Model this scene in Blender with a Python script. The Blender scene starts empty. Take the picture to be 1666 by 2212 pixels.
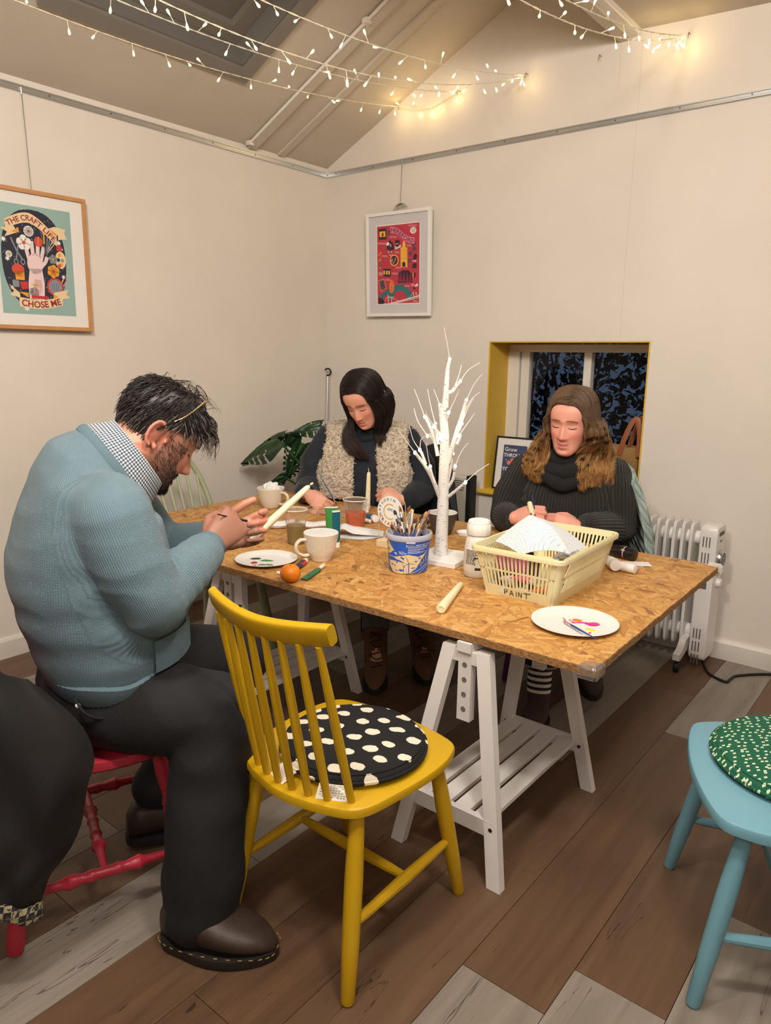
import bpy, bmesh, math, random
import numpy as np
from mathutils import Vector, Matrix, Euler, noise as mnoise
random.seed(7); np.random.seed(7)
PI = math.pi
scene = bpy.context.scene
COL = scene.collection

# ------------------------------------------------------------------ camera
cam_d = bpy.data.cameras.new('camera'); cam = bpy.data.objects.new('camera', cam_d); COL.objects.link(cam)
PITCH, ROLL, YAW = 0.21137, 0.0135, -0.6740
_cy, _sy = math.cos(YAW), math.sin(YAW)
fwd = Vector((_sy*math.cos(PITCH), _cy*math.cos(PITCH), -math.sin(PITCH)))
rgt = Vector((_cy, -_sy, 0)); upv = rgt.cross(fwd)
R_ = rgt*math.cos(ROLL) + upv*math.sin(ROLL); U_ = -rgt*math.sin(ROLL) + upv*math.cos(ROLL)
M = Matrix.Identity(4)
for i in range(3):
    M[i][0] = R_[i]; M[i][1] = U_[i]; M[i][2] = -fwd[i]
M[0][3], M[1][3], M[2][3] = 3.2434, -3.4534, 1.35
cam.matrix_world = M
cam_d.sensor_fit = 'VERTICAL'; cam_d.sensor_height = 24.0; cam_d.lens = 24.0*1577.1/2212
cam_d.clip_start = 0.02; cam_d.clip_end = 200
scene.camera = cam

# ------------------------------------------------------------------ world: dusk outside
w = bpy.data.worlds.new('dusk'); scene.world = w; w.use_nodes = True
w.node_tree.nodes['Background'].inputs[0].default_value = (0.17, 0.26, 0.44, 1)
w.node_tree.nodes['Background'].inputs[1].default_value = 0.20

# ------------------------------------------------------------------ exposure
vs = scene.view_settings
vs.view_transform = 'Standard'; vs.look = 'None'; vs.gamma = 1.0; vs.use_curve_mapping = False
vs.exposure = 0.0

# ------------------------------------------------------------------ room lamps (ceiling panels above / behind the camera)
def area(name, loc, size, power, col, target=None, sy=None):
    d = bpy.data.lights.new(name, 'AREA'); d.energy = power; d.color = col
    d.shape = 'RECTANGLE' if sy else 'DISK'; d.size = size
    if sy: d.size_y = sy
    o = bpy.data.objects.new(name, d); COL.objects.link(o); o.location = loc
    if target is not None:
        o.rotation_euler = (Vector(target)-Vector(loc)).to_track_quat('-Z', 'Y').to_euler()
    return o
WARM = (1.0, 0.915, 0.81)
# track spots tilted at the two walls, a panel over the table, one panel behind the camera
area('track_light', (2.35, -3.30, 2.60), 0.35, 40, WARM, (0.0, -1.25, 1.75))
area('track_light', (3.30, -2.75, 2.60), 0.35, 43, WARM, (1.55, 0.0, 1.75))
area('ceiling_panel_light', (2.45, -2.15, 2.66), 0.6, 15, WARM, sy=0.6)
area('ceiling_panel_light', (3.9, -4.4, 2.60), 0.9, 30, WARM, (1.6, -2.0, 0.7), sy=0.9)

# ------------------------------------------------------------------ material helpers
def lin(c):
    return tuple((x/12.92 if x <= 0.04045 else ((x+0.055)/1.055)**2.4) for x in (v/255 for v in c))
class NT:
    def __init__(s, name):
        s.m = bpy.data.materials.new(name); s.m.use_nodes = True
        s.t = s.m.node_tree; s.b = s.t.nodes['Principled BSDF']
    def n(s, ty, **kw):
        nd = s.t.nodes.new(ty)
        for k, v in kw.items():
            if k[0] == '_': setattr(nd, k[1:], v)
            else: nd.inputs[k.replace('__', ' ')].default_value = v
        return nd
    def l(s, a, b): s.t.links.new(a, b)
    def coord(s, scale=(1, 1, 1), rot=(0, 0, 0), kind='Object'):
        tc = s.n('ShaderNodeTexCoord'); mp = s.n('ShaderNodeMapping')
        mp.inputs['Scale'].default_value = scale; mp.inputs['Rotation'].default_value = rot
        s.l(tc.outputs[kind], mp.inputs[0]); return mp.outputs[0]
    def noise(s, vec, scale, detail=4, rough=.6, dist=0):
        nd = s.n('ShaderNodeTexNoise', Scale=scale, Detail=detail, Roughness=rough, Distortion=dist)
        if vec is not None: s.l(vec, nd.inputs['Vector'])
        return nd.outputs['Fac']
    def ramp(s, fac, stops, mode='LINEAR'):
        r = s.n('ShaderNodeValToRGB'); cr = r.color_ramp; cr.interpolation = mode
        while len(cr.elements) < len(stops): cr.elements.new(.5)
        for e, (p, c) in zip(cr.elements, stops):
            e.position = p; e.color = (*c, 1) if len(c) == 3 else c
        s.l(fac, r.inputs[0]); return r.outputs['Color']
    def mix(s, fac, a, b, blend='MIX'):
        nd = s.n('ShaderNodeMix', _data_type='RGBA', _blend_type=blend)
        for v, k in ((fac, 0), (a, 6), (b, 7)):
            if hasattr(v, 'node'): s.l(v, nd.inputs[k])
            elif k == 0: nd.inputs[0].default_value = v
            else: nd.inputs[k].default_value = (*v, 1)
        return nd.outputs[2]
    def math(s, op, a, b=0.0):
        nd = s.n('ShaderNodeMath', _operation=op)
        for v, k in ((a, 0), (b, 1)):
            if hasattr(v, 'node'): s.l(v, nd.inputs[k])
            else: nd.inputs[k].default_value = v
        return nd.outputs[0]
    def bump(s, h, strength=.3, dist=.01):
        nd = s.n('ShaderNodeBump', Strength=strength, Distance=dist); s.l(h, nd.inputs['Height'])
        s.l(nd.outputs[0], s.b.inputs['Normal'])
    def base(s, c):
        if hasattr(c, 'node'): s.l(c, s.b.inputs['Base Color'])
        else: s.b.inputs['Base Color'].default_value = (*c, 1)
        return s
    def set(s, **kw):
        for k, v in kw.items(): s.b.inputs[k.replace('_', ' ')].default_value = v
        return s
def plain(name, rgb, rough=.5, metal=0.0, var=0.0, vs=20, bump=0, bs=120, **kw):
    t = NT(name); c = lin(rgb); t.set(Roughness=rough, Metallic=metal)
    v = None
    if var:
        v = t.coord(); f = t.noise(v, vs)
        t.base(t.ramp(f, [(.25, tuple(x*(1-var) for x in c)), (.75, tuple(min(1, x*(1+var*.5)) for x in c))]))
    else: t.base(c)
    if bump:
        v = v or t.coord(); t.bump(t.noise(v, bs, 3), bump, .004)
    for k, x in kw.items(): t.b.inputs[k.replace('_', ' ')].default_value = x
    return t.m
def emit(name, rgb, strength):
    t = NT(name); t.base((.8, .8, .8)); t.b.inputs['Emission Color'].default_value = (*lin(rgb), 1)
    t.b.inputs['Emission Strength'].default_value = strength; return t.m

# ------------------------------------------------------------------ mesh helpers
def mlook(o, d, up=(0, 0, 1)):
    """matrix with origin o and local Z along d"""
    q = Vector(d).to_track_quat('Z', 'Y'); m = q.to_matrix().to_4x4(); m.translation = Vector(o); return m
class MB:
    def __init__(s): s.v = []; s.f = []; s.mi = []; s.k = 0
    def add(s, vs, fs, mat=None):
        b = len(s.v)
        if mat is not None: vs = [mat @ Vector(p) for p in vs]
        s.v += [tuple(p) for p in vs]; s.f += [tuple(i+b for i in f) for f in fs]; s.mi += [s.k]*len(fs)
        return s
    def box(s, c, d, rot=None, bev=0.0, mat=None):
        x, y, z = (q/2 for q in d); m = Matrix.Translation(c)
        if rot is not None: m = m @ Euler(rot).to_matrix().to_4x4()
        if mat is not None: m = mat @ m
        if bev <= 0:
            vs = [(a*x, b*y, e*z) for e in (-1, 1) for b in (-1, 1) for a in (-1, 1)]
            fs = [(0, 2, 3, 1), (4, 5, 7, 6), (0, 1, 5, 4), (2, 6, 7, 3), (0, 4, 6, 2), (1, 3, 7, 5)]
            return s.add(vs, fs, m)
        bev = min(bev, x*.9, y*.9, z*.9); vs = []
        idx = {}
        for a in (-1, 1):
            for b in (-1, 1):
                for e in (-1, 1):
                    for ax in range(3):
                        p = [a*(x-bev), b*(y-bev), e*(z-bev)]; p[ax] = (a*x, b*y, e*z)[ax]
                        idx[(a, b, e, ax)] = len(vs); vs.append(p)
        fs = []
        sg = (-1, 1)
        def fc(l, n):
            l = list(l); a, b, c2 = (Vector(vs[i]) for i in l[:3])
            if (b-a).cross(c2-a).dot(Vector(n)) < 0: l.reverse()
            fs.append(tuple(l))
        for a in sg:
            fc([idx[(a, b, e, 0)] for b, e in ((-1, -1), (1, -1), (1, 1), (-1, 1))], (a, 0, 0))
            fc([idx[(b, a, e, 1)] for b, e in ((-1, -1), (1, -1), (1, 1), (-1, 1))], (0, a, 0))
            fc([idx[(b, e, a, 2)] for b, e in ((-1, -1), (1, -1), (1, 1), (-1, 1))], (0, 0, a))
            for b in sg:
                fc([idx[(a, b, -1, 0)], idx[(a, b, 1, 0)], idx[(a, b, 1, 1)], idx[(a, b, -1, 1)]], (a, b, 0))
                fc([idx[(a, -1, b, 0)], idx[(a, 1, b, 0)], idx[(a, 1, b, 2)], idx[(a, -1, b, 2)]], (a, 0, b))
                fc([idx[(-1, a, b, 1)], idx[(1, a, b, 1)], idx[(1, a, b, 2)], idx[(-1, a, b, 2)]], (0, a, b))
                for e in sg: fc([idx[(a, b, e, k)] for k in range(3)], (a, b, e))
        return s.add(vs, fs, m)
    def grid(s, P, cu=False, cv=False, flip=False, mat=None):
        nu, nv = len(P), len(P[0]); vs = [p for r in P for p in r]; fs = []
        for i in range(nu if cu else nu-1):
            for j in range(nv if cv else nv-1):
                a, b = i*nv+j, i*nv+(j+1) % nv; c, d = ((i+1) % nu)*nv+(j+1) % nv, ((i+1) % nu)*nv+j
                fs.append((a, d, c, b) if flip else (a, b, c, d))
        return s.add(vs, fs, mat)
    def lathe(s, prof, n=24, mat=None, sx=1, sy=1):
        P = [[(r*math.cos(2*PI*j/n)*sx, r*math.sin(2*PI*j/n)*sy, z) for j in range(n)] for r, z in prof]
        b = len(s.v); s.grid(P, cv=True, mat=mat)
        for k, (r, z) in ((0, prof[0]), (len(prof)-1, prof[-1])):
            if r > 1e-6:
                ring = [b+k*n+j for j in range(n)]; s.f.append(tuple(ring[::-1] if k == 0 else ring)); s.mi.append(s.k)
        return s
    def tube(s, pts, r, n=8, cap=True, closed=False, flat=None, up=None, mat=None):
        pts = [Vector(p) for p in pts]; N = len(pts)
        rr = r if isinstance(r, (list, tuple)) else [r]*N
        T = []
        for i in range(N):
            a = pts[(i-1) % N] if (closed or i > 0) else pts[i]; b = pts[(i+1) % N] if (closed or i < N-1) else pts[i]
            t = (b-a); T.append(t.normalized() if t.length > 1e-9 else Vector((0, 0, 1)))
        u = Vector(up) if up is not None else (Vector((0, 0, 1)) if abs(T[0].z) < .9 else Vector((1, 0, 0)))
        P = []; u = (u - T[0]*u.dot(T[0])).normalized()
        for i in range(N):
            u = u - T[i]*u.dot(T[i]); u = u.normalized() if u.length > 1e-6 else T[i].orthogonal().normalized()
            w_ = T[i].cross(u); ru = rr[i]; rw = rr[i]*(flat if flat else 1)
            P.append([pts[i] + u*math.cos(2*PI*j/n)*rw + w_*math.sin(2*PI*j/n)*ru for j in range(n)])
        b = len(s.v); s.grid(P, cv=True, cu=closed, mat=mat)
        if cap and not closed:
            s.f.append(tuple(b+j for j in range(n))[::-1]); s.f.append(tuple(b+(N-1)*n+j for j in range(n))); s.mi += [s.k]*2
        return s
    def prism(s, poly, z0, z1, mat=None):
        n = len(poly)
        A = sum(poly[i][0]*poly[(i+1) % n][1]-poly[(i+1) % n][0]*poly[i][1] for i in range(n))
        if A < 0: poly = poly[::-1]
        vs = [(x, y, z0) for x, y in poly]+[(x, y, z1) for x, y in poly]
        fs = [tuple(range(n))[::-1], tuple(range(n, 2*n))]+[(i, (i+1) % n, n+(i+1) % n, n+i) for i in range(n)]
        return s.add(vs, fs, mat)
    def flat(s, poly, z=0.0, mat=None):
        n = len(poly)
        A = sum(poly[i][0]*poly[(i+1) % n][1]-poly[(i+1) % n][0]*poly[i][1] for i in range(n))
        if A < 0: poly = poly[::-1]
        return s.add([(x, y, z) for x, y in poly], [tuple(range(n))], mat)
    def sphere(s, c, r, nu=12, nv=8, mat=None):
        r = r if isinstance(r, (tuple, list)) else (r, r, r)
        prof = []; P = []
        for i in range(nv+1):
            t = PI*i/nv - PI/2
            P.append([(c[0]+r[0]*math.cos(t)*math.cos(2*PI*j/nu), c[1]+r[1]*math.cos(t)*math.sin(2*PI*j/nu), c[2]+r[2]*math.sin(t)) for j in range(nu)])
        return s.grid(P, cv=True, mat=mat)
    def mesh(s, name, mats, smooth=35):
        me = bpy.data.meshes.new(name); me.from_pydata(s.v, [], s.f)
        mats = mats if isinstance(mats, (list, tuple)) else [mats]
        for m in mats: me.materials.append(m)
        if len(mats) > 1: me.polygons.foreach_set('material_index', s.mi)
        if smooth:
            me.shade_smooth()
            if smooth < 180: me.set_sharp_from_angle(angle=math.radians(smooth))
        me.update(); return me
    def obj(s, name, mats, parent=None, smooth=35, world=False):
        """world=True: verts are world coords, shifted into the parent's own frame"""
        if world and parent is not None:
            mi = parent_world(parent).inverted(); s.v = [tuple(mi @ Vector(p)) for p in s.v]
        o = bpy.data.objects.new(name, s.mesh(name, mats, smooth)); COL.objects.link(o)
        if parent is not None: o.parent = parent
        return o
def parent_world(o):
    m = o.matrix_basis.copy()
    return parent_world(o.parent) @ m if o.parent else m
def tag(o, label=None, cat=None, group=None, kind=None):
    for k, v in (('label', label), ('category', cat), ('group', group), ('kind', kind)):
        if v: o[k] = v
    return o
def thing(name, label, cat, loc=(0, 0, 0), rz=0.0, group=None):
    o = bpy.data.objects.new(name, None); COL.objects.link(o); o.empty_display_size = .05
    o.location = loc; o.rotation_euler = (0, 0, rz); return tag(o, label, cat, group)
def copy_tree(o, parent=None):
    c = o.copy(); COL.objects.link(c)
    if parent: c.parent = parent
    for ch in list(o.children): copy_tree(ch, c)
    return c
def lathe_thing(name, label, cat, prof, mat, loc, n=28, group=None):
    o = MB().lathe(prof, n).obj(name, mat); o.location = loc; return tag(o, label, cat, group)
def spline(pts, n=8):
    """Catmull-Rom through pts"""
    P = [Vector(p) for p in pts]; P = [P[0]*2-P[1]]+P+[P[-1]*2-P[-2]]; out = []
    for i in range(1, len(P)-2):
        for k in range(n):
            t = k/n; a, b, c, d = P[i-1:i+3]
            out.append(.5*((2*b)+(c-a)*t+(2*a-5*b+4*c-d)*t*t+(3*b-a-3*c+d)*t**3))
    out.append(P[-2].copy()); return out
def lerp(a, b, t): return a+(b-a)*t
def text_polys(txt, size=1.0, bold=0.0, shear=0.0):
    """list of (verts2d, faces, centre_x, width) per glyph, laid out along x from 0"""
    cu = bpy.data.curves.new('lettering', 'FONT'); cu.body = txt; cu.size = size; cu.offset = bold; cu.shear = shear
    cu.resolution_u = 3; ob = bpy.data.objects.new('lettering', cu)
    me = bpy.data.meshes.new_from_object(ob)
    vs = [tuple(v.co)[:2] for v in me.vertices]; fs = [tuple(p.vertices) for p in me.polygons]
    bpy.data.objects.remove(ob); bpy.data.curves.remove(cu); bpy.data.meshes.remove(me)
    return vs, fs
def put_text(mb, txt, size, fn, bold=0.0, align='C', shear=0.0):
    """fn(x, y) -> 3D position; the text is centred on x=0"""
    vs, fs = text_polys(txt, size, bold, shear)
    if not vs: return
    x0, x1 = min(v[0] for v in vs), max(v[0] for v in vs)
    sh = -(x0+x1)/2 if align == 'C' else -x0
    mb.add([fn(x+sh, y) for x, y in vs], fs)
# ================================================================== MATERIALS: room
def wall_mat(name, rgb, seams=False):
    t = NT(name); v = t.coord(); c = lin(rgb)
    f = t.noise(v, 1.7, 5, .55)
    col = t.ramp(f, [(.3, tuple(x*.95 for x in c)), (.7, tuple(min(1, x*1.03) for x in c))])
    if seams:   # joints between the plasterboard sheets
        tc = t.n('ShaderNodeTexCoord'); sp = t.n('ShaderNodeSeparateXYZ'); t.l(tc.outputs['Object'], sp.inputs[0])
        for x0, z0, z1, k in ((1.886, 1.45, 2.9, .0012), (1.79, 2.53, 2.73, .0012)):
            wob = t.math('MULTIPLY', t.math('SUBTRACT', t.noise(v, 3), .5), .012)
            d = t.math('ABSOLUTE', t.math('SUBTRACT', t.math('ADD', sp.outputs[0], wob), x0))
            m = t.math('LESS_THAN', d, k)
            m = t.math('MULTIPLY', m, t.math('GREATER_THAN', sp.outputs[2], z0)); m = t.math('MULTIPLY', m, t.math('LESS_THAN', sp.outputs[2], z1))
            col = t.mix(t.math('MULTIPLY', m, .28), col, tuple(x*.45 for x in c))
    t.base(col).set(Roughness=.75)
    h = t.math('ADD', t.math('MULTIPLY', t.noise(v, 9, 5), 1.0), t.math('MULTIPLY', t.noise(v, 220, 2), .12))
    t.bump(h, .16, .012); return t.m
m_wall = wall_mat('painted plaster', (222, 214, 204)); m_gable = wall_mat('painted plaster gable', (222, 214, 205), True)
m_ceil = wall_mat('painted ceiling', (200, 190, 176))
m_trim = plain('white gloss trim', (226, 220, 212), .4, var=.03)
m_alu = plain('brushed aluminium', (205, 208, 210), .34, .85, var=.03)
m_dark = plain('dark gap', (26, 22, 20), .8)
m_screw = plain('screw steel', (90, 90, 92), .35, .9)
m_yellowpaint = plain('yellow reveal paint', (216, 178, 62), .55, var=.05, vs=6)
m_grey = plain('grey painted timber', (128, 122, 114), .5, var=.06, vs=9)
m_greyd = plain('grey painted reveal', (114, 110, 104), .5, var=.06, vs=9)
m_black = plain('matt black', (18, 18, 19), .55)

def floor_mat(grey):
    t = NT('grey oak plank' if grey else 'brown oak plank'); v0 = t.n('ShaderNodeTexCoord'); oi = t.n('ShaderNodeObjectInfo')
    off = t.n('ShaderNodeVectorMath', _operation='SCALE'); off.inputs[0].default_value = (13, 29, 7); t.l(oi.outputs['Random'], off.inputs['Scale'])
    ad = t.n('ShaderNodeVectorMath', _operation='ADD'); t.l(v0.outputs['Object'], ad.inputs[0]); t.l(off.outputs[0], ad.inputs[1])
    def mp(s):
        m = t.n('ShaderNodeMapping'); m.inputs['Scale'].default_value = s; t.l(ad.outputs[0], m.inputs[0]); return m.outputs[0]
    g1 = t.noise(mp((14, 1.1, 1)), 1.6, 6, .62, .6); g2 = t.noise(mp((60, 2.5, 1)), 2.0, 4, .6, .3); g3 = t.noise(mp((3, .9, 1)), 1.3, 3, .5)
    if grey:
        col = t.ramp(g1, [(.25, lin((122, 113, 104))), (.5, lin((148, 139, 129))), (.75, lin((164, 156, 147)))])
        col = t.mix(t.math('MULTIPLY', g2, .3), col, lin((128, 120, 113)))
    else:
        col = t.ramp(g1, [(.22, lin((68, 50, 37))), (.5, lin((104, 78, 58))), (.78, lin((130, 100, 74)))])
        col = t.mix(t.math('MULTIPLY', g2, .45), col, lin((86, 62, 45)))
        col = t.mix(t.math('MULTIPLY', oi.outputs['Random'], .35), col, lin((122, 98, 78)))
    col = t.mix(t.math('MULTIPLY', g3, .35), col, lin((128, 118, 108) if grey else (84, 66, 52)))
    ck = t.noise(mp((24, 1.7, 1)), 1.15, 3, .45, .9)            # thin drying cracks
    line = t.math('LESS_THAN', t.math('ABSOLUTE', t.math('SUBTRACT', ck, .60 if grey else .63)), .006)
    gate = t.math('GREATER_THAN', t.noise(mp((2.2, 1.4, 1)), 1.5, 2), .55)
    col = t.mix(t.math('MULTIPLY', t.math('MULTIPLY', line, gate), .75), col, lin((64, 56, 50) if grey else (44, 30, 22)))
    t.base(col).set(Roughness=.42 if not grey else .5); t.b.inputs['Specular IOR Level'].default_value = .35
    t.bump(t.math('ADD', g2, t.math('MULTIPLY', g1, .6)), .12, .002); return t.m
m_pb, m_pg = floor_mat(False), floor_mat(True)

# ================================================================== ROOM SHELL
XR, YF = 4.7, -5.6
def struct(o): o['kind'] = 'structure'; return o
fl = struct(MB().box((XR/2, YF/2+.1, -.02), (XR+.6, -YF+.8, .02)).obj('floor', m_dark, smooth=0))
PW, PL = .2035, 1.371
offs = {-2: -1.30, -1: -1.861, 0: -2.236, 1: -2.087, 2: -1.689, -4: -2.30, -5: -2.71, -3: -1.72}
grey_rule = {0: lambda y: y < -2.236 or y > -.87, 1: lambda y: y < -2.087, 2: lambda y: y < -1.689, -2: lambda y: -1.31 < y, -4: lambda y: True,
             -6: lambda y: y < -2.2, -7: lambda y: y > -1.2, -9: lambda y: True, 4: lambda y: y > -1.5, -11: lambda y: y < -1}
rp = random.Random(4)
for k in range(-13, 11):
    x0 = 2.513+PW*k
    o0 = offs.get(k, -rp.random()*PL); y = o0-PL*math.ceil((o0-YF)/PL)
    while y < 0:
        a, b = max(y, YF), min(y+PL, 0); y += PL
        if b-a < .05 or x0+PW < 0 or x0 > XR: continue
        xa, xb = max(x0, 0), min(x0+PW, XR); mid = (a+b)/2
        g = grey_rule.get(k, lambda q: False)(mid)
        o = MB().box(((xa+xb)/2, (a+b)/2, -.005), (xb-xa-.0014, b-a-.0014, .01), bev=.0006).obj('plank', m_pg if g else m_pb, fl, smooth=0)

struct(MB().box((-.1, YF/2, 1.25), (.2, -YF+.4, 2.5)).obj('wall_left', m_wall, smooth=0))
WX0, WX1, WZ0, WZ1 = 1.176, 2.035, .630, 1.430
mb = MB(); WT = .27
mb.box(((WX0-.2)/2, WT/2, 1.75), (WX0+.2, WT, 3.5)); mb.box(((WX1+XR+.2)/2, WT/2, 1.75), (XR+.2-WX1, WT, 3.5))
mb.box(((WX0+WX1)/2, WT/2, WZ0/2), (WX1-WX0, WT, WZ0)); mb.box(((WX0+WX1)/2, WT/2, (WZ1+3.5)/2), (WX1-WX0, WT, 3.5-WZ1))
struct(mb.obj('wall_back', m_gable, smooth=0))
struct(MB().box((XR+.1, YF/2, 1.75), (.2, -YF+.4, 3.5)).obj('wall_right', m_wall, smooth=0))
struct(MB().box((XR/2, YF-.1, 1.75), (XR+.4, .2, 3.5)).obj('wall_front', m_wall, smooth=0))

# sloping ceiling over the left bay (with the rooflight opening) and the low flat bay on the right
K = .476; Z0 = 2.44; BX = 1.79
def sp(x, y, h=0.0):          # point on the slope, h above it along its normal
    n = Vector((-K, 0, 1)).normalized(); return Vector((x, y, Z0+K*x)) + n*h
mb = MB(); HX0, HX1, HY0, HY1 = .405, 1.16, -1.86, -.99
xs = (-.02, HX0, HX1, BX+.02); ys = (YF, HY0, HY1, .02)
for i in range(3):
    for j in range(3):
        if i == 1 and j == 1: continue
        q = [(xs[i], ys[j]), (xs[i+1], ys[j]), (xs[i+1], ys[j+1]), (xs[i], ys[j+1])]
        P = [sp(*a) for a in q]+[sp(*a, .03) for a in q]
        mb.add(P, [(0, 1, 2, 3), (7, 6, 5, 4), (0, 4, 5, 1), (1, 5, 6, 2), (2, 6, 7, 3), (3, 7, 4, 0)])
zr0, zr1 = 2.754, 2.754-.056*(XR-1.91)
mb.box((BX+.02, YF/2, 3.05), (.05, -YF, .66))
q = [(BX, YF, 2.758), (XR+.1, YF, zr1), (XR+.1, .05, zr1), (BX, .05, 2.758)]
mb.add(q+[(a, b, c+.05) for a, b, c in q], [(0, 1, 2, 3)[::-1], (4, 5, 6, 7), (0, 1, 5, 4), (1, 2, 6, 5), (2, 3, 7, 6), (3, 0, 4, 7)])
struct(mb.obj('ceiling', m_ceil, smooth=0))
struct(MB().box((BX+.043, YF/2, 2.752), (.09, -YF, .045), bev=.004).obj('trim_5', m_trim, smooth=0))
# battens running up the slope
def slope_batten(name, y, w, h):
    mb = MB(); P = [sp(.005, y-w/2), sp(BX, y-w/2), sp(BX, y+w/2), sp(.005, y+w/2)]
    Q = [sp(.005, y-w/2, -h), sp(BX, y-w/2, -h), sp(BX, y+w/2, -h), sp(.005, y+w/2, -h)]
    mb.add(P+Q, [(0, 1, 2, 3), (7, 6, 5, 4), (0, 4, 5, 1), (1, 5, 6, 2), (2, 6, 7, 3), (3, 7, 4, 0)])
    return struct(mb.obj(name, m_ceil, smooth=0))
b3 = slope_batten('trim_3', -.60, .05, .02); slope_batten('trim_4', -.385, .045, .012)
MB().tube([sp(.02, -.635, -.012), sp(BX, -.635, -.012)], .008, 8).obj('conduit', m_trim, b3)
for x in (.03, .84, 1.5): MB().box(sp(x, -.635, -.012), (.03, .03, .022)).obj('clip', m_trim, b3, smooth=0)

# rooflight: grey surround, stepped reveal, sash, added black sheet standing in for the night dark
sky = thing('window_2', None, None, sp(.78, -1.425)); struct(sky)
def ring(x0, x1, y0, y1, wd, h0, h1, name, mat, parent):
    for nm, (a, b, c, d) in (('s', (x0, x1, y0, y0+wd)), ('s', (x0, x1, y1-wd, y1)), ('s', (x0, x0+wd, y0+wd, y1-wd)), ('s', (x1-wd, x1, y0+wd, y1-wd))):
        P = [sp(a, c, h0), sp(b, c, h0), sp(b, d, h0), sp(a, d, h0)]; Q = [sp(a, c, h1), sp(b, c, h1), sp(b, d, h1), sp(a, d, h1)]
        m2 = MB().add(P+Q, [(0, 1, 2, 3), (7, 6, 5, 4), (0, 4, 5, 1), (1, 5, 6, 2), (2, 6, 7, 3), (3, 7, 4, 0)])
        m2.obj(name, mat, parent, smooth=0, world=True)
ring(HX0-.06, HX1+.06, HY0-.06, HY1+.06, .062, -.016, .004, 'surround_board', m_grey, sky)
ring(HX0-.002, HX1+.002, HY0-.002, HY1+.002, .012, .0, .19, 'reveal_board', m_greyd, sky)
ring(HX0+.012, HX1-.012, HY0+.012, HY1-.012, .075, .10, .15, 'sash', m_grey, sky)
ring(HX0+.087, HX1-.087, HY0+.087, HY1-.087, .06, .13, .18, 'glazing_bead', m_greyd, sky)
P = [sp(a, b, .185) for a, b in ((HX0-.03, HY0-.03), (HX1+.03, HY0-.03), (HX1+.03, HY1+.03), (HX0-.03, HY1+.03))]
MB().add(P+[sp(a, b, .195) for a, b in ((HX0-.03, HY0-.03), (HX1+.03, HY0-.03), (HX1+.03, HY1+.03), (HX0-.03, HY1+.03))], [(0, 1, 2, 3), (7, 6, 5, 4), (0, 4, 5, 1), (1, 5, 6, 2), (2, 6, 7, 3), (3, 7, 4, 0)]).obj('night_dark_sheet', m_black, sky, smooth=0, world=True)

# aluminium picture rails
def rail(name, a, b, n):
    a, b, n = Vector(a), Vector(b), Vector(n); root = MB()
    prof = [(0, 0), (.010, 0), (.012, .002), (.012, .007), (.009, .009), (.009, .019), (.012, .021), (.012, .026), (0, .026)]
    root.grid([[p+n*u+Vector((0, 0, z)) for u, z in prof] for p in (a, b)])
    o = struct(root.obj(name, m_alu, smooth=20)); L = (b-a).length; k = .08
    while k < L:
        p = a+(b-a).normalized()*k+n*.0085+Vector((0, 0, .014))
        MB().lathe([(.0036, 0), (.003, .0016), (0, .002)], 8, mlook(p, n)).obj('screw', m_screw, o); k += .285
    return o
rail('trim_1', (0, -5.5, 2.387), (0, -.012, 2.387), (1, 0, 0)); rail('trim_2', (0, 0, 2.387), (XR, 0, 2.387), (0, -1, 0))
mb = MB(); pr = [(0, 0), (.018, 0), (.018, .078), (.012, .09), (0, .093)]
mb.grid([[(x, -u, z) for u, z in pr] for x in (0, XR)]); struct(mb.obj('baseboard_back', m_trim, smooth=0))
mb = MB(); mb.grid([[(u, y, z) for u, z in pr] for y in (0, YF)]); struct(mb.obj('baseboard_left', m_trim, smooth=0))

# window in the gable wall
m_glass = NT('window glass'); m_glass.base((1, 1, 1)).set(Roughness=0.0, IOR=1.2); m_glass.b.inputs['Transmission Weight'].default_value = 1; m_glass = m_glass.m
win = thing('window_1', None, None, (1.6, .2, .63)); struct(win)
FY = .205
for nm, c, d in (('frame_rail', (1.605, FY+.03, 1.399), (.86, .06, .042)), ('frame_rail', (1.605, FY+.03, .675), (.86, .06, .07)),
                 ('frame_stile', (1.213, FY+.02, 1.03), (.074, .05, .70)), ('frame_stile', (1.28, FY+.035, 1.03), (.05, .05, .70)), ('frame_stile', (2.0, FY+.03, 1.03), (.07, .06, .70)), ('mullion', (1.645, FY+.025, 1.04), (.042, .05, .68))):
    MB().box(c, d, bev=.003).obj(nm, m_trim, win, smooth=0, world=True)
for a, b in ((1.30, 1.63), (1.66, 1.98)): MB().box(((a+b)/2, FY+.04, 1.045), (b-a, .004, .69)).obj('pane', m_glass, win, smooth=0, world=True)
MB().box((WX0+.004, .135, 1.03), (.008, .268, .80)).obj('reveal_board', m_yellowpaint, win, smooth=0, world=True)
MB().box((WX1-.004, .135, 1.03), (.008, .268, .80)).obj('reveal_board', m_yellowpaint, win, smooth=0, world=True)
MB().box(((WX0+WX1)/2, .135, WZ1-.003), (WX1-WX0-.016, .268, .006)).obj('reveal_board', m_yellowpaint, win, smooth=0, world=True)
mb = MB(); mb.grid([[(x, y, z) for y, z in ((.26, .634), (-.022, .634), (-.032, .628), (-.034, .618), (-.028, .610), (.0, .608), (.26, .608))] for x in (1.155, 2.06)])
mb.obj('sill', m_yellowpaint, win, world=True)

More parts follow.
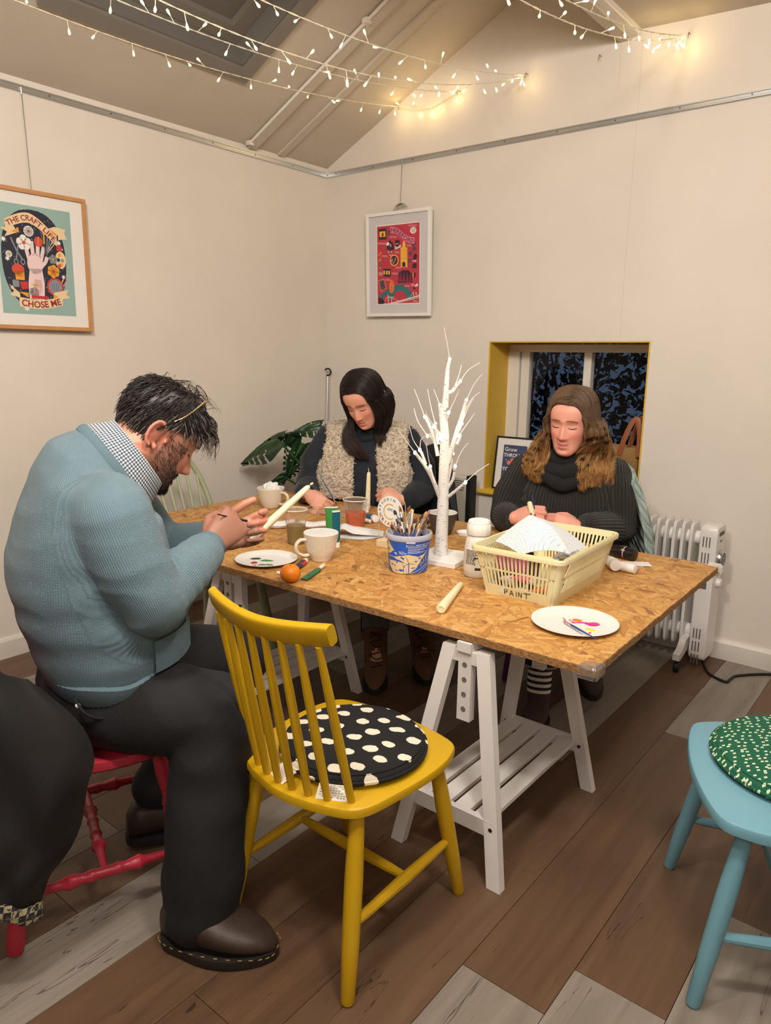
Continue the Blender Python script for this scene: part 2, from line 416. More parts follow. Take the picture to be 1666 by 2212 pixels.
# foliage outside the window, seen dark against the dusk
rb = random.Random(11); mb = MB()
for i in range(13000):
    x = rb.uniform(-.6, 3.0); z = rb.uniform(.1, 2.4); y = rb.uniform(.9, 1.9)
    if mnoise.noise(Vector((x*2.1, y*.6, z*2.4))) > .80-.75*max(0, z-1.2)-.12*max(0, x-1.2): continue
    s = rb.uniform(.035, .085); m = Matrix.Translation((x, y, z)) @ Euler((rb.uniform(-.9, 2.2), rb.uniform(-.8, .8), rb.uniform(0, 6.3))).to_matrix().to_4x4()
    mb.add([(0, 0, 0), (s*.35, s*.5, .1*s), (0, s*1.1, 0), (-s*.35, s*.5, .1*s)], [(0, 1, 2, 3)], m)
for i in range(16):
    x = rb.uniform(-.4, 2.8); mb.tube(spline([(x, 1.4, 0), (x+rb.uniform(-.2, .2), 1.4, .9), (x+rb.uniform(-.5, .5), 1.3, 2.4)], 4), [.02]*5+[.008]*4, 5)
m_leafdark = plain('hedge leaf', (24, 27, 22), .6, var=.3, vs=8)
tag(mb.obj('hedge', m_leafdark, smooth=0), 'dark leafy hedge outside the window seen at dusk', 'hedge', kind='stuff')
struct(MB().box((2.3, 3.5, -.15), (12, 6.2, .1)).obj('trim_6', m_dark, smooth=0))

# ================================================================== FURNITURE
m_white = plain('white painted pine', (228, 224, 222), .42, var=.05, vs=14)
def osb():
    t = NT('oriented strand board'); base = t.coord(); best = None; col = None
    w_ = t.noise(base, 5, 2); 
    for i in range(6):
        a = i*PI/6+.35*i; m0 = t.n('ShaderNodeMapping'); m0.inputs['Rotation'].default_value = (0, 0, a); t.l(base, m0.inputs[0])
        m = t.n('ShaderNodeMapping'); m.inputs['Scale'].default_value = (14, 58, 20); m.inputs['Location'].default_value = (i*3.1, i*1.7, 0)
        t.l(m0.outputs[0], m.inputs[0])
        d = t.n('ShaderNodeVectorMath', _operation='ADD'); t.l(m.outputs[0], d.inputs[0])
        nz = t.n('ShaderNodeTexNoise', Scale=1.4, Detail=2); t.l(m.outputs[0], nz.inputs['Vector']); 
        sc = t.n('ShaderNodeVectorMath', _operation='SCALE'); sc.inputs['Scale'].default_value = .5; t.l(nz.outputs['Color'], sc.inputs[0]); t.l(sc.outputs[0], d.inputs[1])
        vo = t.n('ShaderNodeTexVoronoi', Scale=1.0, Randomness=1.0); t.l(d.outputs[0], vo.inputs['Vector'])
        sx = t.n('ShaderNodeSeparateColor'); t.l(vo.outputs['Color'], sx.inputs[0])
        c = t.ramp(sx.outputs[1], [(0, lin((176, 122, 60))), (.3, lin((198, 146, 76))), (.7, lin((208, 157, 86))), (1, lin((216, 172, 106)))])
        c = t.mix(t.math('LESS_THAN', sx.outputs[1], .03), c, lin((146, 98, 54)))
        st = t.noise(d.outputs[0], 9, 3)           # grain inside the strand
        c = t.mix(t.math('MULTIPLY', st, .22), c, lin((150, 98, 46)))
        edge = t.math('GREATER_THAN', vo.outputs['Distance'], .60)
        c = t.mix(t.math('MULTIPLY', edge, .32), c, lin((120, 72, 34)))
        pr = sx.outputs[0]
        if best is None: best, col = pr, c
        else:
            g = t.math('GREATER_THAN', pr, best); col = t.mix(g, col, c); best = t.math('MAXIMUM', best, pr)
    fl_ = t.n('ShaderNodeMapping'); fl_.inputs['Scale'].default_value = (45, 190, 60); fl_.inputs['Rotation'].default_value = (0, 0, .5); t.l(base, fl_.inputs[0])
    dk = t.math('GREATER_THAN', t.noise(fl_.outputs[0], 1.0, 2, .5, 2.0), .70)
    col = t.mix(t.math('MULTIPLY', dk, .6), col, lin((112, 68, 34)))
    t.base(col).set(Roughness=.5); t.bump(t.math('ADD', best, t.noise(base, 300, 2)), .12, .0015); return t.m
m_osb = osb()
def osb_edge():
    t = NT('sawn board edge'); v = t.coord((1, 1, 4)); f = t.noise(v, 70, 5, .7)
    t.base(t.ramp(f, [(.3, lin((96, 62, 36))), (.5, lin((160, 114, 66))), (.72, lin((206, 166, 112)))])).set(Roughness=.8); t.bump(f, .8, .006); return t.m
m_osbe = osb_edge()
TZ = .6435; TT = .0215
table = thing('trestle_table_top', 'large OSB board table top with raw sawn edges resting on two white trestles', 'table top', (2.642, -1.912, TZ-TT))
def slab_mesh():
    x0, x1, y0, y1 = .470, 2.640, -1.912, -.792; pts = []; rr = random.Random(5)
    def side(a, b, n):
        for i in range(n):
            t = i/n; p = [lerp(a[0], b[0], t), lerp(a[1], b[1], t)]; w2 = .0016*(rr.random()-.5)*2
            d = (b[1]-a[1], -(b[0]-a[0])); l = math.hypot(*d); pts.append((p[0]+d[0]/l*w2, p[1]+d[1]/l*w2))
    c = .006
    side((x0+c, y0), (x1-c, y0), 110); side((x1, y0+c), (x1, y1-c), 60); side((x1-c, y1), (x0+c, y1), 110); side((x0, y1-c), (x0, y0+c), 60)
    return pts
pts = slab_mesh(); n = len(pts); mb = MB(); cx, cy_ = 1.555, -1.352
ins = [(x+(cx-x)*.0012, y+(cy_-y)*.002) for x, y in pts]
mb.v = [(x, y, TZ) for x, y in ins]+[(x, y, TZ-.002) for x, y in pts]+[(x, y, TZ-TT+.001) for x, y in pts]+[(x, y, TZ-TT) for x, y in ins]
mb.f = [tuple(range(n))]; mb.mi = [0]
for k in range(3):
    for i in range(n): mb.f.append((k*n+i, (k+1)*n+i, (k+1)*n+(i+1) % n, k*n+(i+1) % n)); mb.mi.append(1)
mb.f.append(tuple(range(3*n, 4*n))[::-1]); mb.mi.append(0)
mb.obj('board', [m_osb, m_osbe], table, smooth=0, world=True)
t_ = NT('clear corner guard'); t_.base((.93, .93, .93)).set(Roughness=.12, IOR=1.4); t_.b.inputs['Transmission Weight'].default_value = .9; m_clear = t_.m
for sx, sy in ((1, -1), (1, 1)):
    x, y = (2.640, -1.912 if sy < 0 else -.792); mb = MB(); P = []
    for z, g in ((TZ+.004, .0), (TZ+.006, .006), (TZ+.0, .011), (TZ-.018, .012), (TZ-TT-.006, .008), (TZ-TT-.008, -.006)):
        row = []
        for k in range(13):
            a = PI/2*k/12; ex, ey = math.cos(a), math.sin(a)
            if k == 0: px, py = (x+g*sx, y-.038*sy)
            elif k == 12: px, py = (x-.038*sx, y+g*sy)
            else: px, py = x+sx*(-.010+(.010+g)*ex**.5), y+sy*(-.010+(.010+g)*ey**.5)
            row.append((px, py, z))
        P.append(row)
    P = [[(x-.034*sx, y-.034*sy, TZ+.0025)]*13]+P
    mb.grid(P); mb.obj('corner_guard', m_clear, table, world=True)

table.rotation_euler = (0, 0, .016)

def trestle(x, y, label):
    t = thing('trestle', label, 'trestle', (x, y, 0), group=None)
    def leg(a, b, w_, d_):
        A = [(a[0]+u*w_/2, a[1]+v*d_/2, a[2]) for u, v in ((-1, -1), (1, -1), (1, 1), (-1, 1))]; B = [(b[0]+u*w_/2, b[1]+v*d_/2, b[2]) for u, v in ((-1, -1), (1, -1), (1, 1), (-1, 1))]
        return MB().add(A+B, [(3, 2, 1, 0), (4, 5, 6, 7), (0, 1, 5, 4), (1, 2, 6, 5), (2, 3, 7, 6), (3, 0, 4, 7)])
    for sy in (-1, 1):
        for sx in (-1, 1):
            o = leg((sx*.158, sy*.290, .001), (sx*.052, sy*.212, .600), .040, .026).obj('leg', m_white, t, smooth=0)
            f = .155/.6; px, py = lerp(sx*.158, sx*.052, f), lerp(sy*.290, sy*.212, f)-.0135
            MB().lathe([(.006, 0), (.006, .001), (.002, .0005)], 8, mlook((px+.0, py, .155), (0, -1, 0))).obj('bolt', m_screw, o)
        p = MB().box((0, sy*.215, .497), (.040, .024, .200)).obj('peg_post', m_white, t, smooth=0)
        for k in range(4): MB().lathe([(.0075, 0), (.0075, .0008), (.0, .0004)], 12, mlook((0, sy*.215-.0121, .43+.042*k), (0, -1, 0))).obj('peg_hole_shade', m_greyd, p, smooth=0)  # grey discs painted in for the shade inside the peg holes
        MB().box((0, sy*.272, .152), (.27, .018, .044)).obj('cross_rail', m_white, t, smooth=0)
        MB().box((0, sy*.215, .578), (.104, .022, .034)).obj('head_block', m_white, t, smooth=0)
    MB().box((0, 0, .607), (.042, .47, .026)).obj('top_bar', m_white, t, smooth=0)
    for k in range(4): MB().box((-.0945+.063*k, 0, .166), (.048, .538, .014), bev=.001).obj('slat', m_white, t, smooth=0)
    return t
trestle(2.290, -1.690, 'white adjustable trestle with slatted shelf under the right end of the table')
trestle(1.270, -1.645, 'white adjustable trestle with slatted shelf under the left end of the table behind yellow chair')

# ------------------------------------------------------------------ spindle chairs
def seat_prof(fw, rw, d):
    """outline of a shield seat: rounded rear, wider front"""
    pts = spline([(-rw*.55, -d*.97, 0), (0, -d*1.06, 0), (rw*.55, -d*.97, 0), (rw*.93, -d*.78, 0), (fw*.99, -d*.30, 0), (fw*1.04, d*.25, 0), (fw*.98, d*.66, 0), (fw*.78, d*.88, 0), (0, d*.98, 0), (-fw*.78, d*.88, 0), (-fw*.98, d*.66, 0), (-fw*1.04, d*.25, 0), (-fw*.99, -d*.30, 0), (-rw*.93, -d*.78, 0), (-rw*.55, -d*.97, 0)], 5)
    return [(p.x, p.y) for p in pts[:-1]]
def seat_mb(pts, top, th):
    mb = MB(); n = len(pts); L = [(.965, top), (.99, top-.003), (1.0, top-.009), (.995, top-th+.008), (.95, top-th), (.88, top-th)]
    mb.grid([[(x*s, y*s, z) for x, y in pts] for s, z in L], cv=True, flip=True)
    mb.f.append(tuple(range(n))); mb.f.append(tuple(range(5*n, 6*n))[::-1]); mb.mi += [0, 0]; return mb
def rod(a, b, prof, n=12):
    a, b = Vector(a), Vector(b); N = len(prof)
    return MB().tube([a.lerp(b, t) for t, r in prof], [r for t, r in prof], n)
LEGP = [(0, .013), (.015, .0155), (.3, .0195), (.65, .0205), (.9, .0175), (1, .015)]
STRP = [(0, .009), (.15, .0115), (.5, .0145), (.85, .0115), (1, .009)]
def spindle_chair(name, label, loc, rz, mat, ft=.435, fwf=.19, fwr=.19, back=True, seatw=(.208, .195, .215), th=.03):
    c = thing(name, label, 'chair', loc, rz)
    seat_mb(seat_prof(*seatw), ft, th).obj('seat', mat, c, smooth=40)
    zt = ft-th+.004; tops = {}
    for sy, w_, d in ((-1, fwr, .215), (1, fwf, .215)):
        for sx in (-1, 1):
            foot = (sx*w_, sy*d, 0.001); top = (sx*w_*.80, sy*d*.66, zt)
            rod(foot, top, LEGP).obj('leg', mat, c); tops[(sx, sy)] = (Vector(foot), Vector(top))
    mids = []
    for sx in (-1, 1):
        a = tops[(sx, -1)]; b = tops[(sx, 1)]; p = a[0].lerp(a[1], .40); q = b[0].lerp(b[1], .40)
        rod(p, q, STRP, 10).obj('stretcher', mat, c); mids.append(p.lerp(q, .52))
    rod(mids[0], mids[1], STRP, 10).obj('stretcher', mat, c)
    if back:
        N = 8
        def top_pt(t): return Vector((t*.154, -.250-.026*(1-t*t), .806+.004*t*t))
        for i in range(N):
            t = -1+2*i/(N-1); x = t*.150
            p = Vector((x, -.158-.048*(1-t*t)**.8, ft-.004)); q = top_pt(t*.96)
            rod(p, q, [(0, .0085), (.4, .0105), (.72, .0095), (1, .007)], 10).obj('spindle', mat, c)
        mb = MB(); P = []; NN = 25
        for i in range(NN):
            t = -1+2*i/(NN-1); s = t*1.13; p = top_pt(s); p.z = .822+.012*abs(s)**1.5
            h = .0245*(1-.10*abs(t)**6); dth = .0115; tilt = Vector((0, -.32, 1)).normalized(); out = Vector((0, -1, -.32)).normalized()
            sec = []
            for k in range(16):
                a = 2*PI*k/16; u = math.copysign(abs(math.cos(a))**.45, math.cos(a)); v = math.copysign(abs(math.sin(a))**.6, math.sin(a))
                sec.append(p+out*u*dth+tilt*v*h)
            P.append(sec)
        mb.grid(P, cv=True); mb.f += [tuple(range(16)), tuple(range((NN-1)*16, NN*16))[::-1]]; mb.mi += [0, 0]
        mb.obj('top_rail', mat, c, smooth=50)
    return c
def cushion(name, label, loc, rz, R, h, mat, cat='cushion', pipe=True):
    c = thing(name, label, cat, loc, rz)
    prof = [(0, 0), (R*.9, 0), (R*.985, h*.18), (R, h*.42), (R*.985, h*.66), (R*.93, h*.86), (R*.80, h*.97), (R*.4, h*1.06), (0, h*1.08)]
    MB().lathe(prof, 56).obj('pad', mat, c, smooth=180)
    MB().tube([(R*1.0*math.cos(a), R*1.0*math.sin(a), h*.42) for a in [2*PI*i/64 for i in range(64)]], .0045, 6, closed=True).obj('piping', mat, c)
    MB().tube([(R*.93*math.cos(a), R*.93*math.sin(a), h*.84) for a in [2*PI*i/64 for i in range(64)]], .0035, 6, closed=True).obj('piping', mat, c)
    return c
m_yel = plain('yellow chair paint', (205, 163, 18), .38, var=.04, vs=10, bump=.03, bs=60)
m_blu = plain('pale blue chair paint', (118, 170, 190), .35, var=.04, vs=10)
m_red = plain('red chair paint', (182, 44, 64), .35, var=.06, vs=12)
m_sage = plain('sage chair paint', (158, 166, 138), .45, var=.05, vs=10)
m_pur = plain('purple chair paint', (92, 44, 110), .4, var=.05)
m_navy = plain('navy chair paint', (24, 34, 52), .4, var=.05)
def dots(name, bg, fg, scale, r, mode, jit=.5, warp=.0):
    t = NT(name); v = t.coord((1, 1, 0))
    if mode == 'square':
        mp = t.n('ShaderNodeMapping'); mp.inputs['Rotation'].default_value = (0, 0, .5); mp.inputs['Scale'].default_value = (scale, scale*1.5, 0); t.l(v, mp.inputs[0])
        vo = t.n('ShaderNodeTexVoronoi', Scale=1.0, Randomness=jit, _distance='CHEBYCHEV', _voronoi_dimensions='2D'); t.l(mp.outputs[0], vo.inputs['Vector'])
    else:
        nz = t.n('ShaderNodeTexNoise', Scale=26, Detail=3); t.l(v, nz.inputs['Vector']); sc = t.n('ShaderNodeVectorMath', _operation='SCALE'); sc.inputs['Scale'].default_value = warp; t.l(nz.outputs['Color'], sc.inputs[0])
        ad = t.n('ShaderNodeVectorMath', _operation='ADD'); t.l(v, ad.inputs[0]); t.l(sc.outputs[0], ad.inputs[1])
        mp = t.n('ShaderNodeMapping'); mp.inputs['Scale'].default_value = (scale, scale*1.35, 0); mp.inputs['Rotation'].default_value = (0, 0, .7); t.l(ad.outputs[0], mp.inputs[0])
        vo = t.n('ShaderNodeTexVoronoi', Scale=1.0, Randomness=jit, _voronoi_dimensions='2D'); t.l(mp.outputs[0], vo.inputs['Vector'])
    t.base(t.mix(t.math('LESS_THAN', vo.outputs['Distance'], r), lin(bg), lin(fg))).set(Roughness=.85)
    t.bump(t.noise(v, 700, 2), .2, .002); return t.m
m_polka = dots('black polka fabric', (14, 14, 17), (226, 218, 200), 15, .26, 'round', .25, .022)
m_green = dots('green dash fabric', (16, 92, 66), (214, 226, 196), 50, .19, 'square', .75)
yc = spindle_chair('spindle_chair', 'yellow painted wooden spindle back chair in the foreground with polka dot cushion on its seat', (2.19, -2.265, 0), 0, m_yel)
MB().box((-.05, -.2735, .851), (.008, .002, .004), rot=(0, 0, 0)).obj('paint_chip', m_dark, yc, smooth=0)
cq = cushion('seat_cushion', 'round black cushion with white brushed polka dots on the yellow chair', (2.205, -2.262, .4365), .3, .172, .034, m_polka)
m_paper = plain('label paper', (226, 222, 212), .7)
def fabric_label(a, w_, l_, lines):
    mb = MB(); d = Vector((math.cos(a), math.sin(a), 0)); s = Vector((-d.y, d.x, 0)); P = []
    for k in range(5):
        t = k/4; p = d*(.166+l_*t)+Vector((0, 0, .012-.0095*t+.004*math.sin(t*5)))
        P.append([p-s*w_/2, p+s*w_/2])
    mb.grid(P); o = mb.obj('care_label', m_paper, cq)
    if lines:
        m2 = MB()
        for k in range(6):
            t = .35+.1*k; p = d*(.166+l_*t)+Vector((0, 0, .0135-.0095*t+.004*math.sin(t*5)))
            for i in range(9):
                if (i*7+k*3) % 5 == 0: continue
                q = p+s*(-w_*.42+w_*.095*i); m2.add([q, q+s*w_*.07, q+s*w_*.07+d*.0012, q+d*.0012], [(0, 1, 2, 3)])
        m2.obj('print', m_dark, o, smooth=0)
fabric_label(-2.1, .055, .045, False); fabric_label(-1.38, .07, .045, True)
spindle_chair('spindle_chair', 'pale blue painted wooden chair with round green cushion at right edge beside the table', (3.056, -1.72, 0), math.radians(114), m_blu, fwf=.225, fwr=.20, seatw=(.235, .21, .235), ft=.440, th=.034)
cushion('seat_cushion', 'round dark green cushion with pale dashes on the blue chair', (3.064, -1.668, .4415), 1.1, .208, .034, m_green)

# sage Windsor hoop-back chair at the far left end of the table
def windsor(name, label, loc, rz, mat):
    c = thing(name, label, 'chair', loc, rz)
    seat_mb(seat_prof(.20, .18, .20), .415, .032).obj('seat', mat, c, smooth=40)
    for sy in (-1, 1):
        for sx in (-1, 1): rod((sx*.185, sy*.19, .001), (sx*.14, sy*.13, .39), LEGP).obj('leg', mat, c)
    def hoop(t):      # t 0..1 around the hoop
        a = PI*t; x = -.185*math.copysign(abs(math.cos(a))**.75, math.cos(a)); z = .40+.49*math.sin(a)**.62
        return Vector((x, -.165-.16*(z-.40)/.49, z))
    MB().tube([hoop(i/40) for i in range(41)], .013, 10).obj('hoop', mat, c)
    for i in range(6):
        x = -.125+.05*i; t = math.acos(max(-1, min(1, -math.copysign(abs(x*1.14/.185)**(1/.75), x))))/PI
        rod((x*.8, -.155, .41), hoop(t), [(0, .0065), (.4, .0085), (1, .006)], 8).obj('spindle', mat, c)
    return c
windsor('windsor_chair', 'sage green hoop back wooden chair tucked under the left end of the table', (.655, -1.452, 0), -PI/2, m_sage)
cushion('seat_cushion', 'round green spotted cushion on the sage green chair', (.69, -1.47, .4155), .4, .175, .03, m_green)

# red turned chair under the man
def turned(a, b, r0, n=12, beads=((.28, 1.35), (.36, .85), (.42, 1.25))):
    a, b = Vector(a), Vector(b); pr = []
    for i in range(61):
        t = i/60; r = r0*(.72+.30*math.sin(PI*t)**1.2)
        for tb, k in beads:
            for q in (tb, 1-tb): r += r0*(k-1)*math.exp(-((t-q)/.018)**2)
        for q in (.31, .69): r += r0*.28*math.exp(-((t-q)/.05)**2)
        pr.append((t, r))
    return rod(a, b, pr, n)
def turned_leg(a, b, r0, n=14):
    pts = [(0, .95), (.05, 1.1), (.16, 1.12), (.24, .8), (.28, .78), (.30, 1.02), (.32, 1.16), (.335, 1.0), (.35, 1.12), (.5, 1.32), (.62, 1.22), (.635, 1.05), (.65, 1.2), (.67, 1.05), (.70, .85), (.85, 1.05), (1, .85)]
    return rod(a, b, [(t, r*r0) for t, r in pts], n)
RA = math.radians(-22.7)
rc = thing('turned_chair', 'red painted wooden chair with turned legs under the seated man', 'chair', (1.594, -2.596, 0), RA)
seat_mb(seat_prof(.205, .20, .20), .428, .032).obj('seat', m_red, rc, smooth=40)
F = {}
for sy in (-1, 1):
    for sx in (-1, 1):
        a, b = Vector((sx*.205, sy*.205, .001)), Vector((sx*.15, sy*.145, .39)); F[(sx, sy)] = (a, b)
        turned_leg(a, b, .0185).obj('leg', m_red, rc)
md = []
for sx in (-1, 1):
    p = F[(sx, -1)][0].lerp(F[(sx, -1)][1], .32); q = F[(sx, 1)][0].lerp(F[(sx, 1)][1], .32); turned(p, q, .0125).obj('stretcher', m_red, rc); md.append(p.lerp(q, .5))
turned(md[0], md[1], .0125).obj('stretcher', m_red, rc)
for sx in (-1, 1): turned((sx*.165, -.17, .40), (sx*.18, -.25, .80), .015).obj('back_post', m_red, rc)
for i in range(5): rod((-.10+.05*i, -.17, .41), (-.11+.055*i, -.245, .74), STRP, 8).obj('spindle', m_red, rc)
mb = MB(); P = []
for i in range(17):
    t = -1+2*i/16; c = Vector((t*.19, -.235-.03*(1-t*t), .775)); P.append([c+Vector((0, u, v)) for u, v in ((-.011, -.035), (.011, -.035), (.011, .035), (-.011, .035))])
mb.grid(P, cv=True); mb.f += [(0, 1, 2, 3), (64, 65, 66, 67)[::-1]]; mb.mi += [0, 0]; mb.obj('top_rail', m_red, rc, smooth=30)

# purple chair and navy chair behind the table
spindle_chair('spindle_chair', 'purple painted wooden chair under the woman in the black ribbed jumper', (1.955, -.60, 0), math.radians(198), m_pur, ft=.40)
nv = thing('dining_chair', 'dark navy square legged chair under the woman in the fleece gilet', 'chair', (1.045, -.57, 0), math.radians(213))
MB().box((0, 0, .395), (.38, .38, .03), bev=.006).obj('seat', m_navy, nv, smooth=0)
for sx in (-1, 1):
    MB().box((sx*.165, .165, .19), (.034, .034, .38)).obj('leg', m_navy, nv, smooth=0)
    MB().box((sx*.165, -.175, .40), (.034, .034, .80)).obj('leg', m_navy, nv, smooth=0)
    MB().box((sx*.165, 0, .15), (.02, .31, .026)).obj('stretcher', m_navy, nv, smooth=0)
MB().box((0, -.18, .75), (.36, .022, .10), bev=.004).obj('top_rail', m_navy, nv, smooth=0)
MB().box((0, .165, .34), (.30, .02, .05)).obj('apron', m_navy, nv, smooth=0)

# ------------------------------------------------------------------ oil-filled radiator by the wall
m_rad = plain('white enamel', (226, 222, 220), .3); m_radd = plain('vent shadow', (96, 92, 92), .7)
m_chrome = plain('chrome', (200, 200, 202), .22, .95); m_knob = plain('dark dial', (40, 38, 38), .3)
ra = thing('oil_radiator', 'white oil filled radiator with fins and dial standing by the wall', 'heater', (2.30, -.15, 0))
def fin():
    mb = MB(); P = []; out = []
    for i in range(44):
        a = 2*PI*i/44; c, s = math.cos(a), math.sin(a)
        out.append((.066*math.copysign(abs(c)**.35, c), .285*math.copysign(abs(s)**.22, s)))
    rings = [(1.0, -.0020), (1.0, .0020), (.93, .0020), (.90, .006), (.55, .0095), (.45, .0095), (.0, .0095)]
    L = [(k, t) for k, t in rings]; L2 = [(.0, -.0095), (.45, -.0095), (.55, -.0095), (.90, -.006), (.93, -.0020)]
    P = [[(t, y*(1-(1-k)*.9), z*(1-(1-k)*.20) if k > 0 else 0) for y, z in out] for k, t in L2+L]
    mb.grid(P, cv=True); return mb
FX0 = 2.063
for i in range(9):
    o = fin().obj('fin', m_rad, None); o.parent = ra; o.location = (FX0+.0365*i-2.30, 0, .372)
for z in (.155, .585): MB().tube([(FX0-2.30, 0, z), (2.40-2.30, 0, z)], .030, 16).obj('oil_pipe', m_rad, ra)
bx = MB(); c0 = Vector((2.432-2.30, 0, 0)); P = []
for x, k in ((-.034, .985), (-.028, 1.0), (.028, 1.0), (.034, .975)):
    row = []
    for i in range(40):
        a = 2*PI*i/40; c, s = math.cos(a), math.sin(a); row.append((c0.x+x, .070*k*math.copysign(abs(c)**.22, c), .35+.305*k*math.copysign(abs(s)**.14, s)))
    P.append(row)
bx.grid(P, cv=True, flip=True); bx.f += [tuple(range(40)), tuple(range(120, 160))[::-1]]; bx.mi += [0, 0]
body = bx.obj('control_box', m_rad, ra, smooth=35)
for bz in (.585, .515, .17, .11, .05+.0):
    for k in range(3): MB().box((2.425-2.30-.013+.013*k, -.0705, bz), (.0045, .002, .045)).obj('vent_slot', m_radd, body, smooth=0)
dl = MB().lathe([(.0, 0), (.040, 0), (.041, .006), (.036, .016), (.030, .018), (.0, .018)], 32, mlook((2.466-2.30, .0, .505), (1, 0, 0))).obj('dial_ring', m_chrome, ra, smooth=40)
MB().lathe([(0, 0), (.0285, 0), (.0285, .003), (0, .003)], 28, mlook((2.466-2.30+.0165, .0, .505), (1, 0, 0))).obj('dial_face', m_knob, dl)
for y, z in ((.012, .522), (-.012, .515), (0, .49)): MB().sphere((2.466-2.30+.020, y, z), .0018, 8, 6).obj('indicator', m_rad, dl)
MB().lathe([(0, 0), (.021, 0), (.020, .018), (.016, .021), (0, .021)], 24, mlook((2.466-2.30, .0, .395), (1, 0, 0))).obj('knob', m_rad, ra, smooth=40)
MB().box((2.466-2.30, .0, .617), (.004, .075, .018), bev=.0019).obj('handle_slot', m_radd, ra, smooth=0)
MB().box((2.466-2.30, -.0, .585), (.002, .03, .008)).obj('badge', m_knob, ra, smooth=0)
MB().box((2.425-2.30, -.0705, .392), (.036, .002, .03)).obj('rating_plate', m_radd, body, smooth=0)
for k in range(2): MB().box((2.427-2.30+.008*k, -.0707, .478), (.0025, .002, .010)).obj('print', plain('red print', (170, 60, 50), .5), body, smooth=0)
for x in (FX0+.01, 2.375):
    f = MB(); f.grid([[(x-2.30+u, y, z) for u in (-.014, .014)] for y, z in ((-.172, .062), (-.168, .088), (-.145, .094), (-.120, .105), (-.09, .135), (-.02, .14), (-.02, .09), (-.10, .07), (-.15, .058), (-.172, .062))])
    for u, fl2 in ((-.014, 0), (.014, 1)):
        ring_ = [(x-2.30+u, y, z) for y, z in ((-.172, .062), (-.168, .088), (-.145, .094), (-.120, .105), (-.09, .135), (-.02, .14), (-.02, .09), (-.10, .07), (-.15, .058))]
        f.add(ring_, [tuple(range(9))[::(-1 if fl2 else 1)]])
    fo = f.obj('foot', m_rad, ra, smooth=30)
    f2 = MB().box((x-2.30, .09, .085), (.028, .10, .03)).obj('foot', m_rad, ra, smooth=0)
    for y in (-.148, .10): MB().lathe([(.0, -.012), (.018, -.012), (.0235, -.006), (.0235, .006), (.018, .012), (0, .012)], 20, mlook((x-2.30, y, .0245), (1, .2, 0))).obj('castor', m_black, fo if y < 0 else f2, smooth=40)
tag(MB().tube(spline([(2.432, -.145, .05), (2.452, -.155, .012), (2.50, -.235, .006), (2.575, -.275, .006), (2.585, -.235, .007), (2.60, -.175, .006), (2.70, -.07, .006), (2.80, -.035, .006), (3.2, -.03, .006)], 8), .006, 8).obj('power_cord', m_black), 'black power cord trailing from the white radiator along the wall', 'cord')
# small panel heater behind the table, under the window edge
ph = thing('panel_heater', 'cream panel heater with black end cap against the wall left of the window', 'heater', (1.02, -.09, 0))
m_cream = plain('cream enamel', (206, 200, 186), .4)
MB().box((0, 0, .58), (.26, .07, .26), bev=.008).obj('case', m_cream, ph, smooth=0)
for k in range(5): MB().box((.02, -.036, .685-.012*k), (.18, .002, .004)).obj('vent_slot', m_radd, ph, smooth=0)
MB().box((.147, -.02, .57), (.032, .06, .30), bev=.004).obj('end_cap', m_black, ph, smooth=0)
for x in (-.1, .1): MB().box((x, 0, .225), (.03, .16, .45), bev=.004).obj('leg', m_black, ph, smooth=0)
# ================================================================== THINGS ON THE TABLE
T = TZ
m_mug = plain('cream stoneware', (222, 212, 196), .4, var=.03); m_mugin = plain('white glaze', (236, 236, 234), .2)
m_mugdark = plain('charcoal stoneware', (74, 66, 64), .5); m_coffee = plain('coffee froth', (196, 168, 140), .5)
m_tissue = plain('white tissue', (238, 236, 234), .8)
def mug(name, label, loc, rb, rt, h, mout, ribs=0, handle=None, dark=False):
    t = thing(name, label, 'mug', loc)
    prof = [(rb*.8, 0), (rb*.96, .002), (rb, .008)]
    for i in range(1, 9):
        k = i/8; prof.append((lerp(rb, rt, k**.62), .008+(h-.008)*k))
    N = 96 if ribs else 40; mb = MB(); P = []
    for r, z in prof:
        row = []
        for j in range(N):
            a = 2*PI*j/N; rr = r+(.0007*(1 if j % 2 else -1) if (ribs and .02 < z < h-.006) else 0); row.append((rr*math.cos(a), rr*math.sin(a), z))
        P.append(row)
    mb.grid(P, cv=True); mb.f.append(tuple(range(N))[::-1]); mb.mi.append(0)
    mb.obj('cup_wall', mout, t, smooth=30 if ribs else 60)
    inn = [(rt, h), (rt-.0015, h+.0015), (rt-.0045, h-.001)]+[(lerp(rb, rt, k**.62)-.005, .012+(h-.012)*k) for k in (.8, .6, .4, .2, .0)]+[(0, .011)]
    MB().lathe(inn, N).obj('glazed_inside', m_mugin, t, smooth=60)
    if handle is not None:
        c, s = math.cos(handle), math.sin(handle)
        hp = spline([(rt*.95, 0, h*.80), (rt+.018, 0, h*.80), (rt+.033, 0, h*.62), (rt+.027, 0, h*.38), (rt+.006, 0, h*.24), (lerp(rb, rt, .45), 0, h*.235)], 6)
        MB().tube([(x*c, x*s, z) for x, _, z in hp], [.0085]*len(hp), 10, flat=.7).obj('handle', mout, t)
    return t
mug('mug', 'cream ribbed mug with white inside standing behind the mandarin', (1.522, -1.658, T), .036, .0614, .099, m_mug, ribs=1, handle=math.radians(-112))
mg2 = mug('mug', 'plain cream mug with crumpled tissue inside at the far left of the table', (.725, -1.163, T), .040, .065, .094, m_mug, handle=math.radians(10))
mg3 = mug('mug', 'charcoal mug with drink standing behind the lit birch tree', (1.625, -1.058, T), .037, .060, .090, m_mugdark, handle=math.radians(-165))
MB().lathe([(0, .078), (.052, .078), (.052, .0785), (0, .079)], 28).obj('drink', m_coffee, mg3)
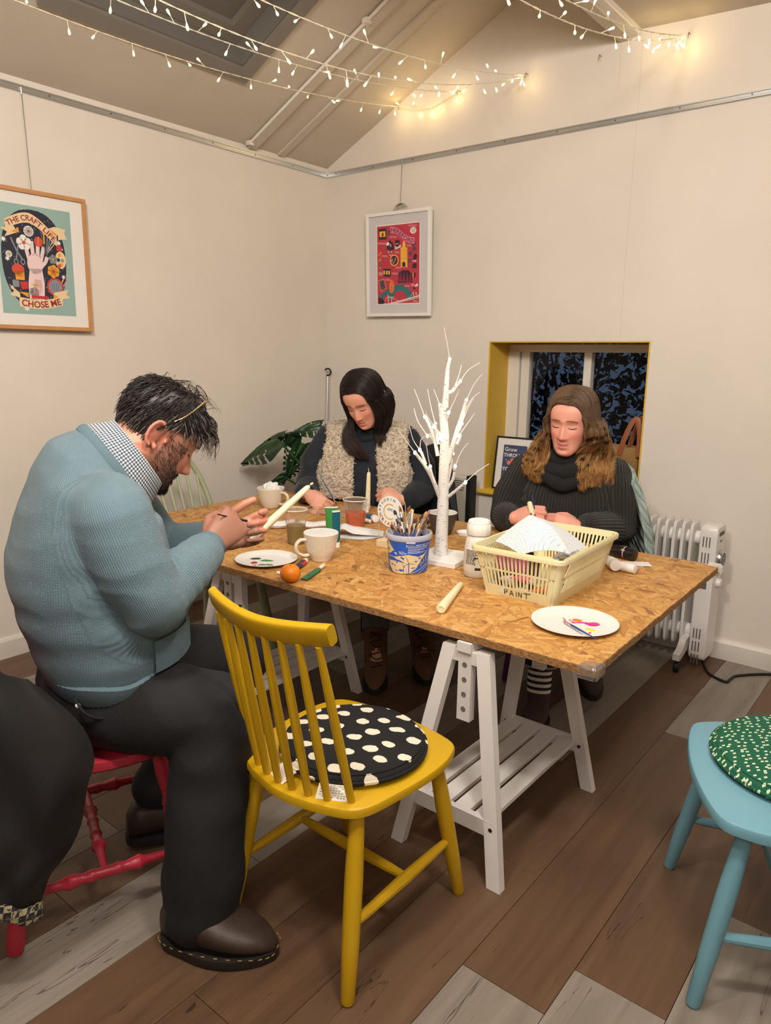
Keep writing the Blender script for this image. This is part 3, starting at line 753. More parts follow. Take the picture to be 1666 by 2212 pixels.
def crumple(name, label, cat, loc, r, mat, seed, sz=(1, 1, 1)):
    bm = bmesh.new(); bmesh.ops.create_icosphere(bm, subdivisions=4, radius=1)
    for v in bm.verts:
        p = v.co.normalized(); d = 1+.45*(mnoise.noise(p*2.3+Vector((seed, 0, 0))))-.5*abs(mnoise.noise(p*4+Vector((0, seed, 0)))); v.co = Vector((p.x*d*r*sz[0], p.y*d*r*sz[1], p.z*d*r*sz[2]))
    me = bpy.data.meshes.new(name); bm.to_mesh(me); bm.free(); me.materials.append(mat); me.shade_flat()
    o = bpy.data.objects.new(name, me); COL.objects.link(o); o.location = loc; return tag(o, label, cat)
crumple('tissue', 'crumpled white tissue stuffed into the plain cream mug', 'tissue', (.725, -1.163, T+.088), .040, m_tissue, 3.3, (1, 1, .85))

# clear plastic cups with murky water
t_ = NT('clear plastic cup'); t_.base((.96, .96, .97)).set(Roughness=.06, IOR=1.15, Alpha=.42); t_.b.inputs['Transmission Weight'].default_value = .9; m_cup = t_.m
def water(name, rgb):
    t = NT(name); v = t.coord(); f = t.noise(v, 30, 3); c = lin(rgb)
    t.base(t.ramp(f, [(.3, tuple(x*.8 for x in c)), (.7, c)])).set(Roughness=.15); t.b.inputs['Subsurface Weight'].default_value = .3; t.b.inputs['Subsurface Scale'].default_value = .02; return t.m
def cup(label, wl, loc, rb, rt, h, fill, rgb):
    t = thing('plastic_cup', label, 'cup', loc)
    def R(z): return lerp(rb, rt, z/h)
    MB().lathe([(0, .001), (rb, .0), (R(h*.3), h*.3), (R(h*.6), h*.6), (R(h*.64)+.001, h*.64), (R(h*.9), h*.9), (rt, h), (rt+.003, h+.001), (rt+.0035, h-.003), (rt+.0005, h-.004)], 40).obj('cup_wall', m_cup, t, smooth=50)
    MB().tube([(rt*1.03*math.cos(2*PI*i/40), rt*1.03*math.sin(2*PI*i/40), h) for i in range(40)], .0022, 6, closed=True).obj('rim', plain('cup rim', (226, 222, 214), .3), t)
    MB().lathe([(0, .003), (rb-.002, .003), (R(fill)-.002, fill), (0, fill)], 36).obj('water', water(wl, rgb), t, smooth=40)
cup('clear plastic cup of olive brown paint water beside the cream ribbed mug', 'olive water', (1.289, -1.552, T), .0325, .0425, .132, .072, (132, 106, 36))
cup('clear plastic cup of orange paint water in front of the woman in the gilet', 'orange water', (1.278, -1.195, T), .0385, .0500, .117, .066, (206, 98, 48))

# paper plates
m_plate = plain('paper plate card', (224, 222, 220), .6)
def paint(rgb): return plain('wet paint', rgb, .22)
def plate(label, loc, R, rz):
    t = thing('paper_plate', label, 'plate', loc, rz); N = 160; P = []
    for r, z in ((0, .0015), (R*.70, .0015), (R*.74, .003), (R*.86, .009), (R*.98, .0125), (R, .0125), (R, .0115), (R*.86, .0075), (R*.74, .0008), (R*.70, 0), (0, 0)):
        row = []
        for j in range(N):
            a = 2*PI*j/N; f = (.0011 if j % 4 < 2 else -.0011) if R*.73 < r < R*.97 else 0
            row.append((r*math.cos(a), r*math.sin(a), z+f))
        P.append(row)
    MB().grid(P, cv=True).obj('dish', m_plate, t, smooth=25); return t
def blob(t, x, y, rx, ry, rgb, seed, rot=0, name='paint_blob'):
    mb = MB(); N = 22; P = []
    for k, h in ((1, 0), (.9, .0016), (.6, .0030), (.25, .0034)):
        row = []
        for j in range(N):
            a = 2*PI*j/N; d = k*(1+.35*mnoise.noise(Vector((math.cos(a)*1.6, math.sin(a)*1.6, seed))))
            u, v = rx*d*math.cos(a), ry*d*math.sin(a); row.append((x+u*math.cos(rot)-v*math.sin(rot), y+u*math.sin(rot)+v*math.cos(rot), .0016+h))
        P.append(row)
    mb.grid(P, cv=True); mb.f.append(tuple(range(3*N, 4*N))); mb.mi.append(0); return mb.obj(name, paint(rgb), t, smooth=180)
p1 = plate('white paper plate with green and red paint blobs near the mandarin', (1.392, -1.797, T), .108, 0)
blob(p1, -.045, -.008, .019, .010, (22, 62, 50), 1, .75); blob(p1, .002, .0, .022, .009, (66, 132, 74), 2, .55); blob(p1, -.012, -.045, .012, .011, (176, 40, 30), 3)
for x, y, r_ in ((.045, -.03, .7), (.03, -.045, .7), (.065, -.035, .6), (.02, -.07, .4)): blob(p1, x, y, .013, .0022, (64, 92, 78), x*90, r_, 'paint_smear')
p2 = plate('white paper plate with pink, orange and yellow paint at the right front of the table', (2.478, -1.668, T), .116, 0)
blob(p2, -.006, .028, .015, .010, (226, 120, 34), 5, .4); blob(p2, .040, .030, .021, .013, (226, 42, 128), 6.3, .7); blob(p2, .052, -.016, .0115, .0085, (236, 206, 44), 7, .4); blob(p2, .060, -.038, .004, .003, (214, 60, 110), 8)
blob(p2, .012, .018, .020, .0024, (226, 42, 128), 9, .55, 'paint_smear'); blob(p2, -.005, .005, .006, .003, (226, 42, 128), 9.4, 0, 'paint_smear')
for k in range(5): blob(p2, -.04+.006*k, .018-.007*(k % 3), .0022, .0015, (200, 90, 100), 10+k, .4, 'paint_smear')

# mandarin
def citrus():
    t = NT('mandarin peel'); v = t.coord(); t.base(t.ramp(t.noise(v, 14, 3), [(.3, lin((222, 112, 8))), (.7, lin((242, 142, 22)))])).set(Roughness=.38)
    t.bump(t.noise(v, 330, 2), .35, .002); return t.m
tg = thing('mandarin', 'orange mandarin with green stalk scar beside the left paper plate', 'fruit', (1.627, -1.908, T))
mb = MB(); P = []; N = 36
for i in range(21):
    a = PI*i/20-PI/2; r = .0325*math.cos(a)**.92 if abs(math.cos(a)) > 1e-6 else 0; z = .029+.029*math.sin(a)-(.004*math.exp(-((r/.007)**2)) if a > 0 else 0)
    P.append([(r*(1+.012*math.cos(9*2*PI*j/N))*math.cos(2*PI*j/N), r*(1+.012*math.cos(9*2*PI*j/N))*math.sin(2*PI*j/N), z) for j in range(N)])
mb.grid(P, cv=True).obj('peel', citrus(), tg, smooth=180)
MB().lathe([(.0, .0535), (.0028, .0545), (.0024, .0565), (0, .057)], 8).obj('stalk_scar', plain('stalk green', (96, 104, 48), .7), tg)

# tapers, brushes, tubes
m_wax = plain('ivory wax', (236, 228, 192), .38); m_wax.node_tree.nodes['Principled BSDF'].inputs['Subsurface Weight'].default_value = .35; m_wax.node_tree.nodes['Principled BSDF'].inputs['Subsurface Scale'].default_value = .01
m_wick = plain('cotton wick', (226, 218, 190), .8)
def candle(label, a, b, r0, r1, wick='bare', extra=None):
    a, b = Vector(a), Vector(b); d = (b-a); L = d.length; t = bpy.data.objects.new('taper_candle', None); COL.objects.link(t); t.empty_display_size = .03
    t.matrix_world = mlook(a, d); tag(t, label, 'candle')
    MB().lathe([(0, .0), (r0*.55, .0), (r0*.6, -.002), (r0*.93, .0), (r0, .004), (r0, L*.1), (lerp(r0, r1, .5), L*.55), (r1, L*.93), (r1*.85, L*.965), (r1*.42, L*.99), (0, L)], 20).obj('wax_body', m_wax, t, smooth=50)
    if wick == 'loop':
        MB().tube([(0.006*math.sin(2*PI*i/14)*.8, 0, L+.003+.008*(1-math.cos(2*PI*i/14))*.5) for i in range(14)], .0016, 6, closed=True).obj('wick', m_wick, t)
    elif wick: MB().tube(spline([(0, 0, L-.003), (.001, 0, L+.007), (.003, .001, L+.016)], 4), .0014, 6).obj('wick', m_wick, t)
    return t
candle('plain ivory taper candle lying on the table in front of the bucket', (2.156, -1.838, T+.0145), (2.063, -1.590, T+.0095), .0142, .0092, None)
m_ferr = plain('nickel ferrule', (206, 204, 200), .25, .9)
BR = {'brown': plain('brown bristle', (112, 62, 36), .7), 'black': plain('black bristle', (26, 22, 22), .6), 'blond': plain('blond bristle', (196, 158, 100), .7), 'pink': plain('pink stained bristle', (176, 122, 118), .7), 'navy': plain('navy paint', (28, 44, 74), .4)}
HD = {'wood': plain('varnished wood', (186, 142, 92), .35), 'dark': plain('dark lacquer', (48, 26, 34), .3), 'blue': plain('blue lacquer', (44, 68, 138), .3), 'white': plain('white lacquer', (224, 216, 204), .35), 'black': plain('black lacquer', (20, 20, 22), .3), 'yellow': plain('yellow lacquer', (212, 178, 108), .35)}
def brush(label, a, b, r, br, hd, group=None, name='paint_brush', flat=1.0, bl=.022, fl_=.032, ferr=None):
    """a: handle end, b: bristle tip"""
    a, b = Vector(a), Vector(b); L = (b-a).length; t = bpy.data.objects.new(name, None); COL.objects.link(t); t.empty_display_size = .02
    t.matrix_world = mlook(a, b-a); tag(t, label, 'brush', group); z1 = L-bl-fl_; z2 = L-bl
    MB().lathe([(0, 0), (r*.42, .001), (r*.6, z1*.3), (r*1.05, z1*.86), (r*.9, z1)], 8).obj('handle', HD[hd], t, smooth=60)
    MB().lathe([(r*.95, z1-.002), (r*1.02, z1), (r*.98, z1+.004), (r*1.0, z2-.006), (r*.9, z2)], 10, sx=flat, sy=1/flat**.5).obj('ferrule', ferr or m_ferr, t, smooth=50)
    MB().lathe([(r*.85, z2-.001), (r*1.12, z2+bl*.35), (r*.8, z2+bl*.75), (0, L)], 10, sx=flat, sy=1/flat**.5).obj('bristles', BR[br], t, smooth=60)
    return t
brush('slim blue handled brush resting across the right paper plate', (2.585, -1.765, T+.0135), (2.452, -1.683, T+.0085), .0032, 'pink', 'blue', fl_=.022, bl=.014)

def ptube(label, a, b, w0, th, mat, capmat, cap=.016, cr=.011, cat='paint tube', bands=(), name='paint_tube', up=(0, 0, 1)):
    """squeezed tube: flat crimp at a, round shoulder and cap at b"""
    a, b = Vector(a), Vector(b); d = b-a; L = d.length; z = d.normalized(); x = Vector(up).cross(z)
    x = x.normalized() if x.length > 1e-3 else z.orthogonal().normalized(); y = z.cross(x)
    t = bpy.data.objects.new(name, None); COL.objects.link(t); t.empty_display_size = .02
    m = Matrix.Identity(4)
    for i in range(3): m[i][0], m[i][1], m[i][2], m[i][3] = x[i], y[i], z[i], a[i]
    t.matrix_world = m; tag(t, label, cat); Lb = L-cap; P = []
    for k, (wx, wy) in ((0, (w0, .0012)), (.04, (w0, .0012)), (.3, (w0*.98, th*.55)), (.7, (w0*.92, th*.92)), (.9, (w0*.88, th)), (.97, (w0*.62, th*.75)), (1, (cr*.8, cr*.8))):
        P.append([(wx*math.cos(2*PI*j/20), wy*math.sin(2*PI*j/20), Lb*k) for j in range(20)])
    mb = MB().grid(P, cv=True); mb.f.append(tuple(range(20))[::-1]); mb.mi.append(0); mb.obj('tube_body', mat, t, smooth=60)
    for s, e, bm_ in bands:
        MB().grid([[((w0*lerp(1, .9, k)+.0005)*math.cos(2*PI*j/20), (lerp(th*.45, th*.95, k)+.0006)*math.sin(2*PI*j/20), Lb*k) for j in range(20)] for k in (s, (s+e)/2, e)], cv=True).obj('label_band', bm_, t, smooth=60)
    if cap: MB().lathe([(cr*.98, Lb-.001), (cr, Lb+.001), (cr*.94, L-.001), (cr*.8, L), (0, L)], 18).obj('cap', capmat, t, smooth=50)
    return t
m_cap = plain('white cap', (238, 236, 232), .35); m_tg = plain('leaf green tube', (64, 142, 74), .3); m_tt = plain('teal tube', (18, 92, 108), .3); m_tgd = plain('dark green tube', (16, 98, 62), .25); m_tw = plain('white tube', (234, 230, 228), .35); m_tb = plain('blue tube', (30, 86, 126), .3)
m_magenta = plain('magenta label', (168, 62, 118), .4); m_blk2 = plain('black gloss', (22, 20, 22), .2)
ptube('green acrylic paint tube standing on its cap behind the cream ribbed mug', (1.352, -1.422, T+.131), (1.352, -1.418, T+.001), .025, .010, m_tg, m_cap, up=(.6, -.75, 0), bands=[(.0, .045, m_tw)])
ptube('teal acrylic paint tube standing upside down next to the green tube', (1.448, -1.500, T+.142), (1.452, -1.500, T+.001), .016, .010, m_tt, m_cap, up=(.85, -.4, 0), bands=[(.0, .05, m_tw)], cr=.0125, cap=.02)
ptube('small dark green foil paint tube with white nozzle lying near the mandarin', (1.650, -1.872, T+.005), (1.598, -1.722, T+.009), .014, .0055, m_tgd, m_cap, cap=.04, cr=.006)
t7 = ptube('small red and navy paint tube with white cap behind the mandarin', (1.560, -1.832, T+.010), (1.517, -1.727, T+.012), .013, .010, plain('navy tube', (40, 44, 66), .35), m_cap, bands=[(.55, .90, plain('red band', (204, 40, 36), .35))], cap=.014, cr=.009)
ptube('plain white paint tube nozzle poking out left of the mandarin', (1.575, -1.872, T+.006), (1.535, -1.880, T+.007), .007, .006, m_cap, m_cap, cap=.012, cr=.005)
ptube('blue paint tube lying with round white cap towards the camera by the sign', (1.190, -1.020, T+.015), (1.300, -1.085, T+.017), .018, .014, m_tb, m_cap, cap=.026, cr=.0165)
ptube('slim white paint tube lying in front of the blue tube', (1.225, -1.108, T+.010), (1.292, -1.112, T+.011), .010, .009, m_tw, m_cap, cap=.012, cr=.008)
ptube('white capped paint tube standing behind the orange water cup', (1.127, -.950, T+.055), (1.127, -.952, T+.001), .014, .012, m_tw, m_cap, cap=.03, cr=.017)
# clear palette tray with leftover paint
t_ = NT('clear tray plastic'); t_.base((.97, .97, .98)).set(Roughness=.05, IOR=1.3, Alpha=.55); t_.b.inputs['Transmission Weight'].default_value = .95; m_tray = t_.m
tr = thing('palette_tray', 'clear plastic paint tray with red and yellow paint in front of the woman in gilet', 'tray', (1.035, -1.075, T), .3)
MB().grid([[(a*sx, b*sy, z) for a, b in ((-1, -1), (1, -1), (1, 1), (-1, 1))] for sx, sy, z in ((.0, .0, .001), (.105, .045, .001), (.115, .055, .024), (.122, .062, .025))], cv=True).obj('tray_shell', m_tray, tr, smooth=0)
for k in range(3): MB().box((-.055+.055*k, 0, .010), (.0015, .095, .018)).obj('divider', m_tray, tr, smooth=0)
blob(tr, -.035, -.03, .016, .012, (206, 30, 22), 3); blob(tr, .075, -.0, .015, .012, (226, 186, 40), 4); blob(tr, .02, .01, .010, .008, (120, 70, 60), 5)

# embossed paper towels
def towel_mat(name, line):
    t = NT(name); v = t.coord((95, 95, 95), (.3, .2, .6)); ck = t.n('ShaderNodeTexChecker', Scale=.42); t.l(v, ck.inputs[0])
    sp_ = t.n('ShaderNodeSeparateXYZ'); t.l(v, sp_.inputs[0])
    a = t.math('LESS_THAN', t.math('FRACT', t.math('MULTIPLY', sp_.outputs[0], 1.7)), .26); b = t.math('LESS_THAN', t.math('FRACT', t.math('MULTIPLY', sp_.outputs[1], 1.7)), .26)
    sel = t.n('ShaderNodeMix', _data_type='FLOAT'); t.l(ck.outputs['Fac'], sel.inputs[0]); t.l(a, sel.inputs[2]); t.l(b, sel.inputs[3])
    t.base(t.mix(t.math('MULTIPLY', sel.outputs[0], .75), lin((226, 226, 228)), lin(line))).set(Roughness=.85)
    t.bump(sel.outputs[0], -.5, .002); return t.m
m_towel = towel_mat('embossed paper towel', (206, 206, 206)); m_towelb = towel_mat('blue embossed paper towel', (150, 186, 214))
def sheet(name, label, rows, mat, n=6, cat='paper towel'):
    """rows: control grid of world points, smoothed by splines both ways"""
    A = [spline(r, n) for r in rows]; B = [spline([r[j] for r in A], n) for j in range(len(A[0]))]
    c = Vector(rows[0][0]); mb = MB(); P = [[p-c for p in r] for r in B]; mb.grid(P)
    mb.grid([[p+Vector((.0003, .0003, .0009)) for p in r] for r in P], flip=True)
    o = mb.obj(name, mat, smooth=50); o.location = c; return tag(o, label, cat)
def Z(h): return T+h
sheet('paper_towel', 'folded paper towel with raised corner between orange cup and the sign', [[(1.300, -1.385, Z(.002)), (1.36, -1.37, Z(.034)), (1.40, -1.345, Z(.016)), (1.48, -1.26, Z(.003))],
      [(1.275, -1.345, Z(.004)), (1.33, -1.33, Z(.044)), (1.37, -1.31, Z(.032)), (1.455, -1.225, Z(.012))], [(1.265, -1.315, Z(.003)), (1.31, -1.29, Z(.022)), (1.35, -1.26, Z(.022)), (1.42, -1.19, Z(.004))]], m_towel)
sheet('paper_towel', 'flat lower layer of paper towel under the orange cup', [[(1.295, -1.395, Z(.001)), (1.38, -1.385, Z(.001)), (1.455, -1.345, Z(.001))], [(1.33, -1.35, Z(.0015)), (1.40, -1.33, Z(.0015)), (1.48, -1.27, Z(.0015))], [(1.36, -1.30, Z(.001)), (1.42, -1.27, Z(.001)), (1.50, -1.21, Z(.001))]], m_towel)
def roll(label, a, b, r, seed):
    a, b = Vector(a), Vector(b); d = (b-a).normalized(); up = Vector((0, 0, 1)); s = d.cross(up).normalized(); P = []
    for i in range(13):
        t = i/12; c = a.lerp(b, t)+up*(r*(.85+.2*math.sin(t*7+seed))); row = []
        for k in range(26):
            q = 2*PI*1.35*k/25; rr = r*(1-.22*k/25)*(1+.18*mnoise.noise(Vector((t*4, q, seed)))); row.append(c+s*math.cos(q)*rr*1.25+up*math.sin(q)*rr*.78)
        P.append(row)
    mb = MB().grid([[p-a for p in r_] for r_ in P]); o = mb.obj('paper_towel', m_towel, smooth=60); o.location = a; return tag(o, label, 'paper towel')
roll('loosely rolled paper towel behind the olive water cup on the left', (1.005, -1.475, T), (1.115, -1.385, T), .021, 1.1)
roll('rolled paper towel lying to the left of the green tube', (1.125, -1.365, T), (1.265, -1.29, T), .020, 2.7)

# brush bucket: printed tub
t_ = NT('frosted tub plastic'); t_.base((.86, .88, .92)).set(Roughness=.3, IOR=1.35); t_.b.inputs['Transmission Weight'].default_value = .55; m_tub = t_.m
m_lblue = plain('blue print', (30, 92, 196), .38); m_lcream = plain('cream print', (226, 206, 162), .45); m_lwhite = plain('white print', (236, 238, 244), .45)
BXY = (1.824, -1.550); bk = thing('brush_bucket', 'blue and cream printed plastic tub full of paint brushes in the table centre', 'bucket', (*BXY, T))
RB, RT, BH = .0635, .0745, .132
def br(z): return lerp(RB, RT, z/BH)
MB().lathe([(0, 0), (RB-.004, 0), (RB, .004), (br(.112), .112), (br(.112)+.003, .113), (RT+.0035, .116), (RT+.004, .129), (RT+.002, .132), (RT-.002, .132), (br(.11)-.002, .110), (br(.02)-.0025, .006), (0, .005)], 56).obj('tub_wall', m_tub, bk, smooth=40)
MB().lathe([(RB+.0004, .0045), (br(.06)+.0005, .06), (br(.111)+.0006, .111)], 72).obj('label_wrap', m_lblue, bk, smooth=60)
MB().box((.052, -.058, .112), (.03, .004, .006), rot=(0, 0, math.radians(37))).obj('tear_tab', m_tub, bk, smooth=0)
A0 = math.radians(-55)
def lab(cx, cy, off=.0009):
    s = max(-.99, min(.99, (cx-910)/432)); a = A0+math.asin(s); z = (1888-cy)/900*BH
    r = br(z)+off; return (r*math.cos(a), r*math.sin(a), z)
mb = MB()
def cols(x0, x1, lo, hi, n=36, k=0, off=.0009):
    mb.k = k
    for i in range(n):
        xa, xb = lerp(x0, x1, i/n), lerp(x0, x1, (i+1)/n)
        for j in range(4):
            q = [(xa, lerp(lo(xa), hi(xa), j/4)), (xb, lerp(lo(xb), hi(xb), j/4)), (xb, lerp(lo(xb), hi(xb), (j+1)/4)), (xa, lerp(lo(xa), hi(xa), (j+1)/4))]
            mb.add([lab(*p, off) for p in q], [(0, 1, 2, 3)])
def pw(*pts):
    xs_ = [p[0] for p in pts]; ys_ = [p[1] for p in pts]
    def f(x):
        for i in range(len(pts)-1):
            if x <= xs_[i+1]:
                t = max(0, (x-xs_[i])/(xs_[i+1]-xs_[i])); t = t*t*(3-2*t); return lerp(ys_[i], ys_[i+1], t)
        return ys_[-1]
    return f
cols(482, 645, pw((482, 1425), (515, 1445), (645, 1335)), pw((482, 1100), (645, 1330)))                    # cream pennant at left
hill = pw((505, 1485), (640, 1485), (760, 1450), (920, 1415), (1040, 1440), (1130, 1468), (1215, 1430), (1310, 1345))
low = pw((505, 1500), (600, 1500), (700, 1545), (880, 1610), (1000, 1700), (1130, 1640), (1180, 1560), (1310, 1350))
cols(515, 1310, lambda x: low(x) if x < 885 else pw((885, 1860), (960, 1835), (1080, 1760), (1150, 1640), (1200, 1520), (1310, 1350))(x), hill, 48)
cols(520, 885, pw((520, 1740), (600, 1860), (700, 1875), (885, 1860)), pw((520, 1595), (640, 1585), (885, 1612)), 24)
def stroke(pts, wd, k, off=.0016):
    mb.k = k
    for i in range(len(pts)-1):
        (x0, y0), (x1, y1) = pts[i], pts[i+1]; l = math.hypot(x1-x0, y1-y0) or 1; nx, ny = -(y1-y0)/l*wd/2, (x1-x0)/l*wd/2
        mb.add([lab(*p, off) for p in ((x0+nx, y0+ny), (x1+nx, y1+ny), (x1-nx, y1-ny), (x0-nx, y0-ny))], [(0, 1, 2, 3)])
for x, y0, y1, wd in ((935, 1610, 1850, 20), (828, 1680, 1840, 13)):        # wind turbines
    stroke([(x, y0), (x, (y0+y1)/2), (x, y1)], wd, 1)
    for dx, dy in ((-60, -150), (110, 30), (-55, 45)) if y0 < 1650 else ((-35, -85), (70, -40), (40, 40)): stroke([(x, y0), (x+dx*.5, y0+dy*.5), (x+dx, y0+dy)], wd*.5, 1)
def leaf2(x, y, L, a, k):
    mb.k = k; pts = [(0, 0), (.3, .28), (.7, .26), (1, 0), (.7, -.26), (.3, -.28)]; c, s = math.cos(a), math.sin(a)
    mb.add([lab(x+L*(u*c-v*s), y+L*(u*s+v*c), .0016) for u, v in pts], [tuple(range(6))])
for x, y, L, a in ((760, 1470, 60, .6), (800, 1490, 60, 1.0), (820, 1480, 45, 1.5), (660, 1600, 50, .3), (640, 1670, 40, 1.5), (985, 1735, 50, -.3), (1030, 1725, 45, -.2), (640, 1800, 35, .2), (670, 1810, 35, -.4), (720, 1780, 90, .2), (760, 1800, 70, -.3), (570, 1660, 50, .8)): leaf2(x, y, L, a, 1)
for x, y in ((1150, 1520), (1080, 1590)):
    for a in (-1.1, -2.1): leaf2(x, y, 42, a, 1)
for a in (-.9, -2.0, .5): leaf2(660, 1410, 40, a, 2)
for x in (1190, 1230, 1270): stroke([(x, 1590-(x-1190)*1.5), (x-2, 1640-(x-1190)*1.2), (x-4, 1700-(x-1190)*1.2)], 9, 0)
stroke([(lerp(820, 1290, i/16), 1840-180*max(0, (i-5)/11)**2) for i in range(17)], 9, 2); stroke([(lerp(1150, 1300, i/8), 1850-150*(i/8)**1.6) for i in range(9)], 7, 2)
stroke([(888, 1245), (888, 1215), (888, 1190)], 9, 2); leaf2(888, 1215, 34, -PI/2, 2)
for r_, y, x0, x1 in ((0, 1235, 915, 1290), (1, 1255, 915, 1285), (2, 1290, 920, 1275), (3, 1310, 915, 1215), (4, 1340, 915, 1150), (5, 1362, 915, 1255), (6, 1384, 915, 1205)):
    x = x0; rr = random.Random(r_)
    while x < x1:
        L = rr.uniform(14, 34); stroke([(x, y-(x-915)*.045), (min(x+L, x1), y-(min(x+L, x1)-915)*.045)], 8.5, 2); x += L+7
mb.k = 2; put_text(mb, 'TO OPEN - BREAK OFF TAB', 34, lambda x, y: lab(1098+x, 1212-y-(x+183)*.045, .0016), bold=.6)
stroke([(735, 1340), (745, 1395), (800, 1408), (860, 1398), (885, 1375), (900, 1385)], 7, 2)
put_text(mb, 'pure', 46, lambda x, y: lab(795+x, 1362-y, .0016), shear=.3); put_text(mb, 'nature', 46, lambda x, y: lab(812+x, 1392-y, .0016), shear=.3)
mb.k = 3; put_text(mb, 'A', 80, lambda x, y: lab(500+x, 1235-y, .0016), bold=1); put_text(mb, 'ES', 76, lambda x, y: lab(527+x*.6, 1365-y, .0016), bold=1)
mb.obj('label_print', [m_lcream, m_lblue, m_lwhite, plain('navy print', (36, 44, 84), .5)], bk, smooth=0)
kinds = [('brown', 'dark', 1.0, 'round paint brush with brown bristles and dark handle in the blue tub'), ('black', 'black', 1.5, 'flat paint brush with black bristles in the blue tub'), ('blond', 'wood', 1.4, 'paint brush with blond bristles and wooden handle in the blue tub'),
         ('pink', 'white', 1.5, 'tall paint brush with pink stained bristles at the right of the blue tub'), ('navy', 'blue', 1.0, 'paint brush tipped with dark blue paint in the blue tub'), ('brown', 'wood', 1.0, 'round paint brush with brown bristles and wooden handle in the blue tub')]
rr = random.Random(21)
def bucket_brush(ang, tilt, zt, kd, r=.0042, label=None):
    d = Vector((math.cos(ang), math.sin(ang), 0)); a = Vector((*BXY, T+.007))-d*.028*rr.uniform(.4, 1); b = Vector((*BXY, T+zt))+d*tilt
    br_, hd, fl2, lb = kinds[kd]; brush(label or lb, a, b, r, br_, hd, 'brushes standing in the blue tub', flat=fl2, bl=.020 if kd != 3 else .034, fl_=.036)
for i in range(24):
    bucket_brush(2*PI*i/24+rr.uniform(-.1, .1), rr.uniform(.035, .082), rr.uniform(.148, .178), (0, 5, 2, 1, 5, 0, 4)[i % 7], rr.choice((.0034, .0042, .005)))
for a, tl, zt, kd in ((2.6, .085, .200, 5), (2.2, .07, .207, 0), (2.9, .082, .192, 1), (1.9, .03, .205, 2), (2.4, .02, .212, 5), (.9, .06, .20, 2)): bucket_brush(a, tl, zt, kd, .0045)
bucket_brush(.45, .070, .212, 3, .0058)
brush('birch patterned cream brush handle sticking up behind the blue tub', (1.83, -1.535, T+.205), (1.815, -1.56, T+.012), .0042, 'blond', 'white')

# round sign on a wooden block
sg = thing('round_sign', 'round white craft workshop sign with wire hoop on a small wooden block', 'sign', (1.60, -1.362, T), math.radians(2))
m_block = plain('pale wood block', (224, 202, 164), .55, var=.06, vs=25); m_sign = plain('white acrylic', (238, 238, 236), .25)
MB().box((.025, 0, .014), (.15, .05, .028), bev=.0015).obj('base_block', m_block, sg, smooth=0)
MB().lathe([(0, -.0015), (.0585, -.0015), (.059, 0), (.0585, .0015), (0, .0015)], 48, mlook((0, -.006, .138), (0, -1, 0))).obj('disc', m_sign, sg, smooth=30)
MB().tube([(.0, .002, .026), (0, .0, .10)], .0018, 6).obj('stem', m_alu, sg)
MB().tube([(-.055, .0, .026)]+[(.005+.06*math.cos(PI-PI*i/20), .0, .157+.06*math.sin(PI*i/20)) for i in range(21)]+[(.065, 0, .026)], .0013, 6).obj('wire_hoop', plain('brass wire', (226, 214, 180), .3, .6), sg)
mb = MB()
def arc_text(txt, R, a0, a1, size, k, bottom=False, bold=.0004, cols_=None):
    n = len(txt)
    for i, ch in enumerate(txt):
        if ch == ' ': continue
        a = lerp(a0, a1, i/(n-1)); mb.k = cols_[i % len(cols_)] if cols_ else k
        def fn(x, y, a=a):
            if bottom: rr_ = R-y; ex = Vector((-math.sin(a), math.cos(a))); er = Vector((math.cos(a), math.sin(a))); p = er*rr_+ex*x
            else: er = Vector((math.cos(a), math.sin(a))); ex = Vector((math.sin(a), -math.cos(a))); p = er*(R+y)+ex*x
            return (p.x, -.0080, .138+p.y)
        put_text(mb, ch, size, fn, bold=bold)
arc_text('CAPUCHIN YARD', .043, math.radians(195), math.radians(-25), .0135, 0)
arc_text('CREATIVE', .052, math.radians(208), math.radians(335), .017, 0, True, .0006, (1, 2, 3, 1, 4, 2, 3, 1))
mb.k = 3
seg = [(math.radians(60+i*12), 0) for i in range(21)]
for i in range(20):
    a, b = seg[i][0], seg[i+1][0]; q = [(r*math.cos(t), r*math.sin(t)) for r, t in ((.026, a), (.0305, a), (.0305, b), (.026, b))]; mb.add([(x, -.0080, .138+y) for x, y in q], [(0, 1, 2, 3)])
mb.k = 0; put_text(mb, 'CYC', .0125, lambda x, y: (x, -.0080, .142+y), bold=.0004)
mb.obj('lettering', [plain('teal letter', (44, 96, 104), .5), plain('red letter', (196, 62, 70), .5), plain('purple letter', (124, 74, 138), .5), plain('gold letter', (212, 176, 84), .5), plain('blue letter', (60, 110, 170), .5)], sg, smooth=0)

# white paint bottle
m_bot = plain('white bottle plastic', (232, 228, 224), .35, var=.03, vs=18)
wb = thing('paint_bottle', 'white squat plastic paint bottle with ribbed cap beside the cream basket', 'bottle', (2.034, -1.448, T))
MB().lathe([(0, 0), (.042, 0), (.0465, .004), (.0472, .03), (.0462, .06), (.044, .10), (.040, .125), (.0345, .137), (.034, .139), (0, .139)], 40).obj('bottle_body', m_bot, wb, smooth=50)
mb = MB(); P = []
for r, z in ((.0375, .139), (.039, .142), (.0385, .172), (.0365, .176)):
    P.append([((r+(.0009 if j % 6 < 3 and z < .173 else 0))*math.cos(2*PI*j/72), (r+(.0009 if j % 6 < 3 and z < .173 else 0))*math.sin(2*PI*j/72), z) for j in range(72)])
P += [[(r*math.cos(2*PI*j/72), r*math.sin(2*PI*j/72), z) for j in range(72)] for r, z in ((.037, .180), (.034, .186), (.031, .187), (.028, .183), (0, .183))]
mb.grid(P, cv=True).obj('cap', m_cap, wb, smooth=35)
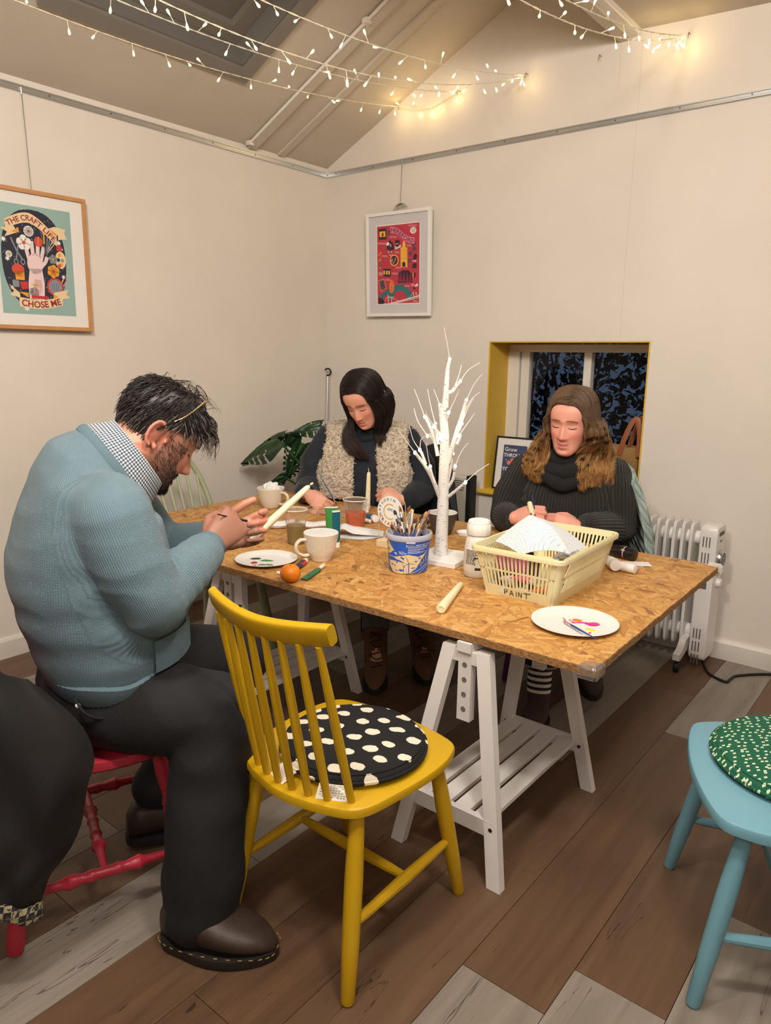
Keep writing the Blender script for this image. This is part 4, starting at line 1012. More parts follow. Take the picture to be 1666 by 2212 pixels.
MB().lathe([(.0474, .022), (.0476, .035), (.0466, .06), (.0452, .095)], 48).obj('label_wrap', plain('paper label', (226, 220, 206), .6), wb)
mb = MB(); rr = random.Random(3); wa = math.radians(-55)
def wl(u, z, off=.0012):
    r = lerp(.0476, .0452, (z-.03)/.065)+off; a = wa+u/.047; return (r*math.cos(a), r*math.sin(a), z)
for k in range(13):
    z = .092-.0038*k; u = -.046
    while u < -.016+.004*rr.random():
        L = rr.uniform(.003, .008); mb.add([wl(u, z), wl(u+L, z), wl(u+L, z+.0018), wl(u, z+.0018)], [(0, 1, 2, 3)]); u += L+.0018
for u0, u1, z0, z1 in ((-.012, .006, .028, .036), (-.016, .004, .066, .070)): mb.add([wl(u0, z0), wl(u1, z0), wl(u1, z1), wl(u0, z1)], [(0, 1, 2, 3)])
for k in range(26):
    u, z = rr.uniform(-.022, .006), rr.uniform(.052, .078); s_ = rr.uniform(.001, .0035); mb.add([wl(u, z, .0014), wl(u+s_, z+.001, .0014), wl(u+s_*.6, z+s_*.7, .0014), wl(u-s_*.3, z+s_*.4, .0014)], [(0, 1, 2, 3)])
mb.obj('label_print', m_blk2, wb, smooth=0)
d_ = MB().lathe([(0, .001), (.030, .001), (.034, .012), (.036, .012), (.033, 0), (0, 0)], 32).obj('small_dish', m_mugin); d_.location = (1.700, -1.000, T); tag(d_, 'small white dish behind the white paint bottle', 'dish')

# cream slotted basket marked PAINT
m_bas = plain('cream polypropylene', (230, 222, 178), .38, var=.03, vs=12)
BC = Vector((2.252, -1.392, T)); ba = thing('plastic_basket', 'cream slotted plastic basket handwritten PAINT holding tubes and paper towel', 'basket', BC, .03)
bw, bd, tw, td, bh = .113, .193, .146, .222, .152
def wallpt(side, u, z):     # u in -1..1 along the wall, z height
    k = z/bh; hx, hy = lerp(bw, tw, k), lerp(bd, td, k); c = .9
    return {'front': Vector((u*hx*c, -hy, z)), 'back': Vector((-u*hx*c, hy, z)), 'right': Vector((hx, u*hy*c, z)), 'left': Vector((-hx, -u*hy*c, z))}[side]
NRM = {'front': (0, -1, 0), 'back': (0, 1, 0), 'right': (1, 0, 0), 'left': (-1, 0, 0)}
def slab(mb, q, nrm, th=.0024):
    n = Vector(nrm)*th; mb.add([p for p in q]+[p-n for p in q], [(0, 1, 2, 3), (7, 6, 5, 4), (0, 4, 5, 1), (1, 5, 6, 2), (2, 6, 7, 3), (3, 7, 4, 0)])
def wquad(mb, s, u0, u1, z0, z1, sh=0.0):
    slab(mb, [wallpt(s, u0, z0), wallpt(s, u1, z0), wallpt(s, u1+sh, z1), wallpt(s, u0+sh, z1)], NRM[s])
for s, nb in (('front', 17), ('back', 17), ('right', 27), ('left', 27)):
    mb = MB(); wquad(mb, s, -1.02, 1.02, 0, .034); wquad(mb, s, -1.02, 1.02, .081, .087); wquad(mb, s, -1.02, 1.02, .132, bh)
    for u0 in (-1.02, .88): wquad(mb, s, u0, u0+.14, .034, .132)
    st = 1.76/nb; sh = .14 if nb > 20 else 0
    for i in range(nb):
        for z0, z1 in ((.034, .081), (.087, .132)):
            u = -.88+st*i+st*.28
            wquad(mb, s, max(-.9, u), min(.9, u+st*.5), z0, z1, min(sh, .9-u-st*.5) if sh else 0)
    mb.obj('side_panel', m_bas, ba, smooth=0)
def ringpts(hx, hy, r, z, n=7):
    out = []
    for cx_, cy2, a0 in ((hx-r, hy-r, 0), (-hx+r, hy-r, 90), (-hx+r, -hy+r, 180), (hx-r, -hy+r, 270)):
        for i in range(n): a = math.radians(a0+90*i/(n-1)); out.append((cx_+r*math.cos(a), cy2+r*math.sin(a), z))
    return out
mb = MB(); P = [ringpts(tw-.003, td-.003, .025, bh-.004), ringpts(tw+.006, td+.006, .03, bh-.001), ringpts(tw+.008, td+.008, .03, bh-.005), ringpts(tw+.007, td+.007, .03, bh-.016), ringpts(tw+.004, td+.004, .028, bh-.016), ringpts(tw+.003, td+.003, .028, bh-.006)]
mb.grid(P, cv=True).obj('rim', m_bas, ba, smooth=40)
for q in range(4):
    mb = MB(); P = []
    for z in (0, .008, .05, .10, bh-.004):
        k = z/bh; rp_ = ringpts(lerp(bw, tw, k)+.0005, lerp(bd, td, k)+.0005, .022, z); P.append(rp_[q*7:(q+1)*7])
    mb.grid(P).obj('corner_post', m_bas, ba, smooth=60)
MB().box((0, 0, .003), (bw*2-.004, bd*2-.004, .004)).obj('base', m_bas, ba, smooth=0)
def fp(x, z, off=.0012): p = wallpt('front', x/(lerp(bw, tw, z/bh)*.9), z); return (p.x, p.y-off, p.z)
lb_ = MB(); lb_.add([fp(-.058, .003), fp(.066, .003), fp(.066, .031), fp(-.058, .033)], [(0, 1, 2, 3)])
tape = lb_.obj('tape_label', plain('yellowed tape', (226, 214, 166), .3), ba, smooth=0)
MB().add([fp(-.06, .012, .002), fp(-.044, .010, .002), fp(-.030, .026, .002), fp(-.045, .034, .002), fp(-.052, .031, .002)], [(0, 1, 2, 3, 4)]).obj('torn_paper', m_paper, tape, smooth=0)
mb = MB(); LET = {'P': [[(0, 0), (0, 1)], [(0, 1), (.55, .95), (.6, .6), (0, .5)]], 'A': [[(0, 0), (.4, 1), (.8, 0)], [(.15, .35), (.65, .38)]], 'I': [[(.2, 0), (.2, 1)]], 'N': [[(0, 0), (.05, 1), (.6, 0), (.65, 1)]], 'T': [[(.4, 0), (.45, 1)], [(-.15, .98), (1.25, 1.05)]]}
x = -.040
for ch, wd in (('P', .017), ('A', .019), ('I', .010), ('N', .019), ('T', .020)):
    for pl_ in LET[ch]:
        for i in range(len(pl_)-1):
            (x0, y0), (x1, y1) = pl_[i], pl_[i+1]; s = .016; a, b = (x+x0*s, .009+y0*s*1.05), (x+x1*s, .009+y1*s*1.05); l = math.hypot(b[0]-a[0], b[1]-a[1]); nx, ny = -(b[1]-a[1])/l*.0011, (b[0]-a[0])/l*.0011
            mb.add([fp(a[0]+nx, a[1]+ny, .0026), fp(b[0]+nx, b[1]+ny, .0026), fp(b[0]-nx, b[1]-ny, .0026), fp(a[0]-nx, a[1]-ny, .0026)], [(0, 1, 2, 3)])
    x += wd
mb.obj('marker_writing', m_blk2, tape, smooth=0)
# basket contents
def inb(x, y, z): c, s = math.cos(.03), math.sin(.03); return (BC.x+x*c-y*s, BC.y+x*s+y*c, BC.z+z)
m_pinkt = plain('pink tube', (222, 64, 128), .35); m_orng = plain('orange bottle', (226, 112, 24), .3); m_redt = plain('red tube', (176, 44, 34), .35); m_bot2 = plain('dark plum tube', (58, 26, 38), .35); m_olive = plain('olive tube', (150, 140, 60), .4); m_cyan = plain('cyan brush dip', (60, 170, 196), .4)
for k in range(3):
    ptube('black and magenta labelled paint tube standing in the basket, %s' % ('nearest its left corner', 'second from its left corner', 'third from its left corner')[k], inb(-.072+.034*k, -.165, .130), inb(-.074+.034*k, -.160, .010), .0155, .012, m_blk2, m_blk2, up=(.2, -1, 0), bands=[(.06, .5, m_magenta)])
ptube('dark plum paint tube leaning inside the basket', inb(.04, -.165, .122), inb(.01, -.13, .02), .019, .012, m_bot2, m_blk2, up=(0, -1, .3))
ptube('pink paint tube lying inside the basket front', inb(-.035, -.170, .060), inb(.045, -.165, .056), .016, .013, m_pinkt, m_cap, cr=.012)
ptube('white paint tube with round cap in the basket front', inb(-.07, -.172, .050), inb(-.018, -.172, .046), .014, .014, m_tw, m_cap, cr=.017)
ptube('orange paint bottle lying in the bottom front corner of the basket', inb(.03, -.168, .030), inb(.098, -.150, .034), .017, .017, m_orng, m_orng, cr=.012)
ptube('white paint tube lying across the bottom of the basket', inb(-.03, -.160, .022), inb(.025, -.172, .020), .014, .012, m_tw, m_cap, cr=.011)
ptube('red paint tube along the right side of the basket', inb(.108, -.10, .085), inb(.110, .02, .080), .013, .012, m_redt, m_cap, cr=.011)
ptube('white paint tube low along the right side of the basket', inb(.090, -.06, .035), inb(.098, .06, .035), .016, .015, m_tw, m_cap, cr=.012)
ptube('brown red paint tube low inside the basket', inb(.055, -.02, .03), inb(.06, .12, .03), .018, .015, m_redt, m_blk2, cr=.012)
ptube('black paint tube poking up behind the paper towel in the basket', inb(-.09, -.02, .170), inb(-.075, .05, .05), .020, .012, m_blk2, m_blk2, up=(.3, -1, .1))
ptube('olive paint tube standing at the left front corner of the basket', inb(-.100, -.140, .115), inb(-.098, -.145, .012), .010, .010, m_olive, m_cap, up=(1, 0, 0))
brush('short paint brush with cyan tip in the front left corner of the basket', inb(-.094, -.150, .02), inb(-.090, -.168, .128), .004, 'navy', 'white')
# big paper towel tent
pk = inb(-.048, -.040, .226); fl0 = inb(-.118, -.125, .146); fr0 = inb(.112, -.095, .140); mid = inb(-.005, -.172, .132); bkp = inb(-.005, .06, .150); br0 = inb(.118, .03, .135)
def seg3(a, b, n, sag=(0, 0, 0)):
    a, b = Vector(a), Vector(b); return [a.lerp(b, i/n)+Vector(sag)*4*(i/n)*(1-i/n) for i in range(n+1)]
mb = MB(); o0 = Vector(pk)
e1, e2, e3, e4 = seg3(pk, fl0, 14, (.0, -.004, .004)), seg3(pk, mid, 14, (.022, -.012, .020)), seg3(pk, fr0, 14, (.014, -.01, .022)), seg3(pk, br0, 14, (0, .01, .012))
for A_, B_, bow in ((e1, e2, .006), (e2, e3, .014), (e3, e4, .004)):
    P = [[A_[i].lerp(B_[i], j/10)+Vector((0, -bow*.5, bow))*4*(j/10)*(1-j/10)*(i/14)-o0 for j in range(11)] for i in range(15)]
    mb.grid(P); mb.grid([[p+Vector((.0004, .0008, -.0006)) for p in r] for r in P], flip=True)
o = mb.obj('paper_towel', m_towelb, smooth=40); o.location = o0; tag(o, 'blue patterned paper towel peaked like a tent on top of the basket', 'paper towel')
crumple('paper_towel', 'crumpled white paper towel scrap lying in the basket back', 'paper towel', inb(.05, .09, .075), .045, m_towel, 9.1, (1.3, 1.0, .8))

# items right of the basket
m_ylw = plain('yellow sleeve', (226, 178, 54), .4); m_pinkp = plain('pink striped card', (206, 150, 156), .55)
ptube('black and yellow plastic paint bottle lying behind the basket on the right', (2.215, -.905, T+.024), (2.372, -.935, T+.024), .026, .024, m_blk2, m_blk2, cap=.03, cr=.024, cat='bottle', name='paint_bottle', bands=[(.0, .55, m_ylw), (.93, .96, m_pinkp)])
sh_ = thing('printed_card', 'pink striped printed card lying under the black and yellow bottle', 'card', (2.345, -.985, T), .1)
MB().box((0, 0, .001), (.15, .05, .0016)).obj('card_sheet', m_pinkp, sh_, smooth=0)
mb = MB()
for k in range(22): mb.box((-.068+.0064*k, -.005, .0020), (.002+.0012*(k % 3), .03, .0004))
mb.obj('printed_lines', plain('plum print', (96, 60, 70), .6), sh_, smooth=0)
MB().box((.05, .012, .0022), (.09, .055, .0006), rot=(0, 0, .5)).obj('clear_sleeve', m_tw, sh_, smooth=0)
ptube('smooth white paint tube lying on the right of the basket', (2.330, -1.075, T+.0165), (2.432, -1.092, T+.0165), .0165, .016, m_tw, m_tw, cap=.05, cr=.0165)
ptube('white paint bottle with dented cap lying against the basket', (2.285, -1.015, T+.021), (2.372, -1.112, T+.023), .020, .020, m_tw, m_cap, cap=.02, cr=.021)

# ------------------------------------------------------------------ lit birch tree lamp
def bark():
    t = NT('birch bark'); v = t.coord((60, 60, 330)); n1 = t.noise(v, 1.0, 3, .5, .6); dk = t.math('GREATER_THAN', n1, .645)
    t.base(t.mix(t.math('MULTIPLY', dk, .85), lin((218, 216, 214)), lin((52, 46, 46)))).set(Roughness=.6); t.bump(n1, .3, .002); return t.m
m_bark = bark(); m_twig = plain('white twig', (238, 234, 230), .5); m_led = emit('warm led', (255, 220, 170), 18)
TREE = dict(
  trunk=[(1.841,-1.381,0.668),(1.843,-1.380,0.827),(1.843,-1.380,0.990),(1.841,-1.381,1.102),(1.832,-1.388,1.180)],
  trunk_top=[(1.833,-1.388,1.149),(1.840,-1.382,1.196),(1.843,-1.379,1.273),(1.845,-1.378,1.311),(1.850,-1.374,1.340)],
  b1=[(1.833,-1.388,0.873),(1.822,-1.417,0.936),(1.810,-1.449,0.986),(1.793,-1.483,1.031)],
  b1s=[(1.811,-1.444,0.989),(1.800,-1.452,1.025),(1.794,-1.457,1.038)],
  b1t=[(1.854,-1.448,0.928),(1.843,-1.456,0.967),(1.840,-1.459,0.986)],
  b2=[(1.825,-1.394,1.014),(1.804,-1.389,1.076),(1.773,-1.393,1.138),(1.758,-1.383,1.144)],
  b2b=[(1.790,-1.358,1.048),(1.775,-1.370,1.080),(1.767,-1.376,1.077)],
  b3=[(1.831,-1.389,1.086),(1.826,-1.406,1.102),(1.824,-1.420,1.116)],
  b3b=[(1.826,-1.393,1.054),(1.808,-1.388,1.108),(1.799,-1.376,1.121)],
  b4=[(1.834,-1.387,1.141),(1.817,-1.374,1.171),(1.804,-1.359,1.184)],
  b4b=[(1.842,-1.380,1.133),(1.860,-1.392,1.158),(1.873,-1.407,1.166)],
  b5=[(1.850,-1.374,0.991),(1.872,-1.370,1.056),(1.888,-1.369,1.112),(1.904,-1.369,1.160),(1.918,-1.371,1.207)],
  b5b=[(1.898,-1.387,1.060),(1.907,-1.380,1.091),(1.900,-1.386,1.088)],
  b5c=[(1.902,-1.384,1.106),(1.908,-1.379,1.130)],
  b6=[(1.852,-1.372,0.910),(1.848,-1.344,0.979),(1.838,-1.320,1.016)],
  b7=[(1.854,-1.371,0.902),(1.876,-1.372,0.937),(1.889,-1.381,0.984)],
  b8=[(1.854,-1.370,0.869),(1.890,-1.374,0.898),(1.929,-1.375,0.932)],
  up1=[(1.845,-1.378,1.227),(1.853,-1.358,1.234),(1.856,-1.344,1.249),(1.862,-1.326,1.266)],
  up2=[(1.843,-1.379,1.180),(1.845,-1.378,1.227)],
  t=[(1.849,-1.375,1.340),(1.849,-1.394,1.394),(1.849,-1.413,1.442)],
  a=[(1.793,-1.483,1.031),(1.781,-1.512,1.068),(1.767,-1.543,1.108)],
  b=[(1.794,-1.457,1.038),(1.785,-1.484,1.074),(1.783,-1.504,1.122)],
  c=[(1.840,-1.459,0.986),(1.842,-1.476,1.024),(1.845,-1.493,1.069)],
  d=[(1.758,-1.383,1.144),(1.732,-1.385,1.198),(1.710,-1.383,1.237)],
  e=[(1.767,-1.376,1.077),(1.731,-1.386,1.126),(1.711,-1.383,1.170)],
  f=[(1.824,-1.420,1.116),(1.816,-1.446,1.151),(1.819,-1.463,1.172)],
  g=[(1.799,-1.376,1.121),(1.778,-1.374,1.176),(1.758,-1.371,1.239)],
  h=[(1.804,-1.359,1.184),(1.785,-1.355,1.216),(1.769,-1.349,1.237)],
  i=[(1.873,-1.407,1.166),(1.898,-1.406,1.215),(1.915,-1.411,1.244)],
  j=[(1.862,-1.326,1.266),(1.874,-1.297,1.304),(1.896,-1.260,1.329)],
  k=[(1.842,-1.342,1.233),(1.848,-1.318,1.280),(1.848,-1.299,1.322)],
  l=[(1.918,-1.371,1.207),(1.945,-1.369,1.261),(1.972,-1.366,1.294)],
  m=[(1.910,-1.377,1.161),(1.940,-1.372,1.212),(1.967,-1.370,1.235)],
  n=[(1.908,-1.379,1.130),(1.932,-1.379,1.185),(1.953,-1.381,1.216)],
  o=[(1.902,-1.384,1.088),(1.931,-1.380,1.131),(1.957,-1.378,1.167)],
  p=[(1.889,-1.381,0.984),(1.913,-1.381,1.037),(1.938,-1.381,1.067)],
  q=[(1.929,-1.375,0.932),(1.965,-1.365,0.970),(2.005,-1.353,1.001)],
  r=[(1.838,-1.320,1.016),(1.833,-1.304,1.039),(1.826,-1.291,1.054)],
  s=[(1.794,-1.457,1.038),(1.805,-1.467,1.074),(1.824,-1.472,1.088)],
)
TB = Vector((1.843, -1.380, T))
tl = thing('birch_tree_lamp', 'white artificial birch tree lamp with glowing LED tips on a square base', 'lamp', TB, .12)
MB().box((0.008, .004, .010), (.168, .168, .02), bev=.0025).obj('base_slab', plain('white base', (236, 234, 232), .35), tl, smooth=0)
def tw_(pts, r0, r1, name, mat, n=8, k=5):
    P = spline(pts, k); N = len(P); rr_ = [lerp(r0, r1, i/(N-1))*(1+.08*mnoise.noise(Vector((i*.9, r0*900, 0)))) for i in range(N)]
    return MB().tube(P, rr_, n).obj(name, mat, tl, world=True)
tw_([(1.841, -1.381, T+.016), (1.842, -1.381, .72)]+TREE['trunk'][1:], .0255, .0125, 'trunk', m_bark, 16, 6)
tw_(TREE['trunk_top'], .012, .006, 'branch', m_bark, 10)
BRR = dict(b1=(.008, .005), b1s=(.005, .0045), b1t=(.005, .004), b2=(.007, .005), b2b=(.005, .004), b3=(.006, .004), b3b=(.006, .005), b4=(.0065, .005), b4b=(.006, .005), b5=(.011, .006), b5b=(.005, .004), b5c=(.005, .004), b6=(.006, .004), b7=(.006, .0045), b8=(.007, .0042), up1=(.008, .006), up2=(.008, .007))
for k, (a, b) in BRR.items(): tw_(TREE[k], a, b, 'branch', m_bark, 8)
for k in 'tabcdefghijklmnopqrs': tw_(TREE[k], .0015, .0011, 'twig', m_twig, 5, 3)
leds = [TREE[k][0] for k in 'abcdefghijlmnopqrt']+[TREE['trunk_top'][2], TREE['up1'][1], (1.838, -1.402, 1.078)]
for p in leds: MB().sphere(p, (.0052, .0052, .0068), 10, 8).obj('led_bulb', m_led, tl, world=True)
for p, e in (((1.79, -1.46, 1.03), .07), ((1.91, -1.41, 1.12), .07), ((1.87, -1.42, 1.26), .06), ((1.75, -1.42, 1.14), .06)):
    d = bpy.data.lights.new('tree_led', 'POINT'); d.energy = e; d.color = (1, .84, .62); d.shadow_soft_size = .03; lo = bpy.data.objects.new('tree_led', d); COL.objects.link(lo); lo.location = p
# ================================================================== PEOPLE
def fuse(mb, voxel, it=3, lam=.5):
    me = bpy.data.meshes.new('fuse'); me.from_pydata(mb.v, [], mb.f); o = bpy.data.objects.new('fuse', me); COL.objects.link(o)
    md = o.modifiers.new('r', 'REMESH'); md.mode = 'VOXEL'; md.voxel_size = voxel; md.adaptivity = 0
    dg = bpy.context.evaluated_depsgraph_get(); ev = o.evaluated_get(dg); m2 = bpy.data.meshes.new_from_object(ev)
    n = len(m2.vertices); V = np.empty(n*3); m2.vertices.foreach_get('co', V); V = V.reshape(-1, 3)
    F = np.empty(len(m2.loops), int); m2.loops.foreach_get('vertex_index', F); F = F.reshape(-1, 4)
    E = np.empty(len(m2.edges)*2, int); m2.edges.foreach_get('vertices', E); E = E.reshape(-1, 2)
    bpy.data.objects.remove(o); bpy.data.meshes.remove(me); bpy.data.meshes.remove(m2)
    cnt = np.bincount(E.ravel(), minlength=n).astype(float)[:, None]; cnt[cnt == 0] = 1
    for _ in range(it):
        A = np.zeros_like(V)
        for k in range(3): A[:, k] = np.bincount(E[:, 0], V[E[:, 1], k], n)+np.bincount(E[:, 1], V[E[:, 0], k], n)
        V = V+lam*(A/cnt-V)
    return V, F
def normals(V, F):
    a, b, c, d = (V[F[:, k]] for k in range(4)); nf = np.cross(c-a, d-b); N = np.zeros_like(V)
    for k in range(4):
        for j in range(3): N[:, j] += np.bincount(F[:, k], nf[:, j], len(V))
    return N/np.maximum(np.linalg.norm(N, axis=1, keepdims=True), 1e-12)
def arr_obj(name, V, F, mat, parent=None, col=None, attrs=None):
    if parent is not None:
        mi = np.array(parent_world(parent).inverted()); V = V@mi[:3, :3].T+mi[:3, 3]
    me = bpy.data.meshes.new(name); me.vertices.add(len(V)); me.vertices.foreach_set('co', np.ascontiguousarray(V, dtype=np.float32).ravel())
    me.loops.add(F.size); me.loops.foreach_set('vertex_index', F.ravel().astype(np.int32)); me.polygons.add(len(F)); me.polygons.foreach_set('loop_start', np.arange(0, F.size, 4, dtype=np.int32))
    me.update(calc_edges=True); me.validate(); me.materials.append(mat); me.shade_smooth()
    if col is not None:
        at = me.color_attributes.new('tint', 'FLOAT_COLOR', 'POINT'); at.data.foreach_set('color', np.c_[col, np.ones(len(col))].ravel().astype(np.float32))
    for k, v in (attrs or {}).items(): at = me.attributes.new(k, 'FLOAT', 'POINT'); at.data.foreach_set('value', v.astype(np.float32))
    o = bpy.data.objects.new(name, me); COL.objects.link(o); o.parent = parent; return o
def chain(mb, pts, rad, n=12, flat=None, up=None):
    """tapered round-ended limb (closed) through pts"""
    pts = [Vector(p) for p in pts]
    for i in range(len(pts)-1):
        a, b = pts[i], pts[i+1]; mb.tube([a.lerp(b, k/4) for k in range(5)], [lerp(rad[i], rad[i+1], k/4) for k in range(5)], n)
    for p, r in zip(pts, rad): mb.sphere(p, r, n, 8)
def loft(mb, secs, n=28, p=2.3):
    """secs: (centre, half-depth vector, half-width vector)"""
    P = []
    for c, u, v in secs:
        row = []
        for j in range(n):
            a = 2*PI*j/n; s = lambda x: math.copysign(abs(x)**(2/p), x); row.append(Vector(c)+Vector(u)*s(math.cos(a))+Vector(v)*s(math.sin(a)))
        P.append(row)
    b = len(mb.v); mb.grid(P, cv=True); mb.f += [tuple(b+j for j in range(n))[::-1], tuple(b+(len(secs)-1)*n+j for j in range(n))]; mb.mi += [0, 0]
class Frame:
    def __init__(s, O, F):
        s.O = Vector((*O, 0)); s.F = Vector((*F, 0)).normalized(); s.R = Vector((s.F.y, -s.F.x, 0))
    def p(s, a, b, z): return s.O+s.F*a+s.R*b+Vector((0, 0, z))
    def v(s, a, b, z): return s.F*a+s.R*b+Vector((0, 0, z))

# ---- head: analytic surface (unit scale, y forward, x = the person's right, z up)
HZ = [(-.119, .006, .055, .040), (-.114, .020, .072, .025), (-.105, .033, .0805, .004), (-.090, .045, .084, -.022), (-.070, .054, .0835, -.045), (-.050, .061, .0855, -.066), (-.030, .0665, .086, -.082), (0, .0715, .0835, -.096), (.030, .0745, .087, -.103), (.060, .0745, .081, -.102), (.085, .064, .062, -.088), (.103, .044, .036, -.062), (.113, .022, .008, -.036), (.117, .002, -.010, -.016)]
def _h(z):
    for i in range(len(HZ)-1):
        if z <= HZ[i+1][0] or i == len(HZ)-2:
            a, b = HZ[i], HZ[i+1]; t = (z-a[0])/(b[0]-a[0]); P0 = HZ[max(i-1, 0)]; P3 = HZ[min(i+2, len(HZ)-1)]; out = []
            for k in (1, 2, 3):
                p0, p1, p2, p3 = P0[k], a[k], b[k], P3[k]
                out.append(.5*((2*p1)+(p2-p0)*t+(2*p0-5*p1+4*p2-p3)*t*t+(3*p1-p0-3*p2+p3)*t**3))
            return out
def g2(x, z, cx, cz, sx, sz): return math.exp(-((x-cx)/sx)**2-((z-cz)/sz)**2)
def head_pt(phi, z, off=0.0, fem=0.0):
    w, f, b = _h(z); yc = (f+b)/2+.012; c, s = math.cos(phi), math.sin(phi)
    e = .86 if c > 0 else .95
    x = w*math.copysign(abs(s)**e, s); y = yc+((f-yc) if c > 0 else (yc-b))*math.copysign(abs(c)**e, c)
    if c > -.2:
        nz = 0
        if -.056 < z < .022:
            t = (.018-z)/.058; t = max(0, min(1, t)); A = (.004+.0245*t**1.25)*(1-.26*fem); sg = (.0075+.0055*t)*(1-.12*fem)
            if z < -.040: A *= max(0, 1-((-.040-z)/.0125)**1.6)
            nz += A*math.exp(-(x/sg)**2)
        nz += .0085*(g2(abs(x), z, .0135, -.042, .0065, .0075))*(1-.2*fem)
        nz -= .0115*g2(abs(x), z, .031, .004, .017, .0125)
        nz += .0080*g2(abs(x), z, .0315, .001, .0135, .0085)
        nz += (.0045-.003*fem)*g2(abs(x), z, .025, .020, .022, .007)+.002*g2(x, z, 0, .022, .012, .008)
        zl = z-.0035*fem*(x/.022)**2
        nz += (.0052+.0012*fem)*g2(x, zl, 0, -.0645, .021, .0046)+(.0070+.0012*fem)*g2(x, zl, 0, -.0775, .0185, .0062)-.0044*g2(x, zl, 0, -.0710, .024, .0021)
        nz -= .0030*g2(x, z, 0, -.0885, .02, .005)+.0018*g2(x, z, 0, -.0535, .004, .005)
        nz += .0065*g2(x, z, 0, -.102, .017, .011)+.0040*g2(abs(x), z, .043, -.028, .017, .016)
        nz -= .0022*g2(abs(x), z, .026, -.060, .005, .012)
        y += nz
    p = Vector((x, y, z))
    if off:
        n = Vector((x/max(w, .02)**1.0, (y-yc)/max(.06, (f-b)/2), z/.117)); p += n.normalized()*off
    return p
def head_mb(mb, Mx, fem=0.0):
    b = len(mb.v); P = []
    for i in range(96):
        t = i/95; z = -.119+.236*(.5-.5*math.cos(PI*t))
        P.append([Mx @ head_pt(-PI+2*PI*j/120, z, 0, fem) for j in range(120)])
    mb.grid(P, cv=True); mb.f += [tuple(b+j for j in range(120))[::-1], tuple(b+95*120+j for j in range(120))]; mb.mi += [0, 0]
    for s in (-1, 1):            # ears
        c = Vector((s*.073, -.014, -.010)); ring = []
        for k in range(22):
            a = -2.3+4.7*k/21; r = .030*(1-.12*math.cos(a))
            ring.append(Mx @ (c+Vector((s*(.010+.004*math.sin(a)), -.019*math.cos(a+.25)-.004+.000*s, r*math.sin(a)*1.05+.003))))
        # rim sweeps up the back and over the top of the ear
        ring = [Mx @ (c+Vector((s*(.012+.003*math.cos(a)), -.014-.0165*math.cos(a), .029*math.sin(a)))) for a in [-1.9+4.2*k/21 for k in range(22)]]
        mb.tube(ring, [.0035]+[.0048]*20+[.004], 8)
        mb.tube([Mx @ (c+Vector((s*(.009), -.012-.010*math.cos(a), .006+.017*math.sin(a)))) for a in [-1.0+2.6*k/9 for k in range(10)]], .0034, 6)
        m3 = Mx @ Matrix.Translation(c+Vector((s*.003, -.013, -.002))) @ Euler((0, 0, s*.42)).to_matrix().to_4x4()
        mb.sphere((0, 0, 0), (.0055, .0175, .027), 12, 8, m3)
        mb.sphere((s*.0725, .003, -.014), (.004, .0035, .006), 8, 6, Mx); mb.sphere((s*.077, -.012, -.036), (.0042, .007, .008), 8, 6, Mx)
def head_matrix(cen, x_left, y, z, s):
    x = -Vector(x_left); y = Vector(y); z = Vector(z); m = Matrix.Identity(4)
    for i in range(3): m[i][0], m[i][1], m[i][2], m[i][3] = x[i]*s, y[i]*s, z[i]*s, cen[i]
    return m
def hand(mb, W, X, Zd, side, s, curls, thumb, spread=(.10, .03, -.04, -.12)):
    X = Vector(X).normalized(); Zd = Vector(Zd); Zd = (Zd-X*Zd.dot(X)).normalized(); Y = Zd.cross(X) if side > 0 else X.cross(Zd); W = Vector(W)
    q = lambda x, y, z: W+(X*x+Y*y+Zd*z)*s
    secs = [(q(x, y, z), Zd*(rz*s), Y*(ry*s)) for x, y, z, rz, ry in ((-.030, 0, 0, .020, .026), (0, 0, 0, .0185, .0265), (.025, .002, .001, .018, .034), (.055, .001, .002, .0165, .0395), (.080, .000, .001, .0145, .0405), (.094, -.001, -.001, .011, .038))]
    loft(mb, secs, 22, 2.4)
    mb.sphere((0, 0, 0), .5, 10, 8, Matrix.Translation(q(.030, .024, -.009)) @ Matrix(((X.x*.056*s, Y.x*.030*s, Zd.x*.030*s, 0), (X.y*.056*s, Y.y*.030*s, Zd.y*.030*s, 0), (X.z*.056*s, Y.z*.030*s, Zd.z*.030*s, 0), (0, 0, 0, 1))))
    mb.sphere((0, 0, 0), .5, 10, 8, Matrix.Translation(q(.030, -.024, -.008)) @ Matrix(((X.x*.066*s, Y.x*.026*s, Zd.x*.028*s, 0), (X.y*.066*s, Y.y*.026*s, Zd.y*.028*s, 0), (X.z*.066*s, Y.z*.026*s, Zd.z*.028*s, 0), (0, 0, 0, 1))))
    base = ((.087, .030), (.091, .0105), (.087, -.0095), (.079, -.028)); lens = ((.042, .026, .021), (.046, .029, .022), (.042, .027, .021), (.033, .021, .019)); rad = (.0097, .0100, .0095, .0083); tips = []
    for k in range(4):
        p = q(base[k][0], base[k][1], 0); th = 0; sp_ = spread[k]; pts = [q(base[k][0]-.02, base[k][1]*.95, 0), p]; r = rad[k]; rr_ = [r*1.02*s, r*1.06*s]
        for L, cu, rs in zip(lens[k], curls[k], (.98, .90, .76)):
            th += math.radians(cu); d = (X*math.cos(sp_)+Y*math.sin(sp_))*math.cos(th)-Zd*math.sin(th); p = p+d*L*s; pts.append(p); rr_.append(r*rs*s)
        chain(mb, pts, rr_, 10); tips.append(pts)
    tp = [q(*t) for t in thumb]; chain(mb, tp, [.0135*s, .0118*s, .0108*s, .0088*s][:len(tp)], 10)
    return tips, tp
